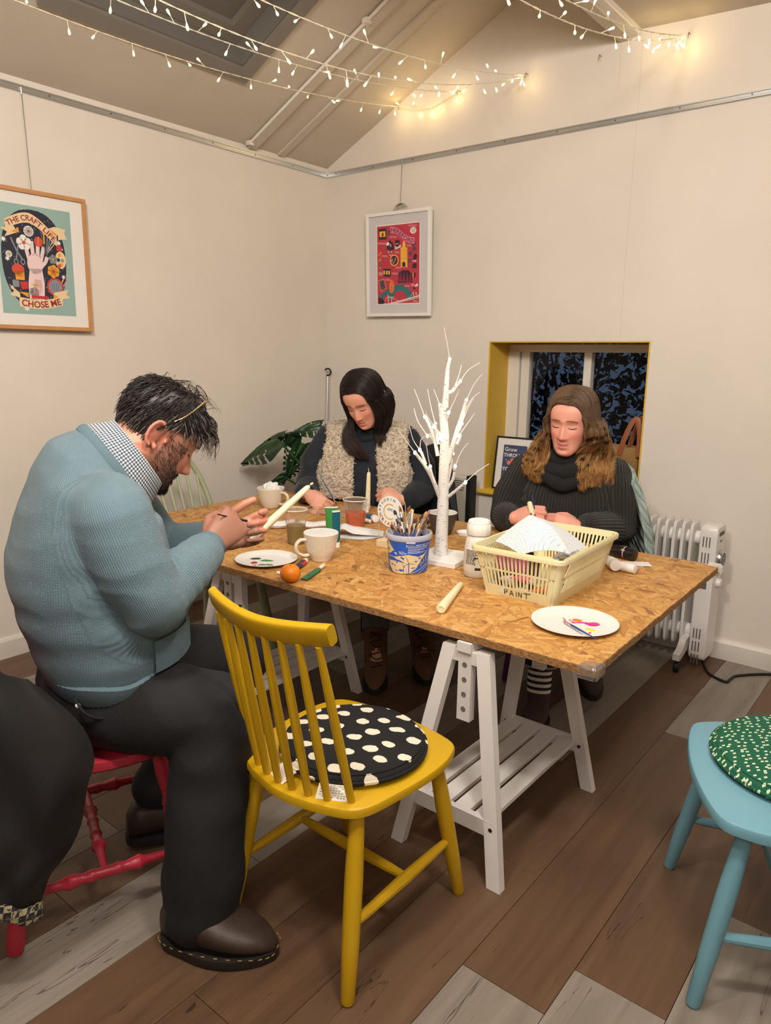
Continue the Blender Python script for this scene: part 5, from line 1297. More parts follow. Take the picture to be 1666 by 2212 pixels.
def strand_obj(name, S, r, mat, parent, taper=4):
    """many thin three-sided hair tubes at once. S: list of equally long point lists (world)"""
    S = np.array([[tuple(p) for p in s_] for s_ in S]); K, N, _ = S.shape; T = np.empty_like(S); T[:, 1:-1] = S[:, 2:]-S[:, :-2]; T[:, 0] = S[:, 1]-S[:, 0]; T[:, -1] = S[:, -1]-S[:, -2]
    T /= np.maximum(np.linalg.norm(T, axis=2, keepdims=True), 1e-9); ref = np.where(np.abs(T[..., 2:3]) < .95, np.array([0, 0, 1.]), np.array([1., 0, 0]))
    u = np.cross(T, ref); u /= np.maximum(np.linalg.norm(u, axis=2, keepdims=True), 1e-9); w_ = np.cross(T, u); k = np.arange(N)
    rad = (r*np.minimum(1, .5+k/4)*(1-.8*(k/(N-1))**taper))[None, :, None]
    V = np.stack([S+rad*(u*math.cos(a)+w_*math.sin(a)) for a in (0, 2*PI/3, 4*PI/3)], axis=2).reshape(-1, 3)
    b = (np.arange(K)[:, None, None]*N+np.arange(N-1)[None, :, None])*3; j = np.arange(3)[None, None, :]; j2 = (j+1) % 3
    F = np.stack([b+j, b+j2, b+3+j2, b+3+j], axis=3).reshape(-1, 4)
    o = arr_obj(name, V, F, mat, parent); o['kind'] = 'stuff'; return o
def skin_mat(name):
    t = NT(name); at = t.n('ShaderNodeAttribute', _attribute_name='tint'); v = t.coord()
    f = t.noise(v, 45, 4); t.base(t.mix(t.math('MULTIPLY', f, .25), at.outputs['Color'], t.mix(1.0, at.outputs['Color'], (1.0, .80, .74), 'MULTIPLY')))
    t.set(Roughness=.5); t.b.inputs['Subsurface Weight'].default_value = .12; t.b.inputs['Subsurface Scale'].default_value = .01
    t.b.inputs['Subsurface Radius'].default_value = (1, .35, .2); t.bump(t.noise(v, 420, 2), .08, .001); return t.m
m_skin = skin_mat('skin')
def sst(x, a, b): t = np.clip((x-a)/(b-a), 0, 1); return t*t*(3-2*t)
def face_tint(V, Mx, base, lip, blush, beard=None):
    Mi = np.array(Mx.inverted()); L = V@Mi[:3, :3].T+Mi[:3, 3]; x, y, z = L[:, 0], L[:, 1], L[:, 2]; col = np.tile(np.array(lin(base)), (len(V), 1))
    def mixin(w_, c): nonlocal col; w_ = np.clip(w_, 0, 1)[:, None]; col = col*(1-w_)+np.array(lin(c))*w_
    fr = (y > .03) & (np.abs(z) < .125) & (np.abs(x) < .09)
    mixin(fr*.45*np.exp(-((np.abs(x)-.044)/.020)**2-((z+.032)/.020)**2), blush)
    mixin(fr*.40*np.exp(-(x/.016)**2-((z+.040)/.014)**2), blush)
    mixin(fr*.30*np.exp(-((np.abs(x)-.031)/.016)**2-((z-.006)/.010)**2), (150, 98, 84))
    z = z-.0035*(x/.022)**2; lipw = np.where(z > -.071, np.exp(-(np.abs(x)/.0215)**4-((z+.0660)/.0058)**4), np.exp(-(np.abs(x)/.0195)**4-((z+.0768)/.0072)**4)); mixin(fr*.7*lipw, lip)
    mixin(fr*.6*np.exp(-(np.abs(x)/.021)**6-((z+.0711)/.0020)**2), (104, 48, 48)); z = L[:, 2]
    mixin(fr*.55*np.exp(-((np.abs(x)-.0075)/.0030)**2-((z+.0515)/.0022)**2), (110, 58, 52))       # nostrils
    ear = (np.abs(x) > .068) & (y < .015) & (y > -.06) & (np.abs(z+.01) < .045); mixin(ear*.38, (206, 98, 88))
    if beard is not None:
        side = sst(y, -.002, .010)*sst(.066-y, .0, .016)*sst(-z, -.012, .010); low = sst(-z, .052, .066)*sst(y, -.030, -.005); mou = sst(-z, .048, .053)*sst(z, -.068, -.060)*sst(y, .06, .07); bw_ = np.maximum(np.maximum(side*.8, low), mou)*(np.abs(z) < .14)*(1-.95*lipw*fr)
        mixin(.48*bw_, beard)
    return col
def brow_lash(parent, Mx, col_m, lash_m, th=.0021, fem=0.0, arch=.004):
    for s in (-1, 1):
        mb = MB(); pts = []
        for k in range(9):
            t = k/8; x = s*(.012+.038*t); z = .0205+arch*math.sin(PI*(.25+.75*t))-.004*max(0, t-.6); ph = math.asin(min(.99, abs(x)/.075)**1.15)*s; pts.append(Mx @ (head_pt(ph, z, .0, fem)+Vector((x-head_pt(ph, z).x, .0012, 0))))
        sc = Mx.to_scale()[0]; mb.tube(pts, [th*sc*(.55+.6*math.sin(PI*(.12+.75*k/8))) for k in range(9)], 6, flat=.55); mb.obj('eyebrow', col_m, parent, world=True)
        mb = MB(); pts = []
        for k in range(9):
            t = -1+2*k/8; x = s*.0315+t*.0145; z = -.0065+.0028*t*t; ph = math.asin(min(.99, abs(x)/.0735)**1.15)*math.copysign(1, x); q = head_pt(ph, z, 0, fem); pts.append(Mx @ (q+Vector((x-q.x, .0008, 0))))
        mb.tube(pts, [.0013*sc*(.5+.6*math.sin(PI*(.1+.8*k/8))) for k in range(9)], 6); mb.obj('eyelashes', lash_m, parent, world=True)
def hair_mat(name, root, tip=None, z0=0, z1=1, rough=.42):
    t = NT(name); tc = t.n('ShaderNodeTexCoord'); v = t.coord((130, 130, 9)); f = t.noise(v, 1.6, 4, .6); c = lin(root)
    col = t.ramp(f, [(.25, tuple(x*.55 for x in c)), (.55, c), (.8, tuple(min(1, x*1.5) for x in c))])
    if tip:
        ge = t.n('ShaderNodeNewGeometry'); sp_ = t.n('ShaderNodeSeparateXYZ'); t.l(ge.outputs['Position'], sp_.inputs[0]); mr = t.n('ShaderNodeMapRange'); mr.inputs[1].default_value = z0; mr.inputs[2].default_value = z1; t.l(sp_.outputs[2], mr.inputs[0])
        c2 = lin(tip); col = t.mix(mr.outputs[0], t.ramp(f, [(.25, tuple(x*.5 for x in c2)), (.55, c2), (.8, tuple(min(1, x*1.4) for x in c2))]), col)
    t.base(col).set(Roughness=rough); t.b.inputs['Specular IOR Level'].default_value = .45; t.b.inputs['Anisotropic'].default_value = .4; return t.m
def shoe(parent, heel, toe, w, h, mat, sole, shaft=None, shaft_r=.05, name='boot', pitch=0.0, laces=None):
    heel, toe = Vector(heel), Vector(toe); d = toe-heel; L = d.length; d.normalize(); s = Vector((d.y, -d.x, 0)).normalized(); up = s.cross(d).normalized(); up = up if up.z > 0 else -up
    mb = MB(); N = 24; K = 15; rows = []
    def sec(t):
        ww = w*(.60+.30*math.sin(PI*min(1, t*1.15))**.8+.22*max(0, math.sin(PI*(t-.25)*1.25)) if t > .25 else .62+.26*math.sin(PI*min(1, t*1.15))**.8); ww *= min(1, (1-t)*7+.15)**.5*min(1, t*9+.25)**.5
        hh = h*(1 if t < .35 else max(.50, 1-1.0*(t-.35))); hh *= min(1, (1-t)*6+.22)**.6*min(1, t*10+.45)**.4
        return ww/2, hh
    for i in range(K):
        t = i/(K-1); ww, hh = sec(t); c = heel+d*L*t; row = []
        for j in range(N):
            a = 2*PI*j/N; u = math.copysign(abs(math.cos(a))**.75, math.cos(a))*ww; v = (math.sin(a)*.5+.5)**.85*hh if math.sin(a) > -.99 else 0; row.append(c+s*u+up*(.018+v))
        rows.append(row)
    mb.grid(rows, cv=True); mb.f += [tuple(range(N))[::-1], tuple((K-1)*N+j for j in range(N))]; mb.mi += [0, 0]
    if shaft is not None: mb.tube([heel+d*L*.22+up*h*.55, heel+d*L*.20+up*h*1.0, Vector(shaft)], [shaft_r*.95, shaft_r, shaft_r*1.02], 18)
    o = mb.obj(name, mat, parent, smooth=60, world=True)
    mb = MB(); rows = []
    for z in (.0, .004, .018, .024):
        rows.append([heel+d*L*(.5+.5*math.cos(a)*1.03)+s*(sec(.5+.5*math.cos(a)*.985)[0]+.006)*(math.sin(a) and math.copysign(abs(math.sin(a))**.35, math.sin(a)))*(.96 if z == 0 else 1)+up*z for a in [2*PI*k/48 for k in range(48)]])
    mb.grid(rows, cv=True, flip=True); mb.f += [tuple(range(48)), tuple(range(144, 192))[::-1]]; mb.mi += [0, 0]; so = mb.obj('sole', sole, o, smooth=40)
    so.data.transform(parent_world(o).inverted())
    return o, d, s, up, L
def disp(V, F, fn, amp):
    N = normals(V, F); return V+N*np.array([fn(Vector(p)) for p in V])[:, None]*amp
def fold_noise(sx, sy, sz, seed=0, ridge=False):
    def f(p):
        n = mnoise.noise(Vector((p.x*sx+seed, p.y*sy, p.z*sz))); return (1-abs(n)*2) if ridge else n
    return f
def rib_attr(V, bones):
    """bones: (a, b, reference dir). circumferential coordinate (metres) and axial coordinate around the nearest bone"""
    best = np.full(len(V), 1e9); circ = np.zeros(len(V)); axial = np.zeros(len(V))
    for a, b, ref, w_ in bones:
        a, b = np.array(a), np.array(b); d = b-a; L = np.linalg.norm(d); d = d/L; t = np.clip((V-a)@d, 0, L); r = V-(a+t[:, None]*d); dist = np.linalg.norm(r, axis=1)-w_
        ref = np.array(ref); u = ref-d*(ref@d); u /= np.linalg.norm(u); v = np.cross(d, u); ang = np.arctan2(r@v, r@u); m = dist < best
        best[m] = dist[m]; circ[m] = (ang*max(w_, .04))[m]; axial[m] = t[m]
    return circ, axial
def knit_mat(name, rgb, freq, amp, axial=0.0, rough=.9, var=.25, dist=.002, contrast=.0):
    t = NT(name); at = t.n('ShaderNodeAttribute', _attribute_name='rib'); v = t.coord(); c = lin(rgb); f = t.noise(v, 10, 4); g = t.noise(v, 900, 2)
    wv = t.math('SINE', t.math('MULTIPLY', at.outputs['Fac'], 2*PI*freq)); h = t.math('MULTIPLY', wv, .5)
    if axial:
        a2 = t.n('ShaderNodeAttribute', _attribute_name='row'); h = t.math('ADD', h, t.math('MULTIPLY', t.math('SINE', t.math('MULTIPLY', a2.outputs['Fac'], 2*PI*axial)), .3))
    col = t.ramp(f, [(.3, tuple(x*(1-var) for x in c)), (.7, tuple(x*(1+var*.4) for x in c))])
    col = t.mix(t.math('MULTIPLY', g, .35), col, tuple(min(1, x*1.35) for x in c))
    if contrast: col = t.mix(t.math('MULTIPLY', t.math('LESS_THAN', wv, -.1), contrast), col, tuple(x*.3 for x in c))
    t.base(col).set(Roughness=rough); t.b.inputs['Sheen Weight'].default_value = .12; t.bump(t.math('ADD', h, t.math('MULTIPLY', g, .5)), amp, dist); return t.m

# ------------------------------------------------------------------ THE MAN
MF = Frame((1.593, -2.637), (.386, .922)); P_ = MF.p; V_ = MF.v
man = thing('person', 'person with dark greying hair in pale blue jumper and black trousers bending over a candle', 'person', (1.593, -2.637, 0))
MH = head_matrix((1.6773, -2.3938, 1.1537), (-.9371, .3491, -.0064), (.2783, .7357, -.6175), (.2109, .5804, .7865), 1.074)
mb = MB(); head_mb(mb, MH)
nb = P_(.145, 0, 1.075); chain(mb, [P_(.10, 0, .98), nb, P_(.190, 0, 1.118), MH @ Vector((0, -.035, -.045))], [.085, .070, .066, .062], 18)
# right hand closed round a brush, left hand open under a candle
WR_ = P_(.352, .070, .878); XR_ = V_(.78, -.38, .48); 
tipR, thR = hand(mb, WR_, XR_, V_(.25, .85, .42), 1, 1.13, ((62, 72, 40), (66, 80, 45), (70, 85, 45), (72, 82, 45)), ((.02, .026, -.010), (.050, .042, -.024), (.082, .034, -.038), (.102, .018, -.044)))
WL_ = P_(.428, -.122, .842); XL_ = V_(.93, .02, .16)
tipL, thL = hand(mb, WL_, XL_, V_(-.12, -.93, -.38), -1, 1.13, ((38, 62, 36), (60, 88, 50), (64, 92, 52), (62, 88, 52)), ((.018, .030, -.008), (.048, .056, -.020), (.078, .066, -.026), (.102, .070, -.030)))
chain(mb, [P_(.255, .165, .842), P_(.30, .115, .862), WR_], [.042, .036, .029], 14); chain(mb, [P_(.32, -.20, .815), P_(.38, -.155, .83), WL_], [.042, .036, .029], 14)
chain(mb, [P_(.10, .19, 1.03), P_(.165, .24, .81), P_(.255, .165, .842)], [.05, .045, .042]); chain(mb, [P_(.13, -.19, 1.03), P_(.28, -.22, .80), P_(.32, -.20, .815)], [.05, .045, .042])
for sg_ in (1, -1): chain(mb, [P_(.10, 0, .98), P_(.11, .17*sg_, 1.03)], [.08, .05])
chain(mb, [P_(.09, 0, .56), P_(.09, 0, .75), P_(.10, 0, .98)], [.10, .12, .085], 16)
chain(mb, [P_(.06, .06, .54), P_(.08, .11, .53), P_(.30, .265, .525), P_(.235, .315, .28), P_(.20, .335, .08)], [.10, .085, .06, .05, .04]); chain(mb, [P_(.06, -.06, .54), P_(.08, -.11, .53), P_(.49, -.13, .47), P_(.34, -.11, .28), P_(.21, -.09, .10)], [.10, .085, .06, .05, .04])
V, F = fuse(mb, .0034, 2)
arr_obj('body', V, F, m_skin, man, face_tint(V, MH, (206, 146, 122), (172, 96, 88), (210, 112, 96), (62, 48, 42)))
m_brow = plain('dark brow hair', (46, 34, 28), .6); m_lash = plain('dark lashes', (34, 24, 22), .6)
brow_lash(man, MH, m_brow, m_lash, .0030, arch=.002)
# fingernails on the left hand
m_nail = plain('fingernail', (226, 168, 150), .25)
def nails(parent, tips, s, cam_dir):
    for pts in tips:
        a, b = pts[-2], pts[-1]; d = (b-a).normalized(); n = Vector(cam_dir)-d*Vector(cam_dir).dot(d); n.normalize(); u = d.cross(n)
        MB().sphere((0, 0, 0), 1, 8, 6, Matrix(((u.x*.0052*s, d.x*.0068*s, n.x*.0022*s, 0), (u.y*.0052*s, d.y*.0068*s, n.y*.0022*s, 0), (u.z*.0052*s, d.z*.0068*s, n.z*.0022*s, 0), (0, 0, 0, 1)))).obj('fingernail', m_nail, parent, world=False, smooth=180).data.transform(parent_world(parent).inverted() @ Matrix.Translation(b+n*.0058*s-d*.001*s))
# jumper
mb = MB()
secs = [(.100, .585, .140, .210), (.104, .61, .158, .224), (.106, .66, .176, .236), (.100, .73, .186, .240), (.086, .80, .188, .238), (.074, .88, .176, .232), (.078, .96, .156, .226), (.096, 1.035, .132, .208), (.112, 1.085, .118, .172), (.128, 1.118, .105, .134), (.142, 1.142, .088, .104), (.152, 1.160, .07, .085)]
loft(mb, [(P_(a, 0, z), V_(d, 0, 0), V_(0, w_, 0)) for a, z, d, w_ in secs[:7]]+[(P_(.090, 0, 1.020), V_(.122, 0, -.055), V_(0, .208, 0)), (P_(.112, 0, 1.052), V_(.100, 0, -.092), V_(0, .160, 0)), (P_(.133, 0, 1.066), V_(.535, 0, -.845)*.120, V_(0, .112, 0)), (P_(.143, 0, 1.073), V_(.535, 0, -.845)*.105, V_(0, .098, 0))], 36, 2.2)
chain(mb, [P_(.100, .165, 1.010), P_(.108, .205, .985), P_(.130, .236, .90), P_(.172, .250, .808)], [.080, .080, .074, .066], 18); chain(mb, [P_(.172, .250, .808), P_(.255, .170, .842), P_(.325, .100, .868)], [.065, .056, .045], 18)
chain(mb, [P_(.14, -.175, 1.005), P_(.22, -.225, .91), P_(.285, -.225, .805)], [.078, .072, .062], 18); chain(mb, [P_(.285, -.225, .805), P_(.345, -.185, .822), P_(.40, -.145, .837)], [.060, .052, .045], 18)
V, F = fuse(mb, .0062, 14)
el = P_(.172, .25, .808)
def manfold(p):
    q = Vector(p); n1 = mnoise.noise(Vector((q.x*5, q.y*5, q.z*13+2))); n2 = 1-2.4*abs(mnoise.noise(Vector((q.x*7+5, q.y*7, q.z*19))))
    d = (q-el).length; w2 = math.exp(-(d/.11)**2); fa = (q-P_(.255, .17, .842)); 
    wr = math.sin((q-el).dot(V_(.62, -.55, .2).normalized())*150+2*n1)*math.exp(-((q-P_(.235, .19, .855)).length/.075)**2)
    sag = math.sin(q.z*62+5*mnoise.noise(Vector((q.x*3, q.y*3, 1))))*math.exp(-((q.z-.76)/.09)**2)*.30
    return .35*n1+.40*n2*(.35+w2)+.85*wr*.6+sag
V = V+normals(V, F)*.007; V = disp(V, F, manfold, .0085)
up3 = (0, 0, 1)
bones = [(P_(.10, 0, .58), P_(.10, 0, 1.06), V_(1, 0, 0), .17), (P_(.098, .188, 1.03), P_(.172, .25, .808), V_(1, 0, 0), .072), (P_(.172, .25, .808), P_(.335, .09, .872), (0, 0, 1), .055), (P_(.14, -.185, 1.025), P_(.285, -.225, .805), V_(1, 0, 0), .072), (P_(.285, -.225, .805), P_(.41, -.135, .84), (0, 0, 1), .055)]
ci, ax = rib_attr(V, bones)
m_knit = knit_mat('blue lambswool knit', (100, 124, 136), 240, .5, 300, var=.12, dist=.0016)
arr_obj('jumper', V, F, m_knit, man, attrs={'rib': ci, 'row': ax})
def ring_band(name, c, n, ru, rv, uref, r, mat, parent, k=60, rib=0, flat=None, wob=0):
    n = Vector(n).normalized(); u = Vector(uref); u = (u-n*u.dot(n)).normalized(); v = n.cross(u); pts = [Vector(c)+u*math.cos(2*PI*i/k)*ru+v*math.sin(2*PI*i/k)*rv+n*wob*math.sin(6*PI*i/k) for i in range(k)]
    return MB().tube(pts, [r*(1+(.10 if (i % 2) else 0)*rib) for i in range(k)], 8, closed=True, flat=flat, up=tuple(n)).obj(name, mat, parent, world=True)
m_rib = plain('blue rib knit', (98, 122, 134), .9, bump=.5, bs=500)
def cuff(parent, a, b, r0, r1, mat, ribs=44):
    a, b = Vector(a), Vector(b); N = ribs*2; P = []; z = (b-a).normalized(); x = z.orthogonal().normalized(); y = z.cross(x)
    for t, k in ((-.05, .93), (0, 1.02), (.08, 1.05), (.3, 1.0), (.6, .985), (.92, 1.01), (1.0, .98), (1.02, .9), (.9, .85)):
        r = lerp(r0, r1, t)*k; P.append([a.lerp(b, t)+(x*math.cos(2*PI*j/N)+y*math.sin(2*PI*j/N))*(r+(.0009 if j % 2 else -.0004)) for j in range(N)])
    return MB().grid(P, cv=True).obj('cuff', mat, parent, smooth=60, world=True)
cuff(man, P_(.305, .117, .862), P_(.352, .072, .879), .0485, .0400, m_rib); cuff(man, P_(.385, -.155, .834), P_(.425, -.123, .842), .047, .040, m_rib)
# hem band, pocket, shirt collar, neckband
mb = MB(); P = []; N = 160
for z, k in ((.628, 1.04), (.622, 1.085), (.60, 1.08), (.572, 1.03), (.563, 1.0), (.566, .92)):
    d, w_ = .150*k*lerp(1, .93, (.62-z)/.06), .226*k*lerp(1, .95, (.62-z)/.06); row = []
    for j in range(N):
        a = 2*PI*j/N; c, s_ = math.cos(a), math.sin(a); f = (.0011 if j % 2 else -.0006); fz = z+.035*max(0, c)**1.2-.004+.006*math.sin(7*a)*(.5+.5*c)
        row.append(P_(.104+(d+f)*math.copysign(abs(c)**.9, c), (w_+f)*math.copysign(abs(s_)**.9, s_), fz))
    P.append(row)
mb.grid(P, cv=True, flip=True).obj('hem_band', m_rib, man, smooth=50, world=True)
mb = MB(); P = []
for i in range(13):
    row = []
    for j in range(25):
        u, v = j/24, i/12; ang = math.radians(lerp(28, 72, u)); z = lerp(.640, .715, v)+.010*(1-u); f = .0014*math.sin(u*PI*24)+.0035
        row.append(P_(.104+(.190+f)*math.cos(ang)**.9, (.250+f)*math.sin(ang)**.9, z))
    P.append(row)
mb.grid(P, flip=True).obj('pocket', m_rib, man, smooth=60, world=True)
def gingham():
    t = NT('gingham shirt cotton'); v = t.n('ShaderNodeUVMap'); sp_ = t.n('ShaderNodeSeparateXYZ'); t.l(v.outputs[0], sp_.inputs[0])
    a = t.math('LESS_THAN', t.math('FRACT', t.math('MULTIPLY', sp_.outputs[0], 1)), .5); b = t.math('LESS_THAN', t.math('FRACT', t.math('MULTIPLY', sp_.outputs[1], 1)), .5)
    s_ = t.math('ADD', a, b); t.base(t.ramp(t.math('MULTIPLY', s_, .5), [(.1, lin((226, 222, 214))), (.5, lin((124, 136, 150))), (.95, lin((38, 50, 72)))], 'CONSTANT')).set(Roughness=.8)
    r = [n for n in t.t.nodes if n.type == 'VALTORGB'][0]; r.color_ramp.elements[1].position = .4; r.color_ramp.elements[2].position = .9; return t.m
m_ging = gingham()
cn = V_(.845, 0, .535).normalized(); cc = P_(.198, 0, 1.108); ue = V_(.535, 0, -.845)      # ue runs from nape towards throat
mb = MB(); N = 72; P = []; uv = []
rows_ = ((.004, .094, .074), (.003, .0965, .077), (-.012, .102, .084), (-.030, .110, .094), (-.048, .120, .106), (-.058, .122, .110))
for k, (off, ru, rv) in enumerate(rows_):
    P.append([cc+cn*off+ue*math.cos(2*PI*j/N+PI)*ru*(1-.0*k)+MF.R*math.sin(2*PI*j/N+PI)*rv for j in range(N+1)])
mb.grid(P); o = mb.obj('shirt_collar', m_ging, man, smooth=180, world=True); uvl = o.data.uv_layers.new(name='UVMap')
for pl_ in o.data.polygons:
    for li, vi in zip(pl_.loop_indices, pl_.vertices): uvl.data[li].uv = ((vi % (N+1))*1.35, (vi//(N+1))*2.6)
for sgn in (1, -1):      # collar points
    mb = MB(); a0 = .15*sgn; P = []
    for i in range(6):
        t = i/5; aa = sgn*(.05+.55*t); base = cc+cn*.004+ue*math.cos(aa)*.095+MF.R*math.sin(aa)*.075; tipv = -cn*(.062*(1-t*.35))+ue*.030*(1-t)+MF.R*sgn*.012
        P.append([base, base+tipv*.5+MF.R*sgn*.004, base+tipv])
    o = mb.grid(P).obj('collar_point', m_ging, man, smooth=180, world=True); uvl = o.data.uv_layers.new(name='UVMap')
    for pl_ in o.data.polygons:
        for li, vi in zip(pl_.loop_indices, pl_.vertices): uvl.data[li].uv = ((vi//3)*1.6, (vi % 3)*4.2)
ring_band('neckband', cc-cn*.066, cn, .119, .110, ue, .0085, m_rib, man, 120, 1, 1.6)
# trousers
mb = MB(); m_trs = plain('black cotton trousers', (22, 22, 26), .8, var=.25, vs=9, bump=.25, bs=260)
chain(mb, [P_(.055, -.07, .53), P_(.055, .07, .53)], [.115, .115], 18)
loft(mb, [(P_(.07, 0, .46), V_(.12, 0, 0), V_(0, .185, 0)), (P_(.075, 0, .53), V_(.135, 0, 0), V_(0, .212, 0)), (P_(.09, 0, .60), V_(.125, 0, 0), V_(0, .20, 0))], 28)
chain(mb, [P_(.07, .105, .528), P_(.18, .19, .532), P_(.305, .262, .520)], [.108, .108, .094], 18)
chain(mb, [P_(.305, .262, .520), P_(.275, .285, .40), P_(.245, .315, .26), P_(.235, .330, .14), P_(.225, .338, .085)], [.094, .094, .092, .094, .090], 18)
chain(mb, [P_(.04, -.10, .525), P_(.27, -.115, .51), P_(.475, -.13, .475)], [.108, .104, .088], 18)
chain(mb, [P_(.475, -.13, .475), P_(.36, -.115, .31), P_(.225, -.095, .155)], [.088, .082, .078], 18)
V, F = fuse(mb, .0075, 10)
V[:, 2] = np.maximum(V[:, 2], .030+.018*np.sin(V[:, 0]*30))
V = disp(V, F, lambda p: .5*(1-2.2*abs(mnoise.noise(Vector((p.x*7, p.y*7, p.z*9+1)))))+.5*mnoise.noise(Vector((p.x*4, p.y*4, p.z*17)))+.5*math.sin((p.z*46+3*mnoise.noise(p*4)))*math.exp(-((p.z-.12)/.09)**2), .0075)
arr_obj('trousers', V, F, m_trs, man)
MB().lathe([(0, 0), (.006, 0), (.0055, .002), (0, .003)], 12, mlook(P_(.005, .212, .585), V_(.1, .9, .4))).obj('rivet', m_alu, man, world=True)
mb = MB(); mb.tube(spline([P_(.0, .205, .598), P_(.02, .222, .565), P_(.06, .222, .548), P_(.10, .212, .572), P_(.105, .205, .605)], 6), .004, 6).obj('pocket_edge', m_trs, man, world=True)
m_boot = plain('worn brown leather', (62, 47, 39), .5, var=.45, vs=16, bump=.2, bs=120); m_sole = plain('dark rubber sole', (38, 32, 30), .6); m_thread = plain('yellow welt stitching', (176, 146, 70), .6)
ob, d, s_, up_, L = shoe(man, (1.930, -2.622, .001), (2.170, -2.489, .001), .115, .098, m_boot, m_sole)
for k in range(30):
    a = 2*PI*k/30; c = Vector((1.930, -2.622, .026))+d*L*(.5+.515*math.cos(a))+s_*(.060*math.copysign(abs(math.sin(a))**.45, math.sin(a))*(1-.16*(1-abs(math.sin(a)))))
    tdir = (d*(-math.sin(a))+s_*math.cos(a)*.4).normalized(); MB().tube([c-tdir*.0045, c+tdir*.0045], .0011, 5).obj('welt_stitch', m_thread, ob)
    ob.children[-1].data.transform(parent_world(ob).inverted())
shoe(man, P_(.125, -.075, .012), P_(.375, -.10, .002), .110, .095, m_boot, m_sole)
# man's hair: shell, strands, fringe, beard
m_hd = hair_mat('near black hair', (40, 34, 33)); m_hg = hair_mat('greying hair', (112, 100, 92)); m_hb = hair_mat('beard hair', (64, 50, 42))
def in_hair(phi, z):
    a = abs(phi); line = .062-.0*a if a < .75 else (.030 if a < 1.15 else (.018 if a < 1.55 else (.012 if a < 1.9 else -.035-.012*(a-1.9)/1.2)))
    return z > line
def hair_shell(parent, Mx, mask, off, mat, fem=0):
    mb = MB(); nz, nph = 46, 90; idx = {}; 
    for i in range(nz):
        z = -.07+.186*i/(nz-1)
        for j in range(nph):
            ph = -PI+2*PI*j/nph
            if mask(ph, z): idx[(i, j)] = len(mb.v); q = head_pt(ph, z, off*(.7+.6*mnoise.noise(Vector((ph*3, z*40, 2)))), fem); mb.v.append(tuple(Mx @ q))
    for i in range(nz-1):
        for j in range(nph):
            k = [(i, j), (i, (j+1) % nph), (i+1, (j+1) % nph), (i+1, j)]
            if all(t in idx for t in k): mb.f.append(tuple(idx[t] for t in k)); mb.mi.append(0)
    top = [idx[(nz-1, j)] for j in range(nph) if (nz-1, j) in idx]
    if len(top) == nph: mb.f.append(tuple(top)); mb.mi.append(0)
    return mb
mb = hair_shell(man, MH, in_hair, .0065, m_hd); mb.obj('hair', [m_hd], man, smooth=180, world=True)
def strand(mb, pts, r, n=4, k=3):
    P = spline(pts, k); N = len(P); mb.tube(P, [r*(1-.75*(i/(N-1))**1.5) for i in range(N)], n, cap=False)
rr = random.Random(17); mbd, mbg = MB(), MB()
for i in range(2600):
    ph = rr.uniform(-PI, PI); z = -.06+.174*rr.random()**.8
    if not in_hair(ph, z-.004): continue
    L = rr.uniform(.016, .030); back = 1 if abs(ph) > 1.3 else -1
    # flows from the crown: backwards/down behind, forwards/down in front
    dz = -1.0 if z < .09 else -.4; dph = (math.copysign(1, ph)*(.25 if abs(ph) > 1.5 else -.55))
    a = head_pt(ph, z, .004); b = head_pt(ph+dph*L*6, z+dz*L*.55, .0095+rr.uniform(0, .004)); c = head_pt(ph+dph*L*12, max(-.075, z+dz*L), .008+rr.uniform(-.002, .006))
    jit = Vector((rr.gauss(0, .0025), rr.gauss(0, .0025), rr.gauss(0, .0025))); grey = (z < .052 and .75 < abs(ph) < 1.75 and rr.random() < .8) or (z < .0 and rr.random() < .45) or rr.random() < .04
    strand(mbg if grey else mbd, [MH @ a, MH @ (b+jit*.5), MH @ (c+jit)], .00125 if not grey else .001)
for i in range(60):       # flyaways on the crown
    ph = rr.uniform(-PI, PI); z = rr.uniform(.095, .114); a = head_pt(ph, z, .004); t_ = Vector((rr.gauss(0, .03), rr.uniform(-.02, .05), rr.uniform(.012, .022)))
    strand(mbd, [MH @ a, MH @ (a+t_*.6+Vector((0, 0, .01))), MH @ (a+t_+Vector((0, rr.uniform(-.01, .02), -.006)))], .0006)
down = Vector((0, 0, -1)); fwd_m = MF.F
for i in range(105):      # fringe hanging off the forehead
    ph = rr.uniform(-.7, .55); z = rr.uniform(.062, .092); a = MH @ head_pt(ph, z, .006); L = rr.uniform(.030, .085)*(1-.5*abs(ph))
    o1 = a+fwd_m*(.012+.010*rr.random())+Vector((0, 0, -.010)); o2 = o1+fwd_m*(.010*rr.random())+down*L*.5+MF.R*rr.gauss(0, .004); o3 = o2+down*L*.5-fwd_m*rr.uniform(.0, .030)+MF.R*rr.gauss(0, .006)
    strand(mbd if rr.random() < .8 else mbg, [a, o1, o2, o3], .00105)
for i in range(40):      # side locks swept forward over the temple
    ph = rr.uniform(.55, 1.0)*rr.choice((1, -1)); z = rr.uniform(.030, .062); a = MH @ head_pt(ph*1.25, z+.015, .008); b = MH @ head_pt(ph, z, .012); L = rr.uniform(.02, .05)
    strand(mbg if rr.random() < .5 else mbd, [a, b, b+fwd_m*.012+down*L*.7, b+fwd_m*.008+down*L+MF.R*rr.gauss(0, .004)], .0010)
o = mbd.obj('hair_strands', m_hd, man, smooth=180, world=True); o['kind'] = 'stuff'
o = mbg.obj('grey_strands', m_hg, man, smooth=180, world=True); o['kind'] = 'stuff'; tag(o, 'grey hair at the temples')
mbb = MB()
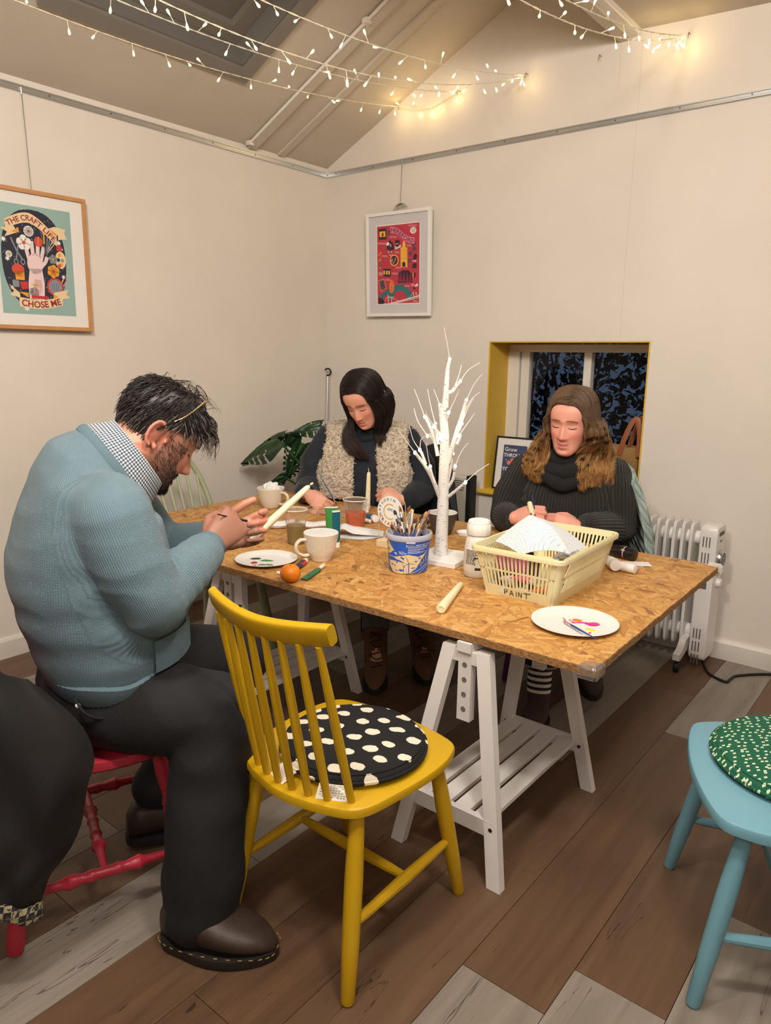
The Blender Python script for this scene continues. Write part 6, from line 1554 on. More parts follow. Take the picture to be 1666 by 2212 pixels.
for i in range(4600):
    ph = rr.uniform(-1.75, 1.75); z = rr.uniform(-.118, .006); a = abs(ph)
    p = head_pt(ph, z); cheek = .004 < p.y < .058+.010*(z < -.045) and a > .6 and abs(p.x) > .03
    if p.y < -.004 or not (cheek or z < -.088 or (-.0615 < z < -.052 and abs(p.x) < .028) or (abs(p.x) > .022 and z < -.056)): continue
    if abs(p.x) < .021 and -.085 < z < -.0605: continue
    L = rr.uniform(.003, .006)*(1.7 if z < -.09 and a < .7 else 1); q = p+(p-Vector((0, 0, z+.01))).normalized()*L*.6+Vector((rr.gauss(0, .002), .001, -L*.8))
    strand(mbb, [MH @ p, MH @ (p.lerp(q, .5)+Vector((rr.gauss(0, .001), .001, 0))), MH @ q], .00050, 3, 2)
o = mbb.obj('beard', m_hb, man, smooth=180, world=True); o['kind'] = 'stuff'
# eyeglasses pushed up on his hair
eg = thing('eyeglasses', 'thin dark framed eyeglasses pushed up on the grey haired head', 'glasses', MH @ Vector((0, .04, .12)))
m_gframe = plain('dark frame', (34, 30, 28), .3); m_gold = plain('gold temple arm', (150, 124, 84), .3, .7)
gl = NT('spectacle lens'); gl.base((1, 1, 1)).set(Roughness=.0, IOR=1.1, Alpha=.25); gl.b.inputs['Transmission Weight'].default_value = 1; gl = gl.m
lc = Vector((0, .016, .131)); ln = Vector((0, .35, .94)).normalized(); lu = Vector((1, 0, 0)); lv = ln.cross(lu)
for sx in (-1, 1):
    c = lc+lu*sx*.032; ring_ = [MH @ (c+lu*math.cos(2*PI*i/28)*.025+lv*math.sin(2*PI*i/28)*.019) for i in range(28)]
    rm = MB().tube(ring_, .0013, 6, closed=True).obj('lens_rim', m_gframe, eg, world=True)
    mb = MB(); mb.v = [tuple(p) for p in ring_]; mb.f = [tuple(range(28))]; mb.mi = [0]; mb.obj('lens', gl, eg, world=True, smooth=0)
    hinge = c+lu*sx*.027+lv*.010
    ar = [MH @ p for p in (hinge, Vector((sx*.076, .020, .105)), Vector((sx*.0880, .004, .060)), Vector((sx*.086, -.010, .034)))]
    MB().tube(spline(ar, 5), .0013, 6).obj('temple_arm', m_gold, eg, world=True)
    MB().tube(spline([MH @ p for p in (Vector((sx*.086, -.010, .034)), Vector((sx*.086, -.018, .022)), Vector((sx*.083, -.030, -.002)))], 5), .0024, 6).obj('temple_tip', m_gframe, eg, world=True)
MB().tube([MH @ (lc-lu*.008+lv*.006), MH @ (lc+lv*.010), MH @ (lc+lu*.008+lv*.006)], .0013, 6).obj('bridge', m_gframe, eg, world=True)
# what he holds
candle('ivory taper candle held in the left hand of the person in the blue jumper', P_(.505, -.078, .842), P_(.683, -.078, .982), .0125, .0085, 'loop')
brush('short dark brush held in the fist of the person in the blue jumper', P_(.372, .068, .955), P_(.472, -.003, .913), .0034, 'black', 'black', bl=.012, fl_=.014, ferr=m_blk2)
# ------------------------------------------------------------------ THE WOMAN IN THE FLEECE GILET
def navymat():
    t = NT('navy cotton jersey'); v = t.coord(); t.base(t.ramp(t.noise(v, 9, 3), [(.3, lin((16, 22, 32))), (.7, lin((26, 34, 48)))])).set(Roughness=.85); t.b.inputs['Sheen Weight'].default_value = .1; t.bump(t.noise(v, 600, 2), .15, .001); return t.m
m_navyj = navymat()
CF = Frame((.888, -.654), (.55, -.835)); P_ = CF.p; V_ = CF.v
wc = thing('person', 'person with long dark hair in navy top and cream fleece gilet painting a candle', 'person', (.888, -.654, 0))
CH = head_matrix((.9822, -.7991, 1.1481), (.9902, .1179, .0752), (.1397, -.8088, -.5712), (.0065, -.5761, .8173), 1.075)
mb = MB(); head_mb(mb, CH, 1.0)
chain(mb, [P_(.02, 0, .90), P_(.05, .0, .99), CH @ Vector((0, -.03, -.06))], [.085, .060, .056], 16)
WR_ = P_(.292, .250, .705); hand(mb, WR_, V_(.25, -.70, -.42), V_(.80, .35, .50), 1, 1.0, ((40, 50, 25), (46, 58, 30), (54, 66, 36), (58, 70, 38)), ((.020, .026, -.010), (.050, .036, -.026), (.078, .026, -.034), (.100, .014, -.034)))
WL_ = P_(.300, -.195, .690); hand(mb, WL_, V_(.10, .95, .16), V_(.88, -.12, .40), -1, 1.0, ((58, 82, 40), (60, 86, 42), (62, 88, 45), (62, 86, 45)), ((.020, .028, -.010), (.050, .046, -.018), (.078, .044, -.028), (.096, .034, -.036)))
for sg_, wr, e in ((1, WR_, P_(.06, .285, .70)), (-1, WL_, P_(.08, -.285, .70))): chain(mb, [P_(.02, 0, .90), P_(.0, .15*sg_, .94), e, e.lerp(wr, .6), wr], [.08, .036, .034, .032, .027])
chain(mb, [P_(0, 0, .50), P_(.01, 0, .70), P_(.02, 0, .90)], [.10, .11, .09])
KC = [Vector(q) for q in ((1.235, -1.01, .44), (1.335, -.90, .44))]; AC = [Vector(q) for q in ((1.415, -1.215, .09), (1.515, -1.01, .09))]
for k, sg_ in ((0, 1), (1, -1)): chain(mb, [P_(0, .08*sg_, .48), KC[k], AC[k]], [.075, .05, .034])
V, F = fuse(mb, .0034, 2)
arr_obj('body', V, F, m_skin, wc, face_tint(V, CH, (222, 164, 142), (192, 100, 98), (222, 124, 112)))
m_brow2 = plain('brown brow hair', (70, 48, 40), .6); brow_lash(wc, CH, m_brow2, m_lash, .0018, 1.0)
mb = MB(); loft(mb, [(P_(a, 0, z), V_(d, 0, 0), V_(0, w_, 0)) for a, z, d, w_ in ((.0, .50, .13, .18), (.01, .62, .135, .19), (.015, .75, .130, .185), (.02, .86, .120, .19), (.01, .94, .095, .175), (.015, .985, .07, .11))], 30)
chain(mb, [P_(.02, 0, .96), P_(.045, .0, 1.03)], [.078, .066], 18)
for sg_, sh, e, wr in ((1, P_(.0, .185, .935), P_(.06, .285, .70), P_(.262, .268, .70)), (-1, P_(.0, -.185, .935), P_(.08, -.285, .70), P_(.275, -.225, .687))):
    chain(mb, [sh, sh.lerp(e, .5)+V_(0, .03*sg_, 0), e], [.070, .066, .062], 16); chain(mb, [e, e.lerp(wr, .5), wr], [.060, .054, .042], 16)
V, F = fuse(mb, .0065, 10); V = V+normals(V, F)*.006
V = disp(V, F, lambda p: .6*(1-2.4*abs(mnoise.noise(Vector((p.x*8, p.y*8, p.z*12)))))+.4*mnoise.noise(p*14), .010)
arr_obj('roll_neck_top', V, F, m_navyj, wc)
for k, (z, r, c) in enumerate(((.985, .083, P_(.035, 0, .985)), (1.008, .078, P_(.042, 0, 1.005)))):
    ring_band('neck_fold', c, V_(.35, 0, .94), r, r*1.0, V_(1, 0, 0), .019, m_navyj, wc, 48, 0, 1.2, .006)
# gilet: two fronts and a back, closed over the shoulders, fleece pile as real relief
def fleece():
    t = NT('cream sherpa fleece'); v = t.coord(); f = t.noise(v, 75, 4, .6); t.base(t.ramp(f, [(.3, lin((168, 152, 132))), (.55, lin((206, 192, 172))), (.75, lin((228, 216, 198)))])).set(Roughness=.95); t.b.inputs['Sheen Weight'].default_value = .3; t.bump(t.noise(v, 240, 3), .6, .004); return t.m
m_fleece = fleece(); mb = MB()
for sg_ in (1, -1):
    xin = .118 if sg_ > 0 else .132
    pth = [P_(.150, sg_*(xin+.010), .665), P_(.162, sg_*(xin+.012), .78), P_(.140, sg_*(xin+.004), .89), P_(.085, sg_*(xin-.002), .965), P_(.0, sg_*.125, 1.005), P_(-.075, sg_*.115, .95)]
    mb.tube(spline(pth, 5), .021, 18, flat=3.7, up=tuple(CF.R))
    mb.tube(spline([P_(.02, sg_*.150, .99), P_(-.0, sg_*.205, .975), P_(-.01, sg_*.238, .945)], 4), [.032]*8+[.026], 14)
    mb.tube(spline([P_(.11, sg_*.205, .665), P_(.075, sg_*.215, .78), P_(.03, sg_*.20, .84)], 5), .022, 14, flat=2.6, up=tuple(CF.F))
mb.tube(spline([P_(-.115, 0, .66), P_(-.135, 0, .80), P_(-.105, 0, .94), P_(-.05, 0, .995)], 5), .022, 18, flat=8.5, up=tuple(CF.R))
for k in range(3): chain(mb, [P_(-.02, .12, 1.0), P_(-.06, 0, 1.02), P_(-.02, -.12, 1.0)], [.03, .03, .03])
V, F = fuse(mb, .0042, 7)
V = disp(V, F, lambda p: .6*mnoise.noise(p*18)+1.0*abs(mnoise.noise(p*62))+.6*mnoise.noise(p*120), .0085)
arr_obj('fleece_gilet', V, F, m_fleece, wc)
rr = random.Random(8); N_ = normals(V, F); mbt = MB()
for i in rr.sample(range(len(V)), min(len(V), 5200)):
    p, n = Vector(V[i]), Vector(N_[i]); t_ = Vector((rr.gauss(0, 1), rr.gauss(0, 1), rr.gauss(0, 1))); t_ = (t_-n*t_.dot(n)).normalized(); mbt.tube([p, p+n*.0045+t_*.0015, p+n*.0055+t_*.005, p+n*.002+t_*.0075], [.0016, .0018, .0015, .0006], 4)
o = mbt.obj('fleece_pile', m_fleece, wc, smooth=180, world=True); o['kind'] = 'stuff'
# long hair: parted sheets with strands laid over them
def long_hair(parent, Mx, gu, mat, part_x, seed, n_lock, per, r=.0011, wave=0.0, part_y=(.074, -.105), puff=.006):
    """gu[side] = list over v (front..back) of world control points; hair leaves the parting, rounds the head, then hangs in locks"""
    rr = random.Random(seed); ms = MB(); ALL = []
    def guide(sd, v, j=0.0):
        y = lerp(part_y[0], part_y[1], v); ex, ey, ez = .0850+j, .1100+j, .116+puff+j; pts = []
        c0 = Vector((0, -.012, .002)); py = max(-.97, min(.97, (y-c0.y)/ey)); pe = max(-.97, min(.97, lerp((.062-c0.y)/ey, py, min(1, v*2.2))))
        thE = sd*math.radians(lerp(80, 96, v))
        for i in range(6):
            t = i/5; q_ = lerp(py, pe, t); k = math.sqrt(1-q_*q_); th0 = math.asin(max(-.9, min(.9, math.copysign(abs(part_x/(ex*max(.3, k)))**1.35, part_x)))); th = lerp(th0, thE, t)
            sp2 = lambda w: math.copysign(abs(w)**.74, w)
            pts.append(Mx @ Vector((ex*k*sp2(math.sin(th)), c0.y+ey*q_, c0.z+ez*k*sp2(math.cos(th)))))
        G = gu[sd]; m = len(G)-1; f = v*m; i0 = min(int(f), m-1); t = f-i0
        for a, b in zip(G[i0], G[i0+1]): pts.append(Vector(a).lerp(Vector(b), t))
        return pts
    for sd in (1, -1):
        P = [spline(guide(sd, i/24, .0)[:-1], 4) for i in range(25)]; hc = Mx @ Vector((0, -.01, 0))
        ms.grid([[p-(p-hc).normalized()*(.001 if k < 20 else .008) for k, p in enumerate(r_)] for r_ in P], flip=sd < 0); ms.grid([[p-(p-hc).normalized()*(.005 if k < 20 else .014) for k, p in enumerate(r_)] for r_ in P], flip=sd > 0)
        for i in range(n_lock):
            v = (i+rr.random())/n_lock; jit = Vector((rr.gauss(0, 1), rr.gauss(0, 1), rr.gauss(0, .4))); ph = rr.uniform(0, 6.3); wv = wave*rr.uniform(.5, 1.5); cut = rr.uniform(.55, 1.0) if rr.random() < .45 else 1; lift = rr.uniform(.000, .007)
            for q_ in range(per):
                g = guide(sd, min(1, max(0, v+rr.gauss(0, .018))), .001+lift*.5+rr.uniform(0, .003)); j2 = Vector((rr.gauss(0, 1), rr.gauss(0, 1), rr.gauss(0, .5))); out = []; n = len(g)
                g[-1] = g[-2].lerp(g[-1], cut*rr.uniform(.88, 1.05))
                for k, p in enumerate(g):
                    h = max(0, k-4)/(n-5); p = p+jit*(.0085*h)+j2*(.0010+.0018*math.sin(PI*min(1, h*.9))+.001*h)
                    out.append(p)
                S = spline(out, 3); N = len(S)
                if wave:
                    al = 0
                    for k in range(13, N):
                        al += (S[k]-S[k-1]).length; a_ = wv*min(1, (k-12)/8); S[k] = S[k]+Vector((math.sin(ph+al*52), math.cos(ph*1.3+al*46), 0))*a_
                ALL.append(S)
    ms.obj('hair', mat, parent, smooth=180, world=True); strand_obj('hair_strands', ALL, r, mat, parent)
m_hc = hair_mat('dark brown hair', (42, 32, 30), (70, 50, 42), .86, 1.02)
h_ = lambda x, y, z: CH @ Vector((x, y, z))
GC = {1: [[h_(.071, .060, .0), h_(.068, .068, -.060), P_(.175, .045, .96), P_(.178, .012, .905), P_(.172, -.025, .862)], [h_(.096, .010, -.01), h_(.080, .02, -.075), P_(.150, .085, .975), P_(.172, .065, .915), P_(.172, .02, .865)],
           [h_(.098, -.04, -.02), h_(.092, -.03, -.085), P_(.10, .10, .985), P_(.145, .095, .93), P_(.160, .06, .875)], [h_(.078, -.09, -.02), h_(.07, -.085, -.08), P_(.00, .09, 1.0), P_(-.01, .09, .96), P_(-.02, .08, .92)]],
      -1: [[h_(-.071, .060, .0), h_(-.071, .062, -.060), P_(.155, -.055, .99), P_(.152, -.062, .955), P_(.150, -.072, .925)], [h_(-.097, .01, -.01), h_(-.098, .012, -.07), P_(.125, -.085, .995), P_(.125, -.090, .96), P_(.128, -.088, .928)],
           [h_(-.100, -.04, -.01), h_(-.102, -.04, -.07), P_(.07, -.105, 1.0), P_(.075, -.108, .965), P_(.085, -.105, .935)], [h_(-.080, -.09, -.02), h_(-.075, -.085, -.08), P_(.0, -.09, 1.0), P_(-.01, -.09, .96), P_(-.02, -.08, .92)]]}
long_hair(wc, CH, GC, m_hc, .012, 31, 70, 17, .0010, .0012)
# jeans and boots under the table
m_jean = plain('dark jeans', (38, 42, 54), .85, var=.3, vs=14, bump=.2, bs=400); m_greyj = plain('grey denim cuff', (104, 106, 114), .9, var=.25, vs=60, bump=.3, bs=420)
mb = MB()
for k, sg_ in ((0, 1), (1, -1)): chain(mb, [P_(-.02, .085*sg_, .48), KC[k], KC[k].lerp(AC[k], .55)], [.095, .070, .058], 16)
chain(mb, [P_(-.02, -.07, .50), P_(-.02, .07, .50)], [.12, .12]); V, F = fuse(mb, .009, 6); arr_obj('jeans', V, F, m_jean, wc)
m_tan = plain('brown suede', (112, 78, 58), .85, var=.3, vs=25, bump=.2, bs=300); m_lace = plain('dark boot lace', (44, 30, 24), .7)
for k, (hl, to) in enumerate((((1.375, -1.165, .001), (1.505, -1.335, .001)), ((1.475, -.965, .001), (1.615, -1.125, .001)))):
    top = AC[k].lerp(KC[k], .36)
    ob, d, s_, up_, L = shoe(wc, hl, to, .088, .085, m_tan, m_sole, top, .050)
    cuff(wc, AC[k].lerp(KC[k], .30), AC[k].lerp(KC[k], .52), .057, .062, m_greyj, 20)
    ax_ = (top-AC[k]).normalized()
    for i in range(6):
        c = AC[k]+ax_*(.0+.026*i)+d*(.056 if i else .064); mb = MB().tube(spline([c-s_*.026-d*.012, c+d*.004, c+s_*.026-d*.012+ax_*.014*(1 if i % 2 else -1)], 4), .0026, 6); mb.obj('lace', m_lace, ob, world=True)
    c = AC[k]+ax_*.135+d*.056
    for sg_ in (-1, 1): MB().tube(spline([c, c+s_*sg_*.018+ax_*.006, c+s_*sg_*.022-ax_*.016+d*.006, c+d*.004-ax_*.004], 5), .0022, 6).obj('lace', m_lace, ob, world=True)
# rings, bracelet, held things
m_silver = plain('silver ring', (214, 206, 196), .18, 1.0)
def ringlet(name, label, c, n, r, th, mat, parent):
    o = MB().tube([Vector(c)+(Vector(n).orthogonal().normalized()*math.cos(2*PI*i/24)+Vector(n).cross(Vector(n).orthogonal()).normalized()*math.sin(2*PI*i/24))*r for i in range(24)], th, 6, closed=True).obj(name, mat, None); return tag(o, label, 'jewellery')
ringlet('bracelet', 'thin silver bracelet on the right wrist of the person in the gilet', P_(.286, .254, .704), V_(.25, -.70, -.30), .031, .0022, m_silver, wc)
candle('ivory taper candle held upright by the person in the fleece gilet', P_(.352, -.042, .655), P_(.345, -.046, .828), .0122, .0088, 'bare')
brush('slim blue brush held in the hand of the person in the fleece gilet', P_(.352, .188, .820), P_(.368, .098, .672), .0030, 'brown', 'blue', bl=.014, fl_=.018)

# ------------------------------------------------------------------ THE WOMAN IN THE BLACK RIBBED JUMPER
RF = Frame((1.955, -.570), (.30, -.95)); P_ = RF.p; V_ = RF.v
wr_ = thing('person', 'person with long fair wavy hair in black ribbed jumper and dark snood', 'person', (1.955, -.570, 0))
RH = head_matrix((1.9915, -.6994, 1.1018), (.9955, .0829, -.047), (.073, -.9804, -.1828), (.0612, -.1786, .982), 1.085)
mb = MB(); head_mb(mb, RH, 1.0)
chain(mb, [P_(.02, 0, .86), P_(.05, .01, .94), RH @ Vector((0, -.03, -.06))], [.085, .062, .056], 16)
WR_ = P_(.268, .190, .716); hand(mb, WR_, V_(.30, -.90, .30), V_(.80, .35, .45), 1, 1.0, ((46, 66, 35), (50, 72, 38), (54, 76, 40), (58, 78, 42)), ((.020, .026, -.010), (.050, .040, -.020), (.078, .034, -.028), (.098, .020, -.032)))
WL_ = P_(.250, -.06, .700); hand(mb, WL_, V_(.22, .92, .14), V_(.85, -.10, .40), -1, .98, ((46, 66, 35), (50, 72, 38), (54, 76, 40), (58, 78, 42)), ((.020, .028, -.010), (.050, .044, -.018), (.078, .042, -.028), (.096, .034, -.036)))
eR, eL = P_(.06, .268, .675), P_(.05, -.205, .665); fR, fL = P_(.20, .250, .690), P_(.20, -.15, .69)
for sg_, e, w2 in ((1, eR, WR_), (-1, eL, WL_)): chain(mb, [P_(.02, 0, .86), P_(.0, .13*sg_, .87), e, e.lerp(w2, .6), w2], [.08, .036, .034, .032, .027])
chain(mb, [P_(0, 0, .48), P_(.01, 0, .66), P_(.02, 0, .86)], [.10, .11, .09])
KR = [Vector(q) for q in ((2.075, -1.02, .44), (2.225, -.915, .47))]; AR = [Vector(q) for q in ((2.105, -1.085, .085), (2.165, -.815, .115))]
for k, sg_ in ((0, 1), (1, -1)): chain(mb, [P_(0, .08*sg_, .47), KR[k], AR[k]], [.075, .05, .034])
V, F = fuse(mb, .0034, 2)
arr_obj('body', V, F, m_skin, wr_, face_tint(V, RH, (220, 158, 140), (186, 98, 102), (220, 116, 110)))
m_brow3 = plain('light brown brow hair', (122, 82, 62), .6); brow_lash(wr_, RH, m_brow3, m_lash, .0019, 1.0)
mb = MB(); loft(mb, [(P_(a, -.0, z), V_(d, 0, 0), V_(0, w_, 0)) for a, z, d, w_ in ((.0, .46, .150, .205), (.01, .58, .150, .215), (.015, .70, .140, .21), (.015, .80, .125, .205), (.01, .88, .100, .190), (.015, .925, .075, .13), (.02, .95, .06, .09))], 30)
for sg_, sh, e, w2 in ((1, P_(.0, .195, .868), eR, P_(.235, .225, .705)), (-1, P_(.0, -.155, .875), eL, P_(.225, -.10, .695))):
    chain(mb, [sh, sh.lerp(e, .5)+V_(.0, .022*sg_, 0), e], [.072, .068, .060], 16); chain(mb, [e, e.lerp(w2, .55), w2], [.058, .055, .050], 16)
V, F = fuse(mb, .0062, 12); V = V+normals(V, F)*.006
bones = [(P_(.01, 0, .46), P_(.01, 0, .93), V_(1, 0, 0), .165), (P_(.0, .20, .868), eR, V_(1, 0, 0), .075), (eR, P_(.235, .225, .705), (0, 0, 1), .06), (P_(.0, -.18, .875), eL, V_(1, 0, 0), .075), (eL, P_(.225, -.10, .695), (0, 0, 1), .06)]
ci, ax = rib_attr(V, bones)
N_ = normals(V, F); V = V+N_*(.0016*np.sin(ci*2*PI*72))[:, None]
V = disp(V, F, lambda p: .6*(1-2.4*abs(mnoise.noise(Vector((p.x*7, p.y*7, p.z*11)))))+.4*mnoise.noise(p*12), .0065)
m_rib2 = knit_mat('black brown chunky rib', (34, 31, 28), 72, .9, 0, var=.15, dist=.004, contrast=.62)
arr_obj('ribbed_jumper', V, F, m_rib2, wr_, attrs={'rib': ci, 'row': ax})
m_snood = plain('black wool snood', (24, 25, 29), .95, var=.3, vs=60, bump=.6, bs=420)
for k, (c, ru, rv, r, tl_) in enumerate(((P_(.055, .016, .965), .080, .078, .034, .20), (P_(.060, .020, .925), .090, .092, .036, .28), (P_(.068, .022, .885), .088, .098, .034, .36))):
    n = V_(tl_, .05*(1 if k % 2 else -1), 1).normalized(); u = V_(1, 0, 0); u = (u-n*u.dot(n)).normalized(); v = n.cross(u); pts = []
    for i in range(60):
        a = 2*PI*i/60; pts.append(c+u*math.cos(a)*ru+v*math.sin(a)*rv+n*.018*mnoise.noise(Vector((math.cos(a)*2, math.sin(a)*2, k*3.7))))
    MB().tube(pts, [r*(1+.16*mnoise.noise(Vector((math.cos(2*PI*i/60)*3, math.sin(2*PI*i/60)*3, k+5)))) for i in range(60)], 14, closed=True, up=tuple(n)).obj('snood_fold', m_snood, wr_, world=True, smooth=180)
m_hr = hair_mat('fair wavy hair', (108, 84, 64), (196, 146, 88), .93, 1.12)
h_ = lambda x, y, z: RH @ Vector((x, y, z))
GR = {1: [[h_(.071, .064, .012), h_(.074, .064, -.055), P_(.150, .088, .97), P_(.155, .098, .905), P_(.145, .100, .850)], [h_(.090, .015, .0), h_(.100, .02, -.055), P_(.120, .135, .965), P_(.130, .140, .90), P_(.125, .140, .845)],
           [h_(.094, -.03, .0), h_(.118, -.025, -.055), P_(.085, .175, .965), P_(.090, .185, .91), P_(.085, .190, .865)], [h_(.082, -.08, .0), h_(.095, -.08, -.06), P_(.02, .165, .975), P_(.02, .185, .93), P_(.02, .195, .89)]],
      -1: [[h_(-.071, .062, .012), h_(-.076, .060, -.055), P_(.150, -.020, .965), P_(.162, -.030, .895), P_(.160, -.045, .825)], [h_(-.092, .015, .0), h_(-.106, .015, -.055), P_(.125, -.070, .965), P_(.140, -.085, .90), P_(.140, -.085, .840)],
           [h_(-.098, -.03, .0), h_(-.126, -.028, -.055), P_(.080, -.130, .960), P_(.095, -.145, .90), P_(.095, -.150, .850)], [h_(-.084, -.08, .0), h_(-.105, -.08, -.06), P_(.01, -.150, .970), P_(.01, -.175, .93), P_(.01, -.190, .895)]]}
long_hair(wr_, RH, GR, m_hr, -.010, 77, 84, 17, .0010, .0075)
ringlet('nose_ring', 'tiny silver nose ring on the person in the black ribbed jumper', RH @ Vector((-.0165, .098, -.044)), V_(.3, .9, 0), .0042, .0008, m_silver, wr_)
mb = MB()
for k, sg_ in ((0, 1), (1, -1)): chain(mb, [P_(-.02, .085*sg_, .47), KR[k], AR[k].lerp(KR[k], .50)], [.095, .074, .060], 16)
chain(mb, [P_(-.02, -.07, .49), P_(-.02, .07, .49)], [.12, .12]); V, F = fuse(mb, .009, 6); arr_obj('jeans', V, F, plain('black jeans', (26, 27, 34), .85, var=.3, vs=14, bump=.2, bs=400), wr_)
m_blackdenim = plain('black denim turn-up', (30, 31, 38), .9, var=.4, vs=70); m_fray = plain('frayed grey hem', (150, 148, 146), .9)
m_plum = plain('plum brown suede', (72, 52, 50), .8, var=.3, vs=20, bump=.2, bs=300)
for k, (hl, to) in enumerate((((2.098, -1.055, .012), (2.150, -1.205, .002)), ((2.150, -.760, .075), (2.245, -.890, .045)))):
    ob, d, s_, up_, L = shoe(wr_, hl, to, .084, .075, m_plum, m_sole, AR[k].lerp(KR[k], .10), .042)
    cuff(wr_, AR[k].lerp(KR[k], .36), AR[k].lerp(KR[k], .62), .062, .066, m_blackdenim, 18)
    a_, b_ = AR[k].lerp(KR[k], .08), AR[k].lerp(KR[k], .40); zz = (b_-a_).normalized(); xx = zz.orthogonal().normalized(); yy = zz.cross(xx)
    ring_band('hem', AR[k].lerp(KR[k], .355), zz, .061, .061, xx, .0045, m_fray, wr_, 60, 1)
    for i in range(10):
        mb = MB().grid([[a_.lerp(b_, (i+t)/10)+(xx*math.cos(2*PI*j/20)+yy*math.sin(2*PI*j/20))*.0445 for j in range(20)] for t in (0, 1)], cv=True)
        mb.obj('sock_stripe', m_blk2 if i % 2 else m_tissue, wr_, world=True)
candle('painted cream candle with red flowers held by the person in the ribbed jumper', P_(.300, .098, .690), P_(.298, .128, .795), .0125, .0100, None)
pc = [o for o in COL.objects if o.get('label', '').startswith('painted cream candle')][0]
for k, (a, z) in enumerate(((.3, .052), (-.5, .044), (1.1, .040), (.1, .034), (-1.0, .06))):
    MB().sphere((0.0118*math.cos(a+0.9), .0118*math.sin(a+.9), z), (.004, .004, .0045), 8, 6).obj('painted_flower', plain('crimson paint', (156, 22, 40), .4), pc)
brush('slim blue brush held by the person in the ribbed jumper', P_(.290, .118, .820), P_(.285, .095, .700), .0028, 'brown', 'blue', bl=.010, fl_=.014)

# ------------------------------------------------------------------ coats on the chairs
def drape(name, label, rows, mat, n=6, thick=.012, noise_a=.006, seed=0, cat='coat', fold=0.0):
    A = [spline(r, n) for r in rows]; B = [spline([r[j] for r in A], n) for j in range(len(A[0]))]
    c = Vector(rows[0][0]); P = []
    for i, r in enumerate(B):
        P.append([])
        for j, p in enumerate(r): P[-1].append(p-c+Vector((mnoise.noise(Vector((i*.21, j*.16, seed))), mnoise.noise(Vector((i*.21, j*.16, seed+4))), mnoise.noise(Vector((i*.3, j*.2, seed+8)))*.4))*noise_a)
    t = thing(name, label, cat, c); mb = MB(); nu, nv = len(P), len(P[0])
    def nrm(i, j):
        a = P[min(i+1, nu-1)][j]-P[max(i-1, 0)][j]; b = P[i][min(j+1, nv-1)]-P[i][max(j-1, 0)]; q = a.cross(b); return q.normalized() if q.length > 1e-9 else Vector((0, 0, 1))
    NR = [[nrm(i, j) for j in range(nv)] for i in range(nu)]
    O_ = [[P[i][j]+NR[i][j]*thick/2 for j in range(nv)] for i in range(nu)]; I_ = [[P[i][j]-NR[i][j]*thick/2 for j in range(nv)] for i in range(nu)]
    mb.grid(O_); mb.grid(I_, flip=True); per = [(i, 0) for i in range(nu)]+[(nu-1, j) for j in range(1, nv)]+[(i, nv-1) for i in range(nu-2, -1, -1)]+[(0, j) for j in range(nv-2, 0, -1)]
    mb.grid([[O_[i][j] for i, j in per], [I_[i][j] for i, j in per]], cv=True)
    mb.obj('cloth_panel', mat, t, smooth=60); return t, P, NR
def quilted(name, rgb):
    t = NT(name); v = t.coord((13, 13, 13), (.5, .4, .75)); w1 = t.n('ShaderNodeTexWave', Scale=.9, Distortion=.6); t.l(v, w1.inputs[0]); v2 = t.coord((13, 13, 13), (-.5, .3, -.8)); w2 = t.n('ShaderNodeTexWave', Scale=.9, Distortion=.6); t.l(v2, w2.inputs[0])
    h = t.math('MULTIPLY', t.math('POWER', w1.outputs['Fac'], .35), t.math('POWER', w2.outputs['Fac'], .35)); c = lin(rgb)
    t.base(t.ramp(t.noise(v, .8, 4), [(.3, tuple(x*.8 for x in c)), (.7, tuple(min(1, x*1.1) for x in c))])).set(Roughness=.55); t.b.inputs['Sheen Weight'].default_value = .25; t.bump(h, .9, .015); return t.m
m_quilt = quilted('sage quilted nylon', (150, 170, 164))
m_boucle = plain('charcoal boucle wool', (46, 48, 52), .95, var=.4, vs=150, bump=.8, bs=220)
m_shell = plain('black coat shell', (22, 21, 23), .6, var=.2, vs=8, bump=.1, bs=200)
drape('quilted_jacket', 'sage green quilted jacket hanging over the chair back beside the radiator', [[(1.98, -.405, .86), (2.08, -.42, .915), (2.165, -.49, .90), (2.215, -.56, .845)], [(1.98, -.385, .70), (2.12, -.40, .72), (2.235, -.475, .72), (2.285, -.57, .70)], [(1.98, -.37, .50), (2.15, -.385, .50), (2.275, -.46, .50), (2.325, -.575, .50)], [(1.98, -.37, .34), (2.15, -.385, .34), (2.28, -.46, .33), (2.335, -.57, .34)]], m_quilt, noise_a=.022, seed=3, thick=.03)
drape('wool_coat', 'charcoal boucle coat hanging on the chair of the person in the gilet', [[(.93, -.395, .80), (1.12, -.44, .905), (1.205, -.485, .925), (1.26, -.55, .88)], [(.95, -.37, .62), (1.15, -.42, .72), (1.27, -.48, .74), (1.335, -.555, .70)], [(.96, -.36, .40), (1.17, -.41, .46), (1.31, -.475, .48), (1.375, -.56, .46)], [(.96, -.36, .24), (1.18, -.41, .26), (1.33, -.475, .26), (1.39, -.56, .26)]], m_boucle, noise_a=.018, seed=6, thick=.026)
P_ = MF.p; V_ = MF.v
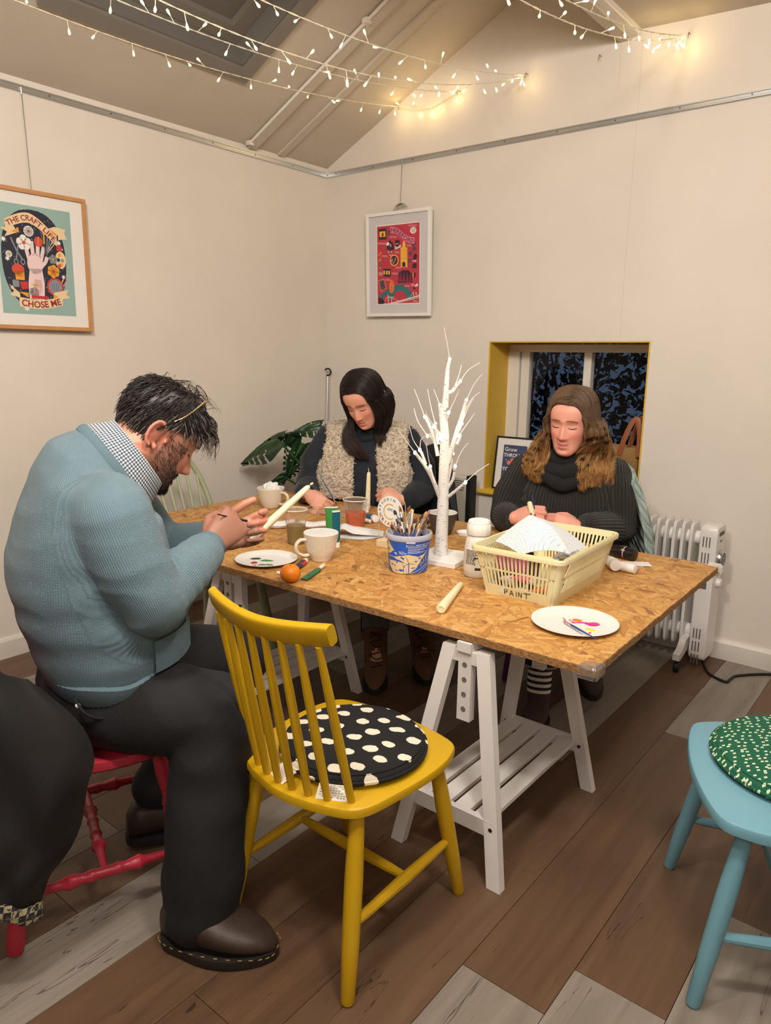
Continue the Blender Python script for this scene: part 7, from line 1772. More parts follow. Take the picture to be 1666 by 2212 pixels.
bt, BP, BN = drape('black_coat', 'long black coat with checked lining hanging over the red chair behind the person in blue', [
    [P_(-.215, -.22, .72), P_(-.225, .02, .765), P_(-.195, .20, .745), P_(-.135, .262, .715), P_(-.075, .262, .665)], [P_(-.24, -.22, .60), P_(-.25, .02, .62), P_(-.215, .235, .61), P_(-.115, .300, .575), P_(.018, .285, .515)],
    [P_(-.25, -.22, .44), P_(-.27, .02, .45), P_(-.225, .255, .44), P_(-.105, .330, .43), P_(.000, .300, .42)], [P_(-.25, -.22, .30), P_(-.28, .02, .32), P_(-.235, .275, .32), P_(-.135, .335, .310), P_(-.060, .300, .295)], [P_(-.26, -.22, .22), P_(-.29, .02, .25), P_(-.25, .285, .262), P_(-.165, .330, .235), P_(-.112, .300, .195)]], m_shell, noise_a=.022, seed=12, thick=.016)
def tweed():
    t = NT('houndstooth tweed lining'); v = t.coord((75, 75, 75), (.3, .2, .5)); ck = t.n('ShaderNodeTexChecker', Scale=.9); ck.inputs[1].default_value = (*lin((206, 196, 156)), 1); ck.inputs[2].default_value = (*lin((48, 50, 56)), 1); t.l(v, ck.inputs[0]); f = t.noise(v, 1.2, 3)
    t.base(t.mix(t.math('GREATER_THAN', f, .56), ck.outputs[0], lin((96, 96, 92)))).set(Roughness=.95); t.bump(f, .7, .003); return t.m
BP2, BN2 = [r[-1] for r in BP], [r[-1] for r in BN]; nv = len(BP2); m2 = MB(); rows = []
for t_, off in ((-.014, .011), (.012, .015), (.042, .014), (.056, .004), (.058, -.004), (.042, -.011), (.01, -.011)):
    rows.append([BP2[j]+BN2[j]*off+Vector((0, 0, .014-t_)) for j in range(nv)])
m2.grid(rows).obj('lining_hem', tweed(), bt, smooth=60)

# ------------------------------------------------------------------ monstera in the corner
def leafm():
    t = NT('monstera leaf'); v = t.coord(); t.base(t.ramp(t.noise(v, 9, 3), [(.3, lin((20, 44, 26))), (.7, lin((44, 78, 42)))])).set(Roughness=.32); t.bump(t.noise(v, 40, 2), .1, .004); return t.m
m_leaf = leafm(); m_vein = plain('pale leaf vein', (92, 124, 74), .4); m_stem = plain('leaf stalk', (52, 84, 44), .45); m_pot = plain('grey plant pot', (120, 118, 114), .6)
pl = thing('monstera_plant', 'potted monstera with large split dark green leaves in the corner by the wall', 'plant', (.47, -.45, 0))
MB().lathe([(0, 0), (.12, 0), (.15, .26), (.155, .28), (.145, .28), (.14, .25), (0, .25)], 28).obj('pot', m_pot, pl, smooth=50)
def monstera(base, tip, nrm, W, cup=.25, cuts=5, seed=0, stalk_to=(0, 0, .26)):
    base, tip, nrm = Vector(base), Vector(tip), Vector(nrm); ax = (tip-base); L = ax.length; ax.normalize(); nrm = (nrm-ax*nrm.dot(ax)).normalized(); sd = ax.cross(nrm); mb = MB(); rr = random.Random(seed); NU, NV = 40, 10
    def pt(u, v):
        w_ = W*(math.sin(PI*min(1, (u+.06)/1.06)**.75)**.8)*(1-.35*u); lob = .08*L*max(0, 1-u/.12)*(-1)
        return base+ax*(L*u+lob*abs(v)-.10*L*abs(v)**2*(1-u))+sd*(w_*v)+nrm*(-cup*w_*v*v-.22*L*u*u*.6+.012*math.sin(9*abs(v)*1+6*u))
    cut = [.24+.62*i/cuts for i in range(cuts)]
    for s_ in (1, -1):
        idx = {}
        for i in range(NU+1):
            for j in range(NV+1): idx[i, j] = len(mb.v); mb.v.append(tuple(pt(i/NU, s_*j/NV)))
        for i in range(NU):
            u = (i+.5)/NU
            for j in range(NV):
                v = (j+.5)/NV; sk = u-.10*v
                if any(abs(sk-c) < .013+.010*v and v > .48 for c in cut) or any(abs(sk-c-.05) < .012 and .18 < v < .34 for c in cut[:4:2]): continue
                f = (idx[i, j], idx[i+1, j], idx[i+1, j+1], idx[i, j+1]); mb.f.append(f if s_ > 0 else f[::-1]); mb.mi.append(0)
    o = mb.obj('leaf', m_leaf, pl, smooth=180, world=True); md = MB().tube([pt(u/12, 0)+nrm*.0015 for u in range(13)], [.0032*(1-.7*u/12) for u in range(13)], 5); md.obj('midrib', m_vein, o, world=True)
    s0 = parent_world(pl) @ Vector(stalk_to); MB().tube(spline([s0, s0.lerp(base, .5)+Vector((0, 0, .10)), base], 8), [.0062]*16+[.0045], 7).obj('stalk', m_stem, pl, world=True)
monstera((.375, -.785, .905), (.060, -.815, .765), (.35, -.55, .75), .105, .30, 4, 1, (.03, .0, .26))
monstera((.440, -.665, .880), (.305, -.690, .655), (.55, -.80, .25), .105, .22, 6, 2, (.01, -.02, .26))
monstera((.505, -.600, .985), (.395, -.715, .945), (.25, -.35, .9), .075, .35, 3, 3, (.0, .02, .26))
monstera((.380, -.690, .925), (.215, -.715, .890), (.3, -.45, .85), .060, .50, 3, 4, (-.02, .0, .26))
monstera((.330, -.700, .690), (.225, -.725, .640), (.35, -.65, .6), .040, .20, 2, 5, (-.03, -.02, .26))
monstera((.540, -.600, .860), (.560, -.700, .700), (.5, -.75, .3), .070, .20, 4, 6, (.03, .03, .26))
# window pole leaning in the corner
po = thing('window_pole', 'thin silver window opening pole with dark hook leaning in the room corner', 'pole', (.06, -.09, 0))
MB().tube([(.075, -.13, .002), (.045, -.048, 1.215)], .0075, 10).obj('shaft', m_alu, po, world=True)
MB().tube([(.045+.019*math.cos(a)*.78, -.048+.019*math.cos(a)*.62, 1.243+.021*math.sin(a)) for a in [math.radians(-120+270*i/16) for i in range(17)]], .0055, 8).obj('hook', m_knob, po, world=True)

# ------------------------------------------------------------------ pictures
m_frw = plain('white picture frame', (236, 234, 230), .3); m_oak = plain('oak picture frame', (196, 142, 92), .45, var=.12, vs=30); m_mat = plain('white mount card', (232, 229, 226), .8); m_frb = plain('black picture frame', (30, 28, 34), .35); m_mat2 = plain('cool white mount card', (208, 204, 206), .8)
t_ = NT('picture glass'); t_.base((1, 1, 1)).set(Roughness=.02, IOR=1.12, Alpha=.12); t_.b.inputs['Transmission Weight'].default_value = 1; m_pg2 = t_.m
def picture(name, label, w_, h_2, fw, depth, mat, mount, Mx, pw_, ph_, off=(0, 0)):
    """Mx: local x right, y up, z out of the wall. returns the thing"""
    t = bpy.data.objects.new(name, None); COL.objects.link(t); t.matrix_world = Mx; tag(t, label, 'picture'); t.empty_display_size = .1
    for c, d in (((0, h_2/2-fw/2), (w_, fw)), ((0, -h_2/2+fw/2), (w_, fw)), ((-w_/2+fw/2, 0), (fw, h_2-2*fw)), ((w_/2-fw/2, 0), (fw, h_2-2*fw))): MB().box((c[0], c[1], depth/2), (d[0], d[1], depth), bev=.0012).obj('frame_bar', mat, t, smooth=0)
    MB().box((0, 0, depth*.45), (w_-2*fw+.004, h_2-2*fw+.004, .004)).obj('mount', mount, t, smooth=0)
    return t, depth*.45+.0024
class Print:
    def __init__(s, cols_): s.mb = MB(); s.cols = [plain('print ink', c, .6) for c in cols_]; s.z = 0
    def poly(s, k, pts, z=1): s.mb.k = k; s.mb.flat(pts, z*.00012) if len(pts) < 5 else s.fan(k, pts, z)
    def fan(s, k, pts, z):
        s.mb.k = k; cx_ = sum(p[0] for p in pts)/len(pts); cy2 = sum(p[1] for p in pts)/len(pts); n = len(pts)
        s.mb.add([(cx_, cy2, z*.00012)]+[(x, y, z*.00012) for x, y in pts], [(0, i+1, (i+1) % n+1) for i in range(n)])
    def ell(s, k, x, y, rx, ry, z=1, n=24, a0=0, p=1): s.fan(k, [(x+rx*math.copysign(abs(math.cos(2*PI*i/n+a0))**p, math.cos(2*PI*i/n+a0)), y+ry*math.copysign(abs(math.sin(2*PI*i/n+a0))**p, math.sin(2*PI*i/n+a0))) for i in range(n)], z)
    def star(s, k, x, y, r, n=8, z=2, inner=.35, a=0): s.fan(k, [(x+(r if i % 2 == 0 else r*inner)*math.cos(PI*i/n+a), y+(r if i % 2 == 0 else r*inner)*math.sin(PI*i/n+a)) for i in range(2*n)], z)
    def rect(s, k, x0, y0, x1, y1, z=1): s.mb.k = k; s.mb.flat([(x0, y0), (x1, y0), (x1, y1), (x0, y1)], z*.00012)
    def line(s, k, pts, wd, z=2):
        s.mb.k = k
        for i in range(len(pts)-1):
            (x0, y0), (x1, y1) = pts[i], pts[i+1]; l = math.hypot(x1-x0, y1-y0) or 1e-6; nx, ny = -(y1-y0)/l*wd/2, (x1-x0)/l*wd/2
            s.mb.flat([(x0+nx, y0+ny), (x1+nx, y1+ny), (x1-nx, y1-ny), (x0-nx, y0-ny)], z*.00012)
    def flower(s, k, kc, x, y, r, n=5, z=3):
        for i in range(n): a = 2*PI*i/n+.4; s.ell(k, x+r*.55*math.cos(a), y+r*.55*math.sin(a), r*.45, r*.45, z, 10)
        s.ell(kc, x, y, r*.25, r*.25, z+1, 8)
    def text(s, k, txt, size, fn, bold=0.0, z=5): s.mb.k = k; put_text(s.mb, txt, size, lambda x, y: (*fn(x, y), z*.00012), bold=bold)
    def band(s, k, fx, n, z):      # fx(t) -> (lower, upper)
        s.mb.k = k
        for i in range(n):
            a, b = fx(i/n), fx((i+1)/n); s.mb.flat([a[0], b[0], b[1], a[1]], z*.00012)
    def done(s, parent, z, name='print'): o = s.mb.obj(name, s.cols, parent, smooth=0); o.location = (0, 0, z); return o
def wallM(org, right, up, tilt=0.0, roll=0.0):
    r, u = Vector(right).normalized(), Vector(up).normalized(); n = r.cross(u); m = Matrix.Identity(4)
    for i in range(3): m[i][0], m[i][1], m[i][2], m[i][3] = r[i], u[i], n[i], org[i]
    return m @ Matrix.Rotation(roll, 4, 'Z') @ Matrix.Rotation(tilt, 4, 'X')
MX1 = wallM((.020, -1.838, 1.7225), (0, 1, 0), (0, 0, 1), .012)
pa, zz = picture('framed_poster', 'oak framed craft poster reading THE CRAFT LIFE CHOSE ME on the left wall', .466, .567, .0165, .022, m_oak, m_mat, MX1, .32, .44)
pr_ = Print([(146, 178, 172), (38, 40, 58), (232, 204, 162), (142, 44, 48), (226, 158, 52), (234, 208, 208), (240, 236, 232), (206, 76, 56), (134, 142, 150), (92, 94, 98), (196, 48, 52), (206, 140, 148)])
pr_.rect(0, -.16, -.22, .16, .22); pr_.ell(1, -.010, .005, .138, .200, 2, 40, 0, .86)
rr = random.Random(5)
for i in range(150):
    a, q = rr.uniform(0, 6.28), rr.random()**.5; x, y = -.010+.150*q*math.cos(a), .005+.210*q*math.sin(a); pr_.star(6, x, y, rr.uniform(.0012, .0028), 4, 3)
for x, y, r in ((-.005, .170, .015), (-.135, .075, .013), (.100, .085, .013), (-.115, -.115, .010), (-.06, -.195, .016), (.112, .06, .007), (.112, -.055, .010), (-.125, -.0, .012)): pr_.star(6, x, y, r, 8, 4, .42)
pr_.fan(5, [(-.045, -.155), (.020, -.160), (.025, -.09), (.018, -.03), (-.035, -.03), (-.045, -.09)], 5)             # forearm and hand
pr_.ell(5, -.010, -.012, .034, .042, 5, 20)
for x, y, L, a in ((-.034, .022, .052, 1.80), (-.016, .030, .058, 1.62), (.002, .032, .056, 1.48), (.016, .024, .048, 1.30)): pr_.line(5, [(x, y-.02), (x+L*math.cos(a), y-.02+L*math.sin(a)), (x+(L+.012)*math.cos(a), y-.02+(L+.012)*math.sin(a))], .0155, 6)
pr_.line(5, [(.012, -.025), (.036, .0), (.044, .022)], .015, 6)
for x, y in ((-.033, .018), (-.016, .022), (.0, .022), (.014, .016)): pr_.line(3, [(x-.004, y), (x, y+.006), (x+.004, y)], .0015, 8)
for i in range(9): pr_.line(11, [(-.03+.005*i, -.14+.008*(i % 3)), (-.02+.004*i, -.10), (-.015+.003*i, -.075)], .0018, 8)
pr_.ell(2, -.012, -.098, .024, .010, 8, 16); pr_.text(3, 'CRAFTY', .0085, lambda x, y: (-.012+x, -.101+y), 0, 9)
pr_.ell(7, .010, .080, .018, .021, 7, 18); pr_.line(4, [(.008, .058), (.012, .10)], .003, 8)
pr_.flower(6, 7, -.052, .070, .032, 5, 7); pr_.flower(6, 10, -.028, .118, .022, 11, 7); pr_.flower(8, 4, .070, .015, .020, 5, 7); pr_.flower(4, 10, .068, -.035, .028, 6, 7); pr_.flower(8, 4, -.022, -.128, .022, 6, 7); pr_.flower(6, 4, -.118, .018, .014, 9, 7)
pr_.line(9, [(.020, .138), (.040, .03)], .0045, 6); pr_.line(4, [(.036, .125), (.036, .075)], .006, 6); pr_.ell(4, .036, .122, .006, .013, 7, 12)
for k in range(3): pr_.line(8, [(.052+.012*k, .108-.002*k), (.044+.004*k, .045)], .004, 6)
pr_.line(2, [(.094, .094), (.046, .038)], .0028, 6); pr_.line(2, [(.086, .102), (.044, .045)], .0028, 6)
pr_.ell(2, .104, .015, .024, .036, 6, 20); 
for x, y, k in ((.100, .035, 4), (.094, .015, 1), (.112, .014, 8), (.106, -.004, 4), (.096, -.010, 7)): pr_.ell(k, x, y, .0075, .0085, 8, 10)
pr_.rect(10, .088, .052, .112, .074, 7)
pr_.line(8, [(-.105, .085), (-.085, .035), (-.062, .0)], .006, 6); pr_.line(8, [(-.075, .07), (-.082, .03), (-.088, .0)], .005, 6); pr_.ell(8, -.062, -.008, .010, .013, 7, 12); pr_.ell(1, -.062, -.008, .006, .008, 8, 10); pr_.ell(8, -.090, -.010, .010, .013, 7, 12); pr_.ell(1, -.090, -.010, .006, .008, 8, 10)
pr_.ell(7, -.085, -.040, .026, .022, 9, 18); pr_.rect(4, -.098, -.082, -.060, -.048, 9); pr_.text(3, 'PAINT', .010, lambda x, y: (-.079+x, -.069+y), 0, 11)
pr_.fan(10, [(-.082, -.09), (-.050, -.085), (-.045, -.115), (-.075, -.12)], 8); pr_.rect(8, -.112, -.112, -.085, -.085, 8)
pr_.ell(10, .072, -.100, .038, .038, 8, 24); pr_.ell(8, .072, -.100, .030, .030, 9, 24)
for i in range(4): pr_.line(9, [(.055+.01*i, -.115), (.06+.008*i, -.10), (.055+.012*i, -.085)], .002, 10)
for i in range(6): pr_.ell(10, -.03+.012*i, -.148, .0075, .0075, 9, 10)
pr_.line(11, [(.135, -.055), (.108, -.095)], .006, 8); pr_.line(2, [(.118, -.05), (.098, -.088)], .004, 8)
def bt_(t): x = lerp(-.125, .092, t); c = .22-.44*(.195-.090*math.sin(PI*min(1, t*1.05))+.012*t)-(.075*max(0, t-.45)**1.2); return (x, c)
pr_.band(2, lambda t: ((bt_(t)[0], bt_(t)[1]-.020), (bt_(t)[0], bt_(t)[1]+.020)), 24, 12)
pr_.fan(4, [(-.105, .105), (-.070, .128), (-.068, .108)], 11); pr_.fan(2, [(-.145, .118), (-.09, .132), (-.075, .108), (-.13, .085), (-.118, .105)], 10)
pr_.fan(4, [(.060, .140), (.100, .112), (.062, .118)], 11); pr_.fan(2, [(.060, .140), (.085, .150), (.135, .145), (.128, .128), (.138, .105), (.098, .098), (.10, .115)], 10)
def wtext(s, k, txt, size, cf, x0, x1, z, bold):
    vs_, fs_ = text_polys(txt, size, bold); a, b = min(v[0] for v in vs_), max(v[0] for v in vs_); s.mb.k = k; P = []
    for x, y in vs_:
        t = (x-a)/(b-a); c = cf(lerp(x0, x1, t)); d = cf(min(1, lerp(x0, x1, t)+.02)); e = cf(max(0, lerp(x0, x1, t)-.02)); tx, ty = d[0]-e[0], d[1]-e[1]; l = math.hypot(tx, ty); yy = y-size*.36; P.append((c[0]-ty/l*yy, c[1]+tx/l*yy, z*.00012))
    s.mb.add(P, fs_)
wtext(pr_, 3, 'THE CRAFT LIFE', .030, bt_, .03, .97, 14, .0006)
def bb_(t): x = lerp(-.090, .100, t); return (x, -.170-.014*math.sin(PI*t)+.014*t)
pr_.band(2, lambda t: ((bb_(t)[0], bb_(t)[1]-.019), (bb_(t)[0], bb_(t)[1]+.019)), 20, 12)
pr_.fan(2, [(-.130, -.100), (-.085, -.135), (-.085, -.155), (-.128, -.145), (-.108, -.128)], 10); pr_.fan(4, [(-.088, -.130), (-.048, -.132), (-.050, -.152)], 11)
pr_.fan(2, [(.130, -.108), (.062, -.125), (.062, -.145), (.100, -.150), (.138, -.140), (.118, -.128)], 10); pr_.fan(4, [(.060, -.128), (.098, -.150), (.060, -.148)], 11)
wtext(pr_, 3, 'CHOSE ME', .037, bb_, .05, .95, 14, .0010)
pr_.done(pa, zz); MB().box((0, 0, .0165), (.436, .537, .0015)).obj('glazing', m_pg2, pa, smooth=0)

MX2 = wallM((.586, -.032, 1.853), (1, 0, 0), (0, 0, 1), .045, -.012)
pb, zz = picture('framed_poster', 'white framed crimson poster map of town sights headed HEREFORD on the back wall', .455, .565, .018, .022, m_frw, m_mat2, MX2, .30, .425)
pr_ = Print([(188, 54, 74), (232, 128, 160), (240, 182, 66), (58, 36, 52), (52, 112, 116), (238, 226, 220), (222, 120, 60), (150, 36, 66), (236, 206, 206), (70, 72, 92)])
def m2_(cx_, cy2): u = (cx_-335)/712; tp, bt2 = 585-100*u, 1880-40*u; return ((u-.5)*.30, .2125-.425*(cy2-tp)/(bt2-tp))
def poly2(k, pts, z=3): pr_.fan(k, [m2_(*p) for p in pts], z)
pr_.rect(5, -.156, -.2165, .156, .2165); pr_.rect(0, -.150, -.2105, .150, .2105, 2)
poly2(4, [(350, 1760), (430, 1690), (530, 1600), (545, 1680), (450, 1760), (400, 1830), (350, 1860)]); poly2(3, [(350, 1770), (430, 1790), (460, 1830), (440, 1875), (352, 1880)], 4)
N2 = 16; pr_.mb.k = 4
for i in range(N2):
    a, b = PI*(1-i/N2), PI*(1-(i+1)/N2); q = [m2_(730+r*math.cos(t)*1.0, 1790-r2*math.sin(t)) for r, r2, t in ((120, 150, a), (215, 260, a), (215, 260, b), (120, 150, b))]; pr_.mb.flat(q, .00036)
for a, b, wd in (((520, 1720), (528, 1868), .004), ((580, 1760), (585, 1866), .004), ((548, 1868), (1048, 1715), .006), ((600, 1868), (1048, 1745), .003), ((523, 1740), (460, 1830), .0018), ((525, 1745), (720, 1815), .0018), ((950, 1650), (958, 1745), .0035), ((992, 1650), (1000, 1735), .0035), ((955, 1665), (870, 1765), .0018), ((995, 1665), (1045, 1710), .0018)): pr_.line(5, [m2_(*a), m2_(*b)], wd, 6)
poly2(2, [(735, 930), (790, 880), (848, 915), (850, 1240), (738, 1245)], 5); poly2(2, [(768, 890), (770, 835), (785, 800), (795, 795), (815, 830), (820, 885)], 5); poly2(3, [(765, 1235), (765, 1170), (792, 1145), (818, 1165), (818, 1232)], 7); pr_.ell(5, *m2_(795, 870), .004, .008, 7, 12)
for x in (755, 785, 812, 838): pr_.line(6, [m2_(x, 975), m2_(x, 1080)], .0012, 7)
for y in (960, 1090, 1110): pr_.line(6, [m2_(738, y), m2_(850, y-5)], .0012, 7)
pr_.ell(2, *m2_(628, 1130), .031, .031, 5, 24); pr_.ell(3, *m2_(628, 1130), .025, .025, 6, 24)
rr = random.Random(9)
for i in range(14): a, q = rr.uniform(0, 6.3), rr.random()**.5*.021; c = m2_(628, 1130); pr_.ell((5, 6, 0)[i % 3], c[0]+q*math.cos(a), c[1]+q*math.sin(a), .0032, .0032, 7, 8)
poly2(3, [(360, 630), (495, 605), (500, 790), (370, 800)], 4); poly2(2, [(375, 670), (478, 655), (480, 750), (380, 755)], 5); poly2(3, [(420, 700), (440, 670), (450, 740), (415, 745)], 6)
poly2(3, [(435, 1280), (570, 1275), (568, 1410), (440, 1410)], 4)
for x in (455, 500, 540): poly2(2, [(x-14, 1310), (x+14, 1308), (x+13, 1370), (x-12, 1375)], 5)
poly2(6, [(350, 1475), (455, 1440), (500, 1610), (390, 1670)], 4); poly2(9, [(368, 1490), (445, 1465), (480, 1605), (400, 1645)], 5)
pr_.ell(6, *m2_(585, 1575), .018, .038, 6, 20); pr_.line(3, [m2_(585, 1560), m2_(588, 1720)], .002, 7)
pr_.ell(5, *m2_(945, 625), .022, .017, 4, 20)
for x, y in ((920, 620), (935, 640), (955, 610), (965, 635), (945, 655), (975, 600)): pr_.ell(3, *m2_(x, y), .003, .003, 5, 8)
poly2(3, [(495, 940), (510, 830), (560, 800), (610, 850), (630, 950), (560, 980)], 4); poly2(5, [(490, 890), (515, 825), (548, 850), (535, 890)], 5); poly2(1, [(555, 850), (580, 870), (578, 920), (555, 900)], 6); poly2(5, [(520, 1000), (540, 975), (545, 1015)], 5); poly2(5, [(572, 985), (590, 970), (590, 1010)], 5)
poly2(3, [(640, 800), (720, 790), (720, 920), (650, 920)], 4); poly2(5, [(640, 890), (655, 935), (720, 900), (735, 860), (745, 905), (645, 955)], 5); poly2(6, [(645, 850), (710, 845), (705, 860), (650, 870)], 6)
poly2(3, [(690, 1510), (700, 1340), (770, 1290), (870, 1290), (930, 1350), (935, 1490)], 4)
for x in (700, 740, 790, 850, 900): poly2(7, [(x-22, 1490), (x, 1310), (x+22, 1480)], 5)
for x, y in ((965, 930), (900, 1010), (890, 1130), (960, 850), (545, 680)):
    for a in (0, 1.2, 2.3, 3.4, 4.6): c = m2_(x, y); pr_.ell(9, c[0]+.008*math.cos(a), c[1]+.008*math.sin(a), .006, .005, 4, 8)
poly2(6, [(345, 1060), (400, 990), (415, 1010), (370, 1075)], 4); poly2(6, [(350, 1160), (395, 1080), (410, 1140), (365, 1170)], 4); poly2(4, [(365, 1180), (398, 1170), (395, 1240), (370, 1240)], 4); poly2(5, [(362, 1250), (395, 1270), (385, 1278)], 4)
poly2(3, [(945, 1060), (975, 1000), (1015, 1030), (1000, 1100), (950, 1110)], 4); poly2(3, [(940, 1170), (1000, 1165), (1005, 1250), (930, 1255)], 4); poly2(5, [(935, 1125), (1000, 1120), (998, 1138), (940, 1140)], 5)
poly2(6, [(930, 1330), (960, 1320), (965, 1420), (935, 1400)], 4); poly2(3, [(955, 1325), (995, 1330), (985, 1400), (960, 1420)], 5); poly2(1, [(905, 1530), (960, 1500), (975, 1550), (920, 1560)], 4); poly2(5, [(975, 1540), (1020, 1500), (1030, 1540), (985, 1570)], 5); poly2(3, [(940, 1580), (985, 1570), (985, 1605), (950, 1605)], 5)
for i in range(34): c = m2_(rr.uniform(370, 1030), rr.uniform(620, 1800)); pr_.star(1, c[0], c[1], .0022, 4, 3)
for x, y, w2 in ((345, 855, 150), (415, 1060, 90), (550, 740, 110), (640, 990, 70), (650, 1245, 90), (355, 1340, 70), (355, 1370, 75), (590, 1345, 110), (475, 1455, 80), (800, 1550, 90), (840, 870, 70), (870, 540, 130), (540, 1750, 80), (540, 1040, 60), (945, 1800, 80)):
    for r_ in range(2):
        xx = x
        while xx < x+w2: L = rr.uniform(8, 20); pr_.line(8, [m2_(xx, y+r_*17), m2_(xx+L, y+r_*17-2)], .0022, 4); xx += L+5
def hb_(t): x = lerp(565, 965, t); y = lerp(632, 790, t)-28*math.sin(2*PI*t); return m2_(x, y)
pr_.band(1, lambda t: ((hb_(t)[0], hb_(t)[1]-.0165), (hb_(t)[0], hb_(t)[1]+.0165)), 22, 8); wtext(pr_, 3, 'HEREFORD', .030, hb_, .03, .97, 10, .0004)
pr_.done(pb, zz); MB().box((0, 0, .0165), (.425, .535, .0015)).obj('glazing', m_pg2, pb, smooth=0)

MX3 = wallM((1.322, .075, .780), (1, .10, 0), (0, .14, 1))
pc2, zz = picture('framed_print', 'small black framed print of lettering and cherries on the window sill', .226, .290, .0085, .016, m_frb, m_mat, MX3, .15, .20)
pr_ = Print([(62, 72, 110), (238, 232, 226), (226, 122, 104), (70, 120, 90)])
pr_.rect(0, -.068, -.100, .068, .100)
pr_.text(1, 'Grow', .030, lambda x, y: (-.060+x+.036, .066+y), .0004); pr_.text(1, 'THROUGH', .0265, lambda x, y: (.001+x, .036+y), .0006); pr_.text(1, 'YOU GO', .027, lambda x, y: (-.012+x, -.040+y), .0006); pr_.text(1, 'through', .028, lambda x, y: (-.008+x, -.080+y), .0002)
for x, y in ((-.030, .004), (-.010, .018), (.030, .002), (.046, .016)): pr_.ell(2, x, y, .012, .012, 3, 18)
for x in (-.03, .03): pr_.line(3, [(x, .010), (x+.012, .030)], .0015, 3)
pr_.star(1, -.048, .018, .005, 4, 3)
pr_.done(pc2, zz)
# hanging wires with grip ends
def wire(label, a, b, coil=False):
    t = thing('hanging_wire', label, 'wire', b); MB().tube([a, b], .0011, 5).obj('cable', m_screw, t, world=True)
    MB().tube([Vector(a)+Vector((0, 0, .004)), Vector(a)-Vector((0, 0, .022))], .0028, 6).obj('rail_hook', m_alu, t, world=True)
    if coil:
        MB().tube([Vector(b)+Vector((0, 0, .026)), Vector(b)], .0034, 8).obj('cable_grip', m_alu, t, world=True); rr = random.Random(2)
        for k in range(5):
            w_ = .022+.008*k; MB().tube(spline([Vector(b)+Vector((-w_*(1 if k % 2 else .6), -.004-.002*k, -.016)), Vector(b)+Vector((-w_*.4, -.006, .006+.002*k)), Vector(b)+Vector((w_*.5, -.007, .010+.002*k)), Vector(b)+Vector((w_*1.05, -.006, -.004))], 5), .0011, 5).obj('wire_coil', plain('olive wire', (110, 104, 78), .45, .5), t, world=True)
wire('thin steel picture wire above the oak framed poster on the left wall', (.016, -1.838, 2.398), (.030, -1.838, 1.995))
wire('thin steel picture wire with coiled end above the white framed poster', (.582, -.016, 2.398), (.588, -.036, 2.155), True)

# ------------------------------------------------------------------ window sill things
bg = thing('straw_bag', 'woven straw bag with tan leather handles standing on the window sill', 'bag', (1.87, .115, .634))
def straw():
    t = NT('woven straw'); v = t.coord((60, 60, 60)); br_ = t.n('ShaderNodeTexBrick', Scale=1.6); br_.inputs['Color1'].default_value = (*lin((206, 166, 104)), 1); br_.inputs['Color2'].default_value = (*lin((176, 132, 76)), 1); br_.inputs['Mortar'].default_value = (*lin((104, 74, 40)), 1); br_.inputs['Mortar Size'].default_value = .06
    v2 = t.coord((60, 1, 60), (PI/2, 0, 0)); t.l(v2, br_.inputs[0]); t.base(br_.outputs[0]).set(Roughness=.8); t.bump(br_.outputs['Fac'], -.8, .004); return t.m
mb = MB(); mb.grid([[(rx*math.copysign(abs(math.cos(a))**.7, math.cos(a)), ry*math.copysign(abs(math.sin(a))**.7, math.sin(a)), z) for a in [2*PI*j/48 for j in range(48)]] for rx, ry, z in ((.02, .02, .001), (.105, .045, .001), (.118, .055, .03), (.130, .058, .15), (.138, .055, .29), (.134, .051, .292), (.125, .05, .15), (.11, .048, .02))], cv=True).obj('woven_body', straw(), bg, smooth=50)
m_leather = plain('tan leather', (146, 84, 52), .5)
for y in (-.058, .05): MB().tube(spline([(.035, y, .25), (.06, y*1.05, .34), (.088, y*.9, .415), (.112, y*.85, .425), (.128, y*.9, .36), (.132, y, .25)], 7), .013, 8, flat=.22, up=(0, 1, 0)).obj('handle', m_leather, bg)
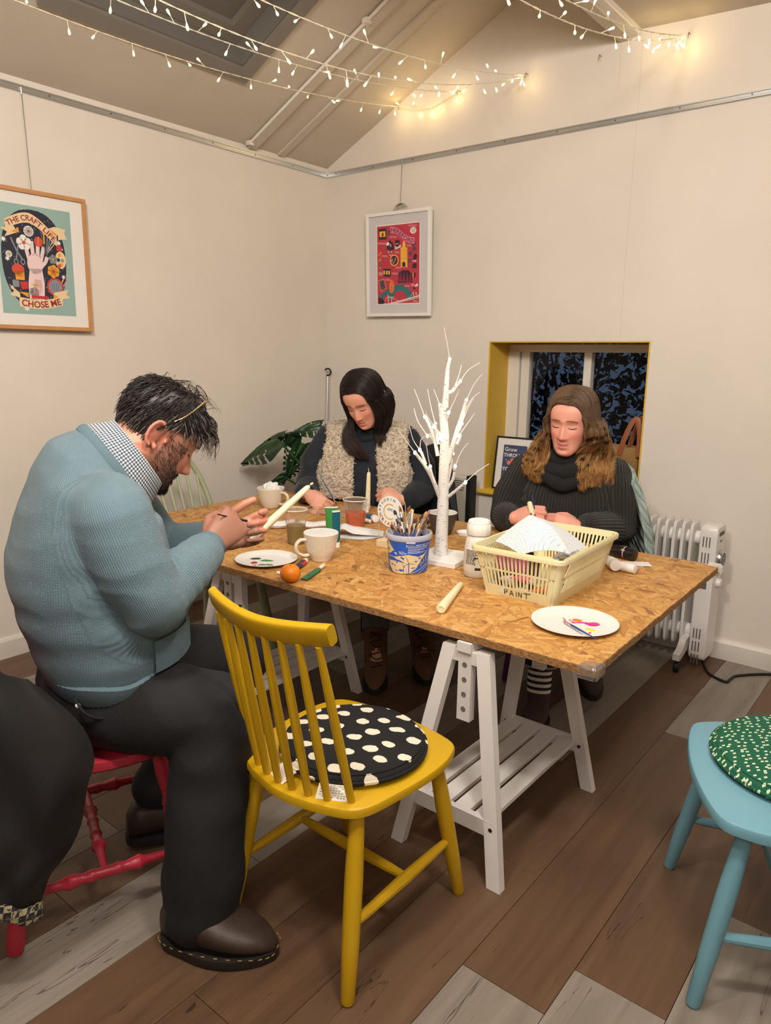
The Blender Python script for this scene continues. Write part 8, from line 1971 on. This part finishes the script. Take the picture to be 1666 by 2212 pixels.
# ------------------------------------------------------------------ fairy lights strung under the roof
m_fwire = plain('pale twisted flex', (226, 220, 200), .5); m_bulb = emit('warm fairy bulb', (255, 206, 112), 15)
bulb_me = MB().lathe([(0, -.020), (.0030, -.0185), (.0040, -.014), (.0034, -.008), (.0017, -.002), (.0014, .0)], 8).mesh('bulb', m_bulb, 180)
stalk_me = MB().lathe([(0, 0), (.0013, 0), (.0012, .026), (0, .026)], 5).mesh('bulb_stalk', m_fwire, 60)
def fairy(label, path, seed, sp_=.122, start=.03):
    rr = random.Random(seed); t = thing('fairy_lights', label, 'fairy lights', path(0)); t['group'] = 'strings of fairy lights'
    L = 0; pts = [path(i/160) for i in range(161)]; tw = []
    for k in range(2): tw.append([p+Vector((math.cos(i*1.1+PI*k), math.sin(i*1.1+PI*k), math.cos(i*1.1+PI*k)))*.0011 for i, p in enumerate(pts)])
    mb = MB(); mb.tube(tw[0], .0011, 5); mb.tube(tw[1], .0011, 5); mb.obj('wire', m_fwire, t, world=True)
    nxt = start
    for i in range(160):
        s = (pts[i+1]-pts[i]).length
        if L+s >= nxt:
            p = pts[i].lerp(pts[i+1], (nxt-L)/s)-t.location; nxt += sp_*rr.uniform(.75, 1.25)
            d = Vector((rr.gauss(0, .55), rr.gauss(0, .55), -1.0 if rr.random() < .72 else rr.uniform(-.3, .9))).normalized(); q = (-d).to_track_quat('Z', 'Y')
            s1 = bpy.data.objects.new('bulb_stalk', stalk_me); COL.objects.link(s1); s1.parent = t; s1.location = p+d*.026; s1.rotation_mode = 'QUATERNION'; s1.rotation_quaternion = q
            b1 = bpy.data.objects.new('bulb', bulb_me); COL.objects.link(b1); b1.parent = t; b1.location = p+d*.026; b1.rotation_mode = 'QUATERNION'; b1.rotation_quaternion = q
        L += s
    return t
def strand_path(x, z, sag, far=-3.4):
    def f(t): y = -.03+(far+.03)*t; u = -y/4; return Vector((x+.03*t, y, z-4*sag*u*(1-u)))
    return f
for k, (x, sag, lb) in enumerate(((.560, .200, 'fairy light string nearest the left wall, lowest on the gable'), (.942, .250, 'second fairy light string from the left, ending beside a glowing hook'), (1.327, .390, 'lower fairy light string of the middle pair'), (1.335, .270, 'upper fairy light string of the middle pair'), (2.085, .390, 'lower fairy light string of the pair at the right beam'), (2.092, .325, 'upper fairy light string of the pair at the right beam'))):
    fairy(lb, strand_path(x, 2.68, sag), 40+k)
fairy('short fairy light link running along the gable between two hooks', lambda t: Vector((lerp(.562, .940, t), -.028, lerp(2.678, 2.682, t)-.045*math.sin(PI*t))), 60, .07)
m_hook = plain('steel cup hook', (150, 146, 138), .3, .9)
for k, x in enumerate((.560, .942, 1.330, 2.088, 1.700)):
    z = 2.684; h = MB().tube(spline([(x, 0, z), (x, -.022, z), (x+.004, -.034, z-.006), (x+.004, -.036, z-.018), (x, -.026, z-.022)], 5), .0018, 6).obj('cup_hook', m_hook); tag(h, ['small steel cup hook on the gable at the leftmost fairy light string', 'small steel cup hook on the gable at the second fairy light string', 'small steel cup hook on the gable at the middle fairy lights', 'small steel cup hook on the gable at the rightmost fairy lights', 'bare steel cup hook on the gable carrying no lights'][k], 'hook')
for x, z, e in ((.60, 2.63, .55), (.78, 2.62, .55), (.94, 2.66, .6), (1.34, 2.64, .4), (2.09, 2.63, .6), (1.95, 2.66, .3)):
    d = bpy.data.lights.new('fairy_glow', 'POINT'); d.energy = e*.40; d.color = (1, .72, .32); d.shadow_soft_size = .012; lo = bpy.data.objects.new('fairy_glow', d); COL.objects.link(lo); lo.location = (x, -.085, z)
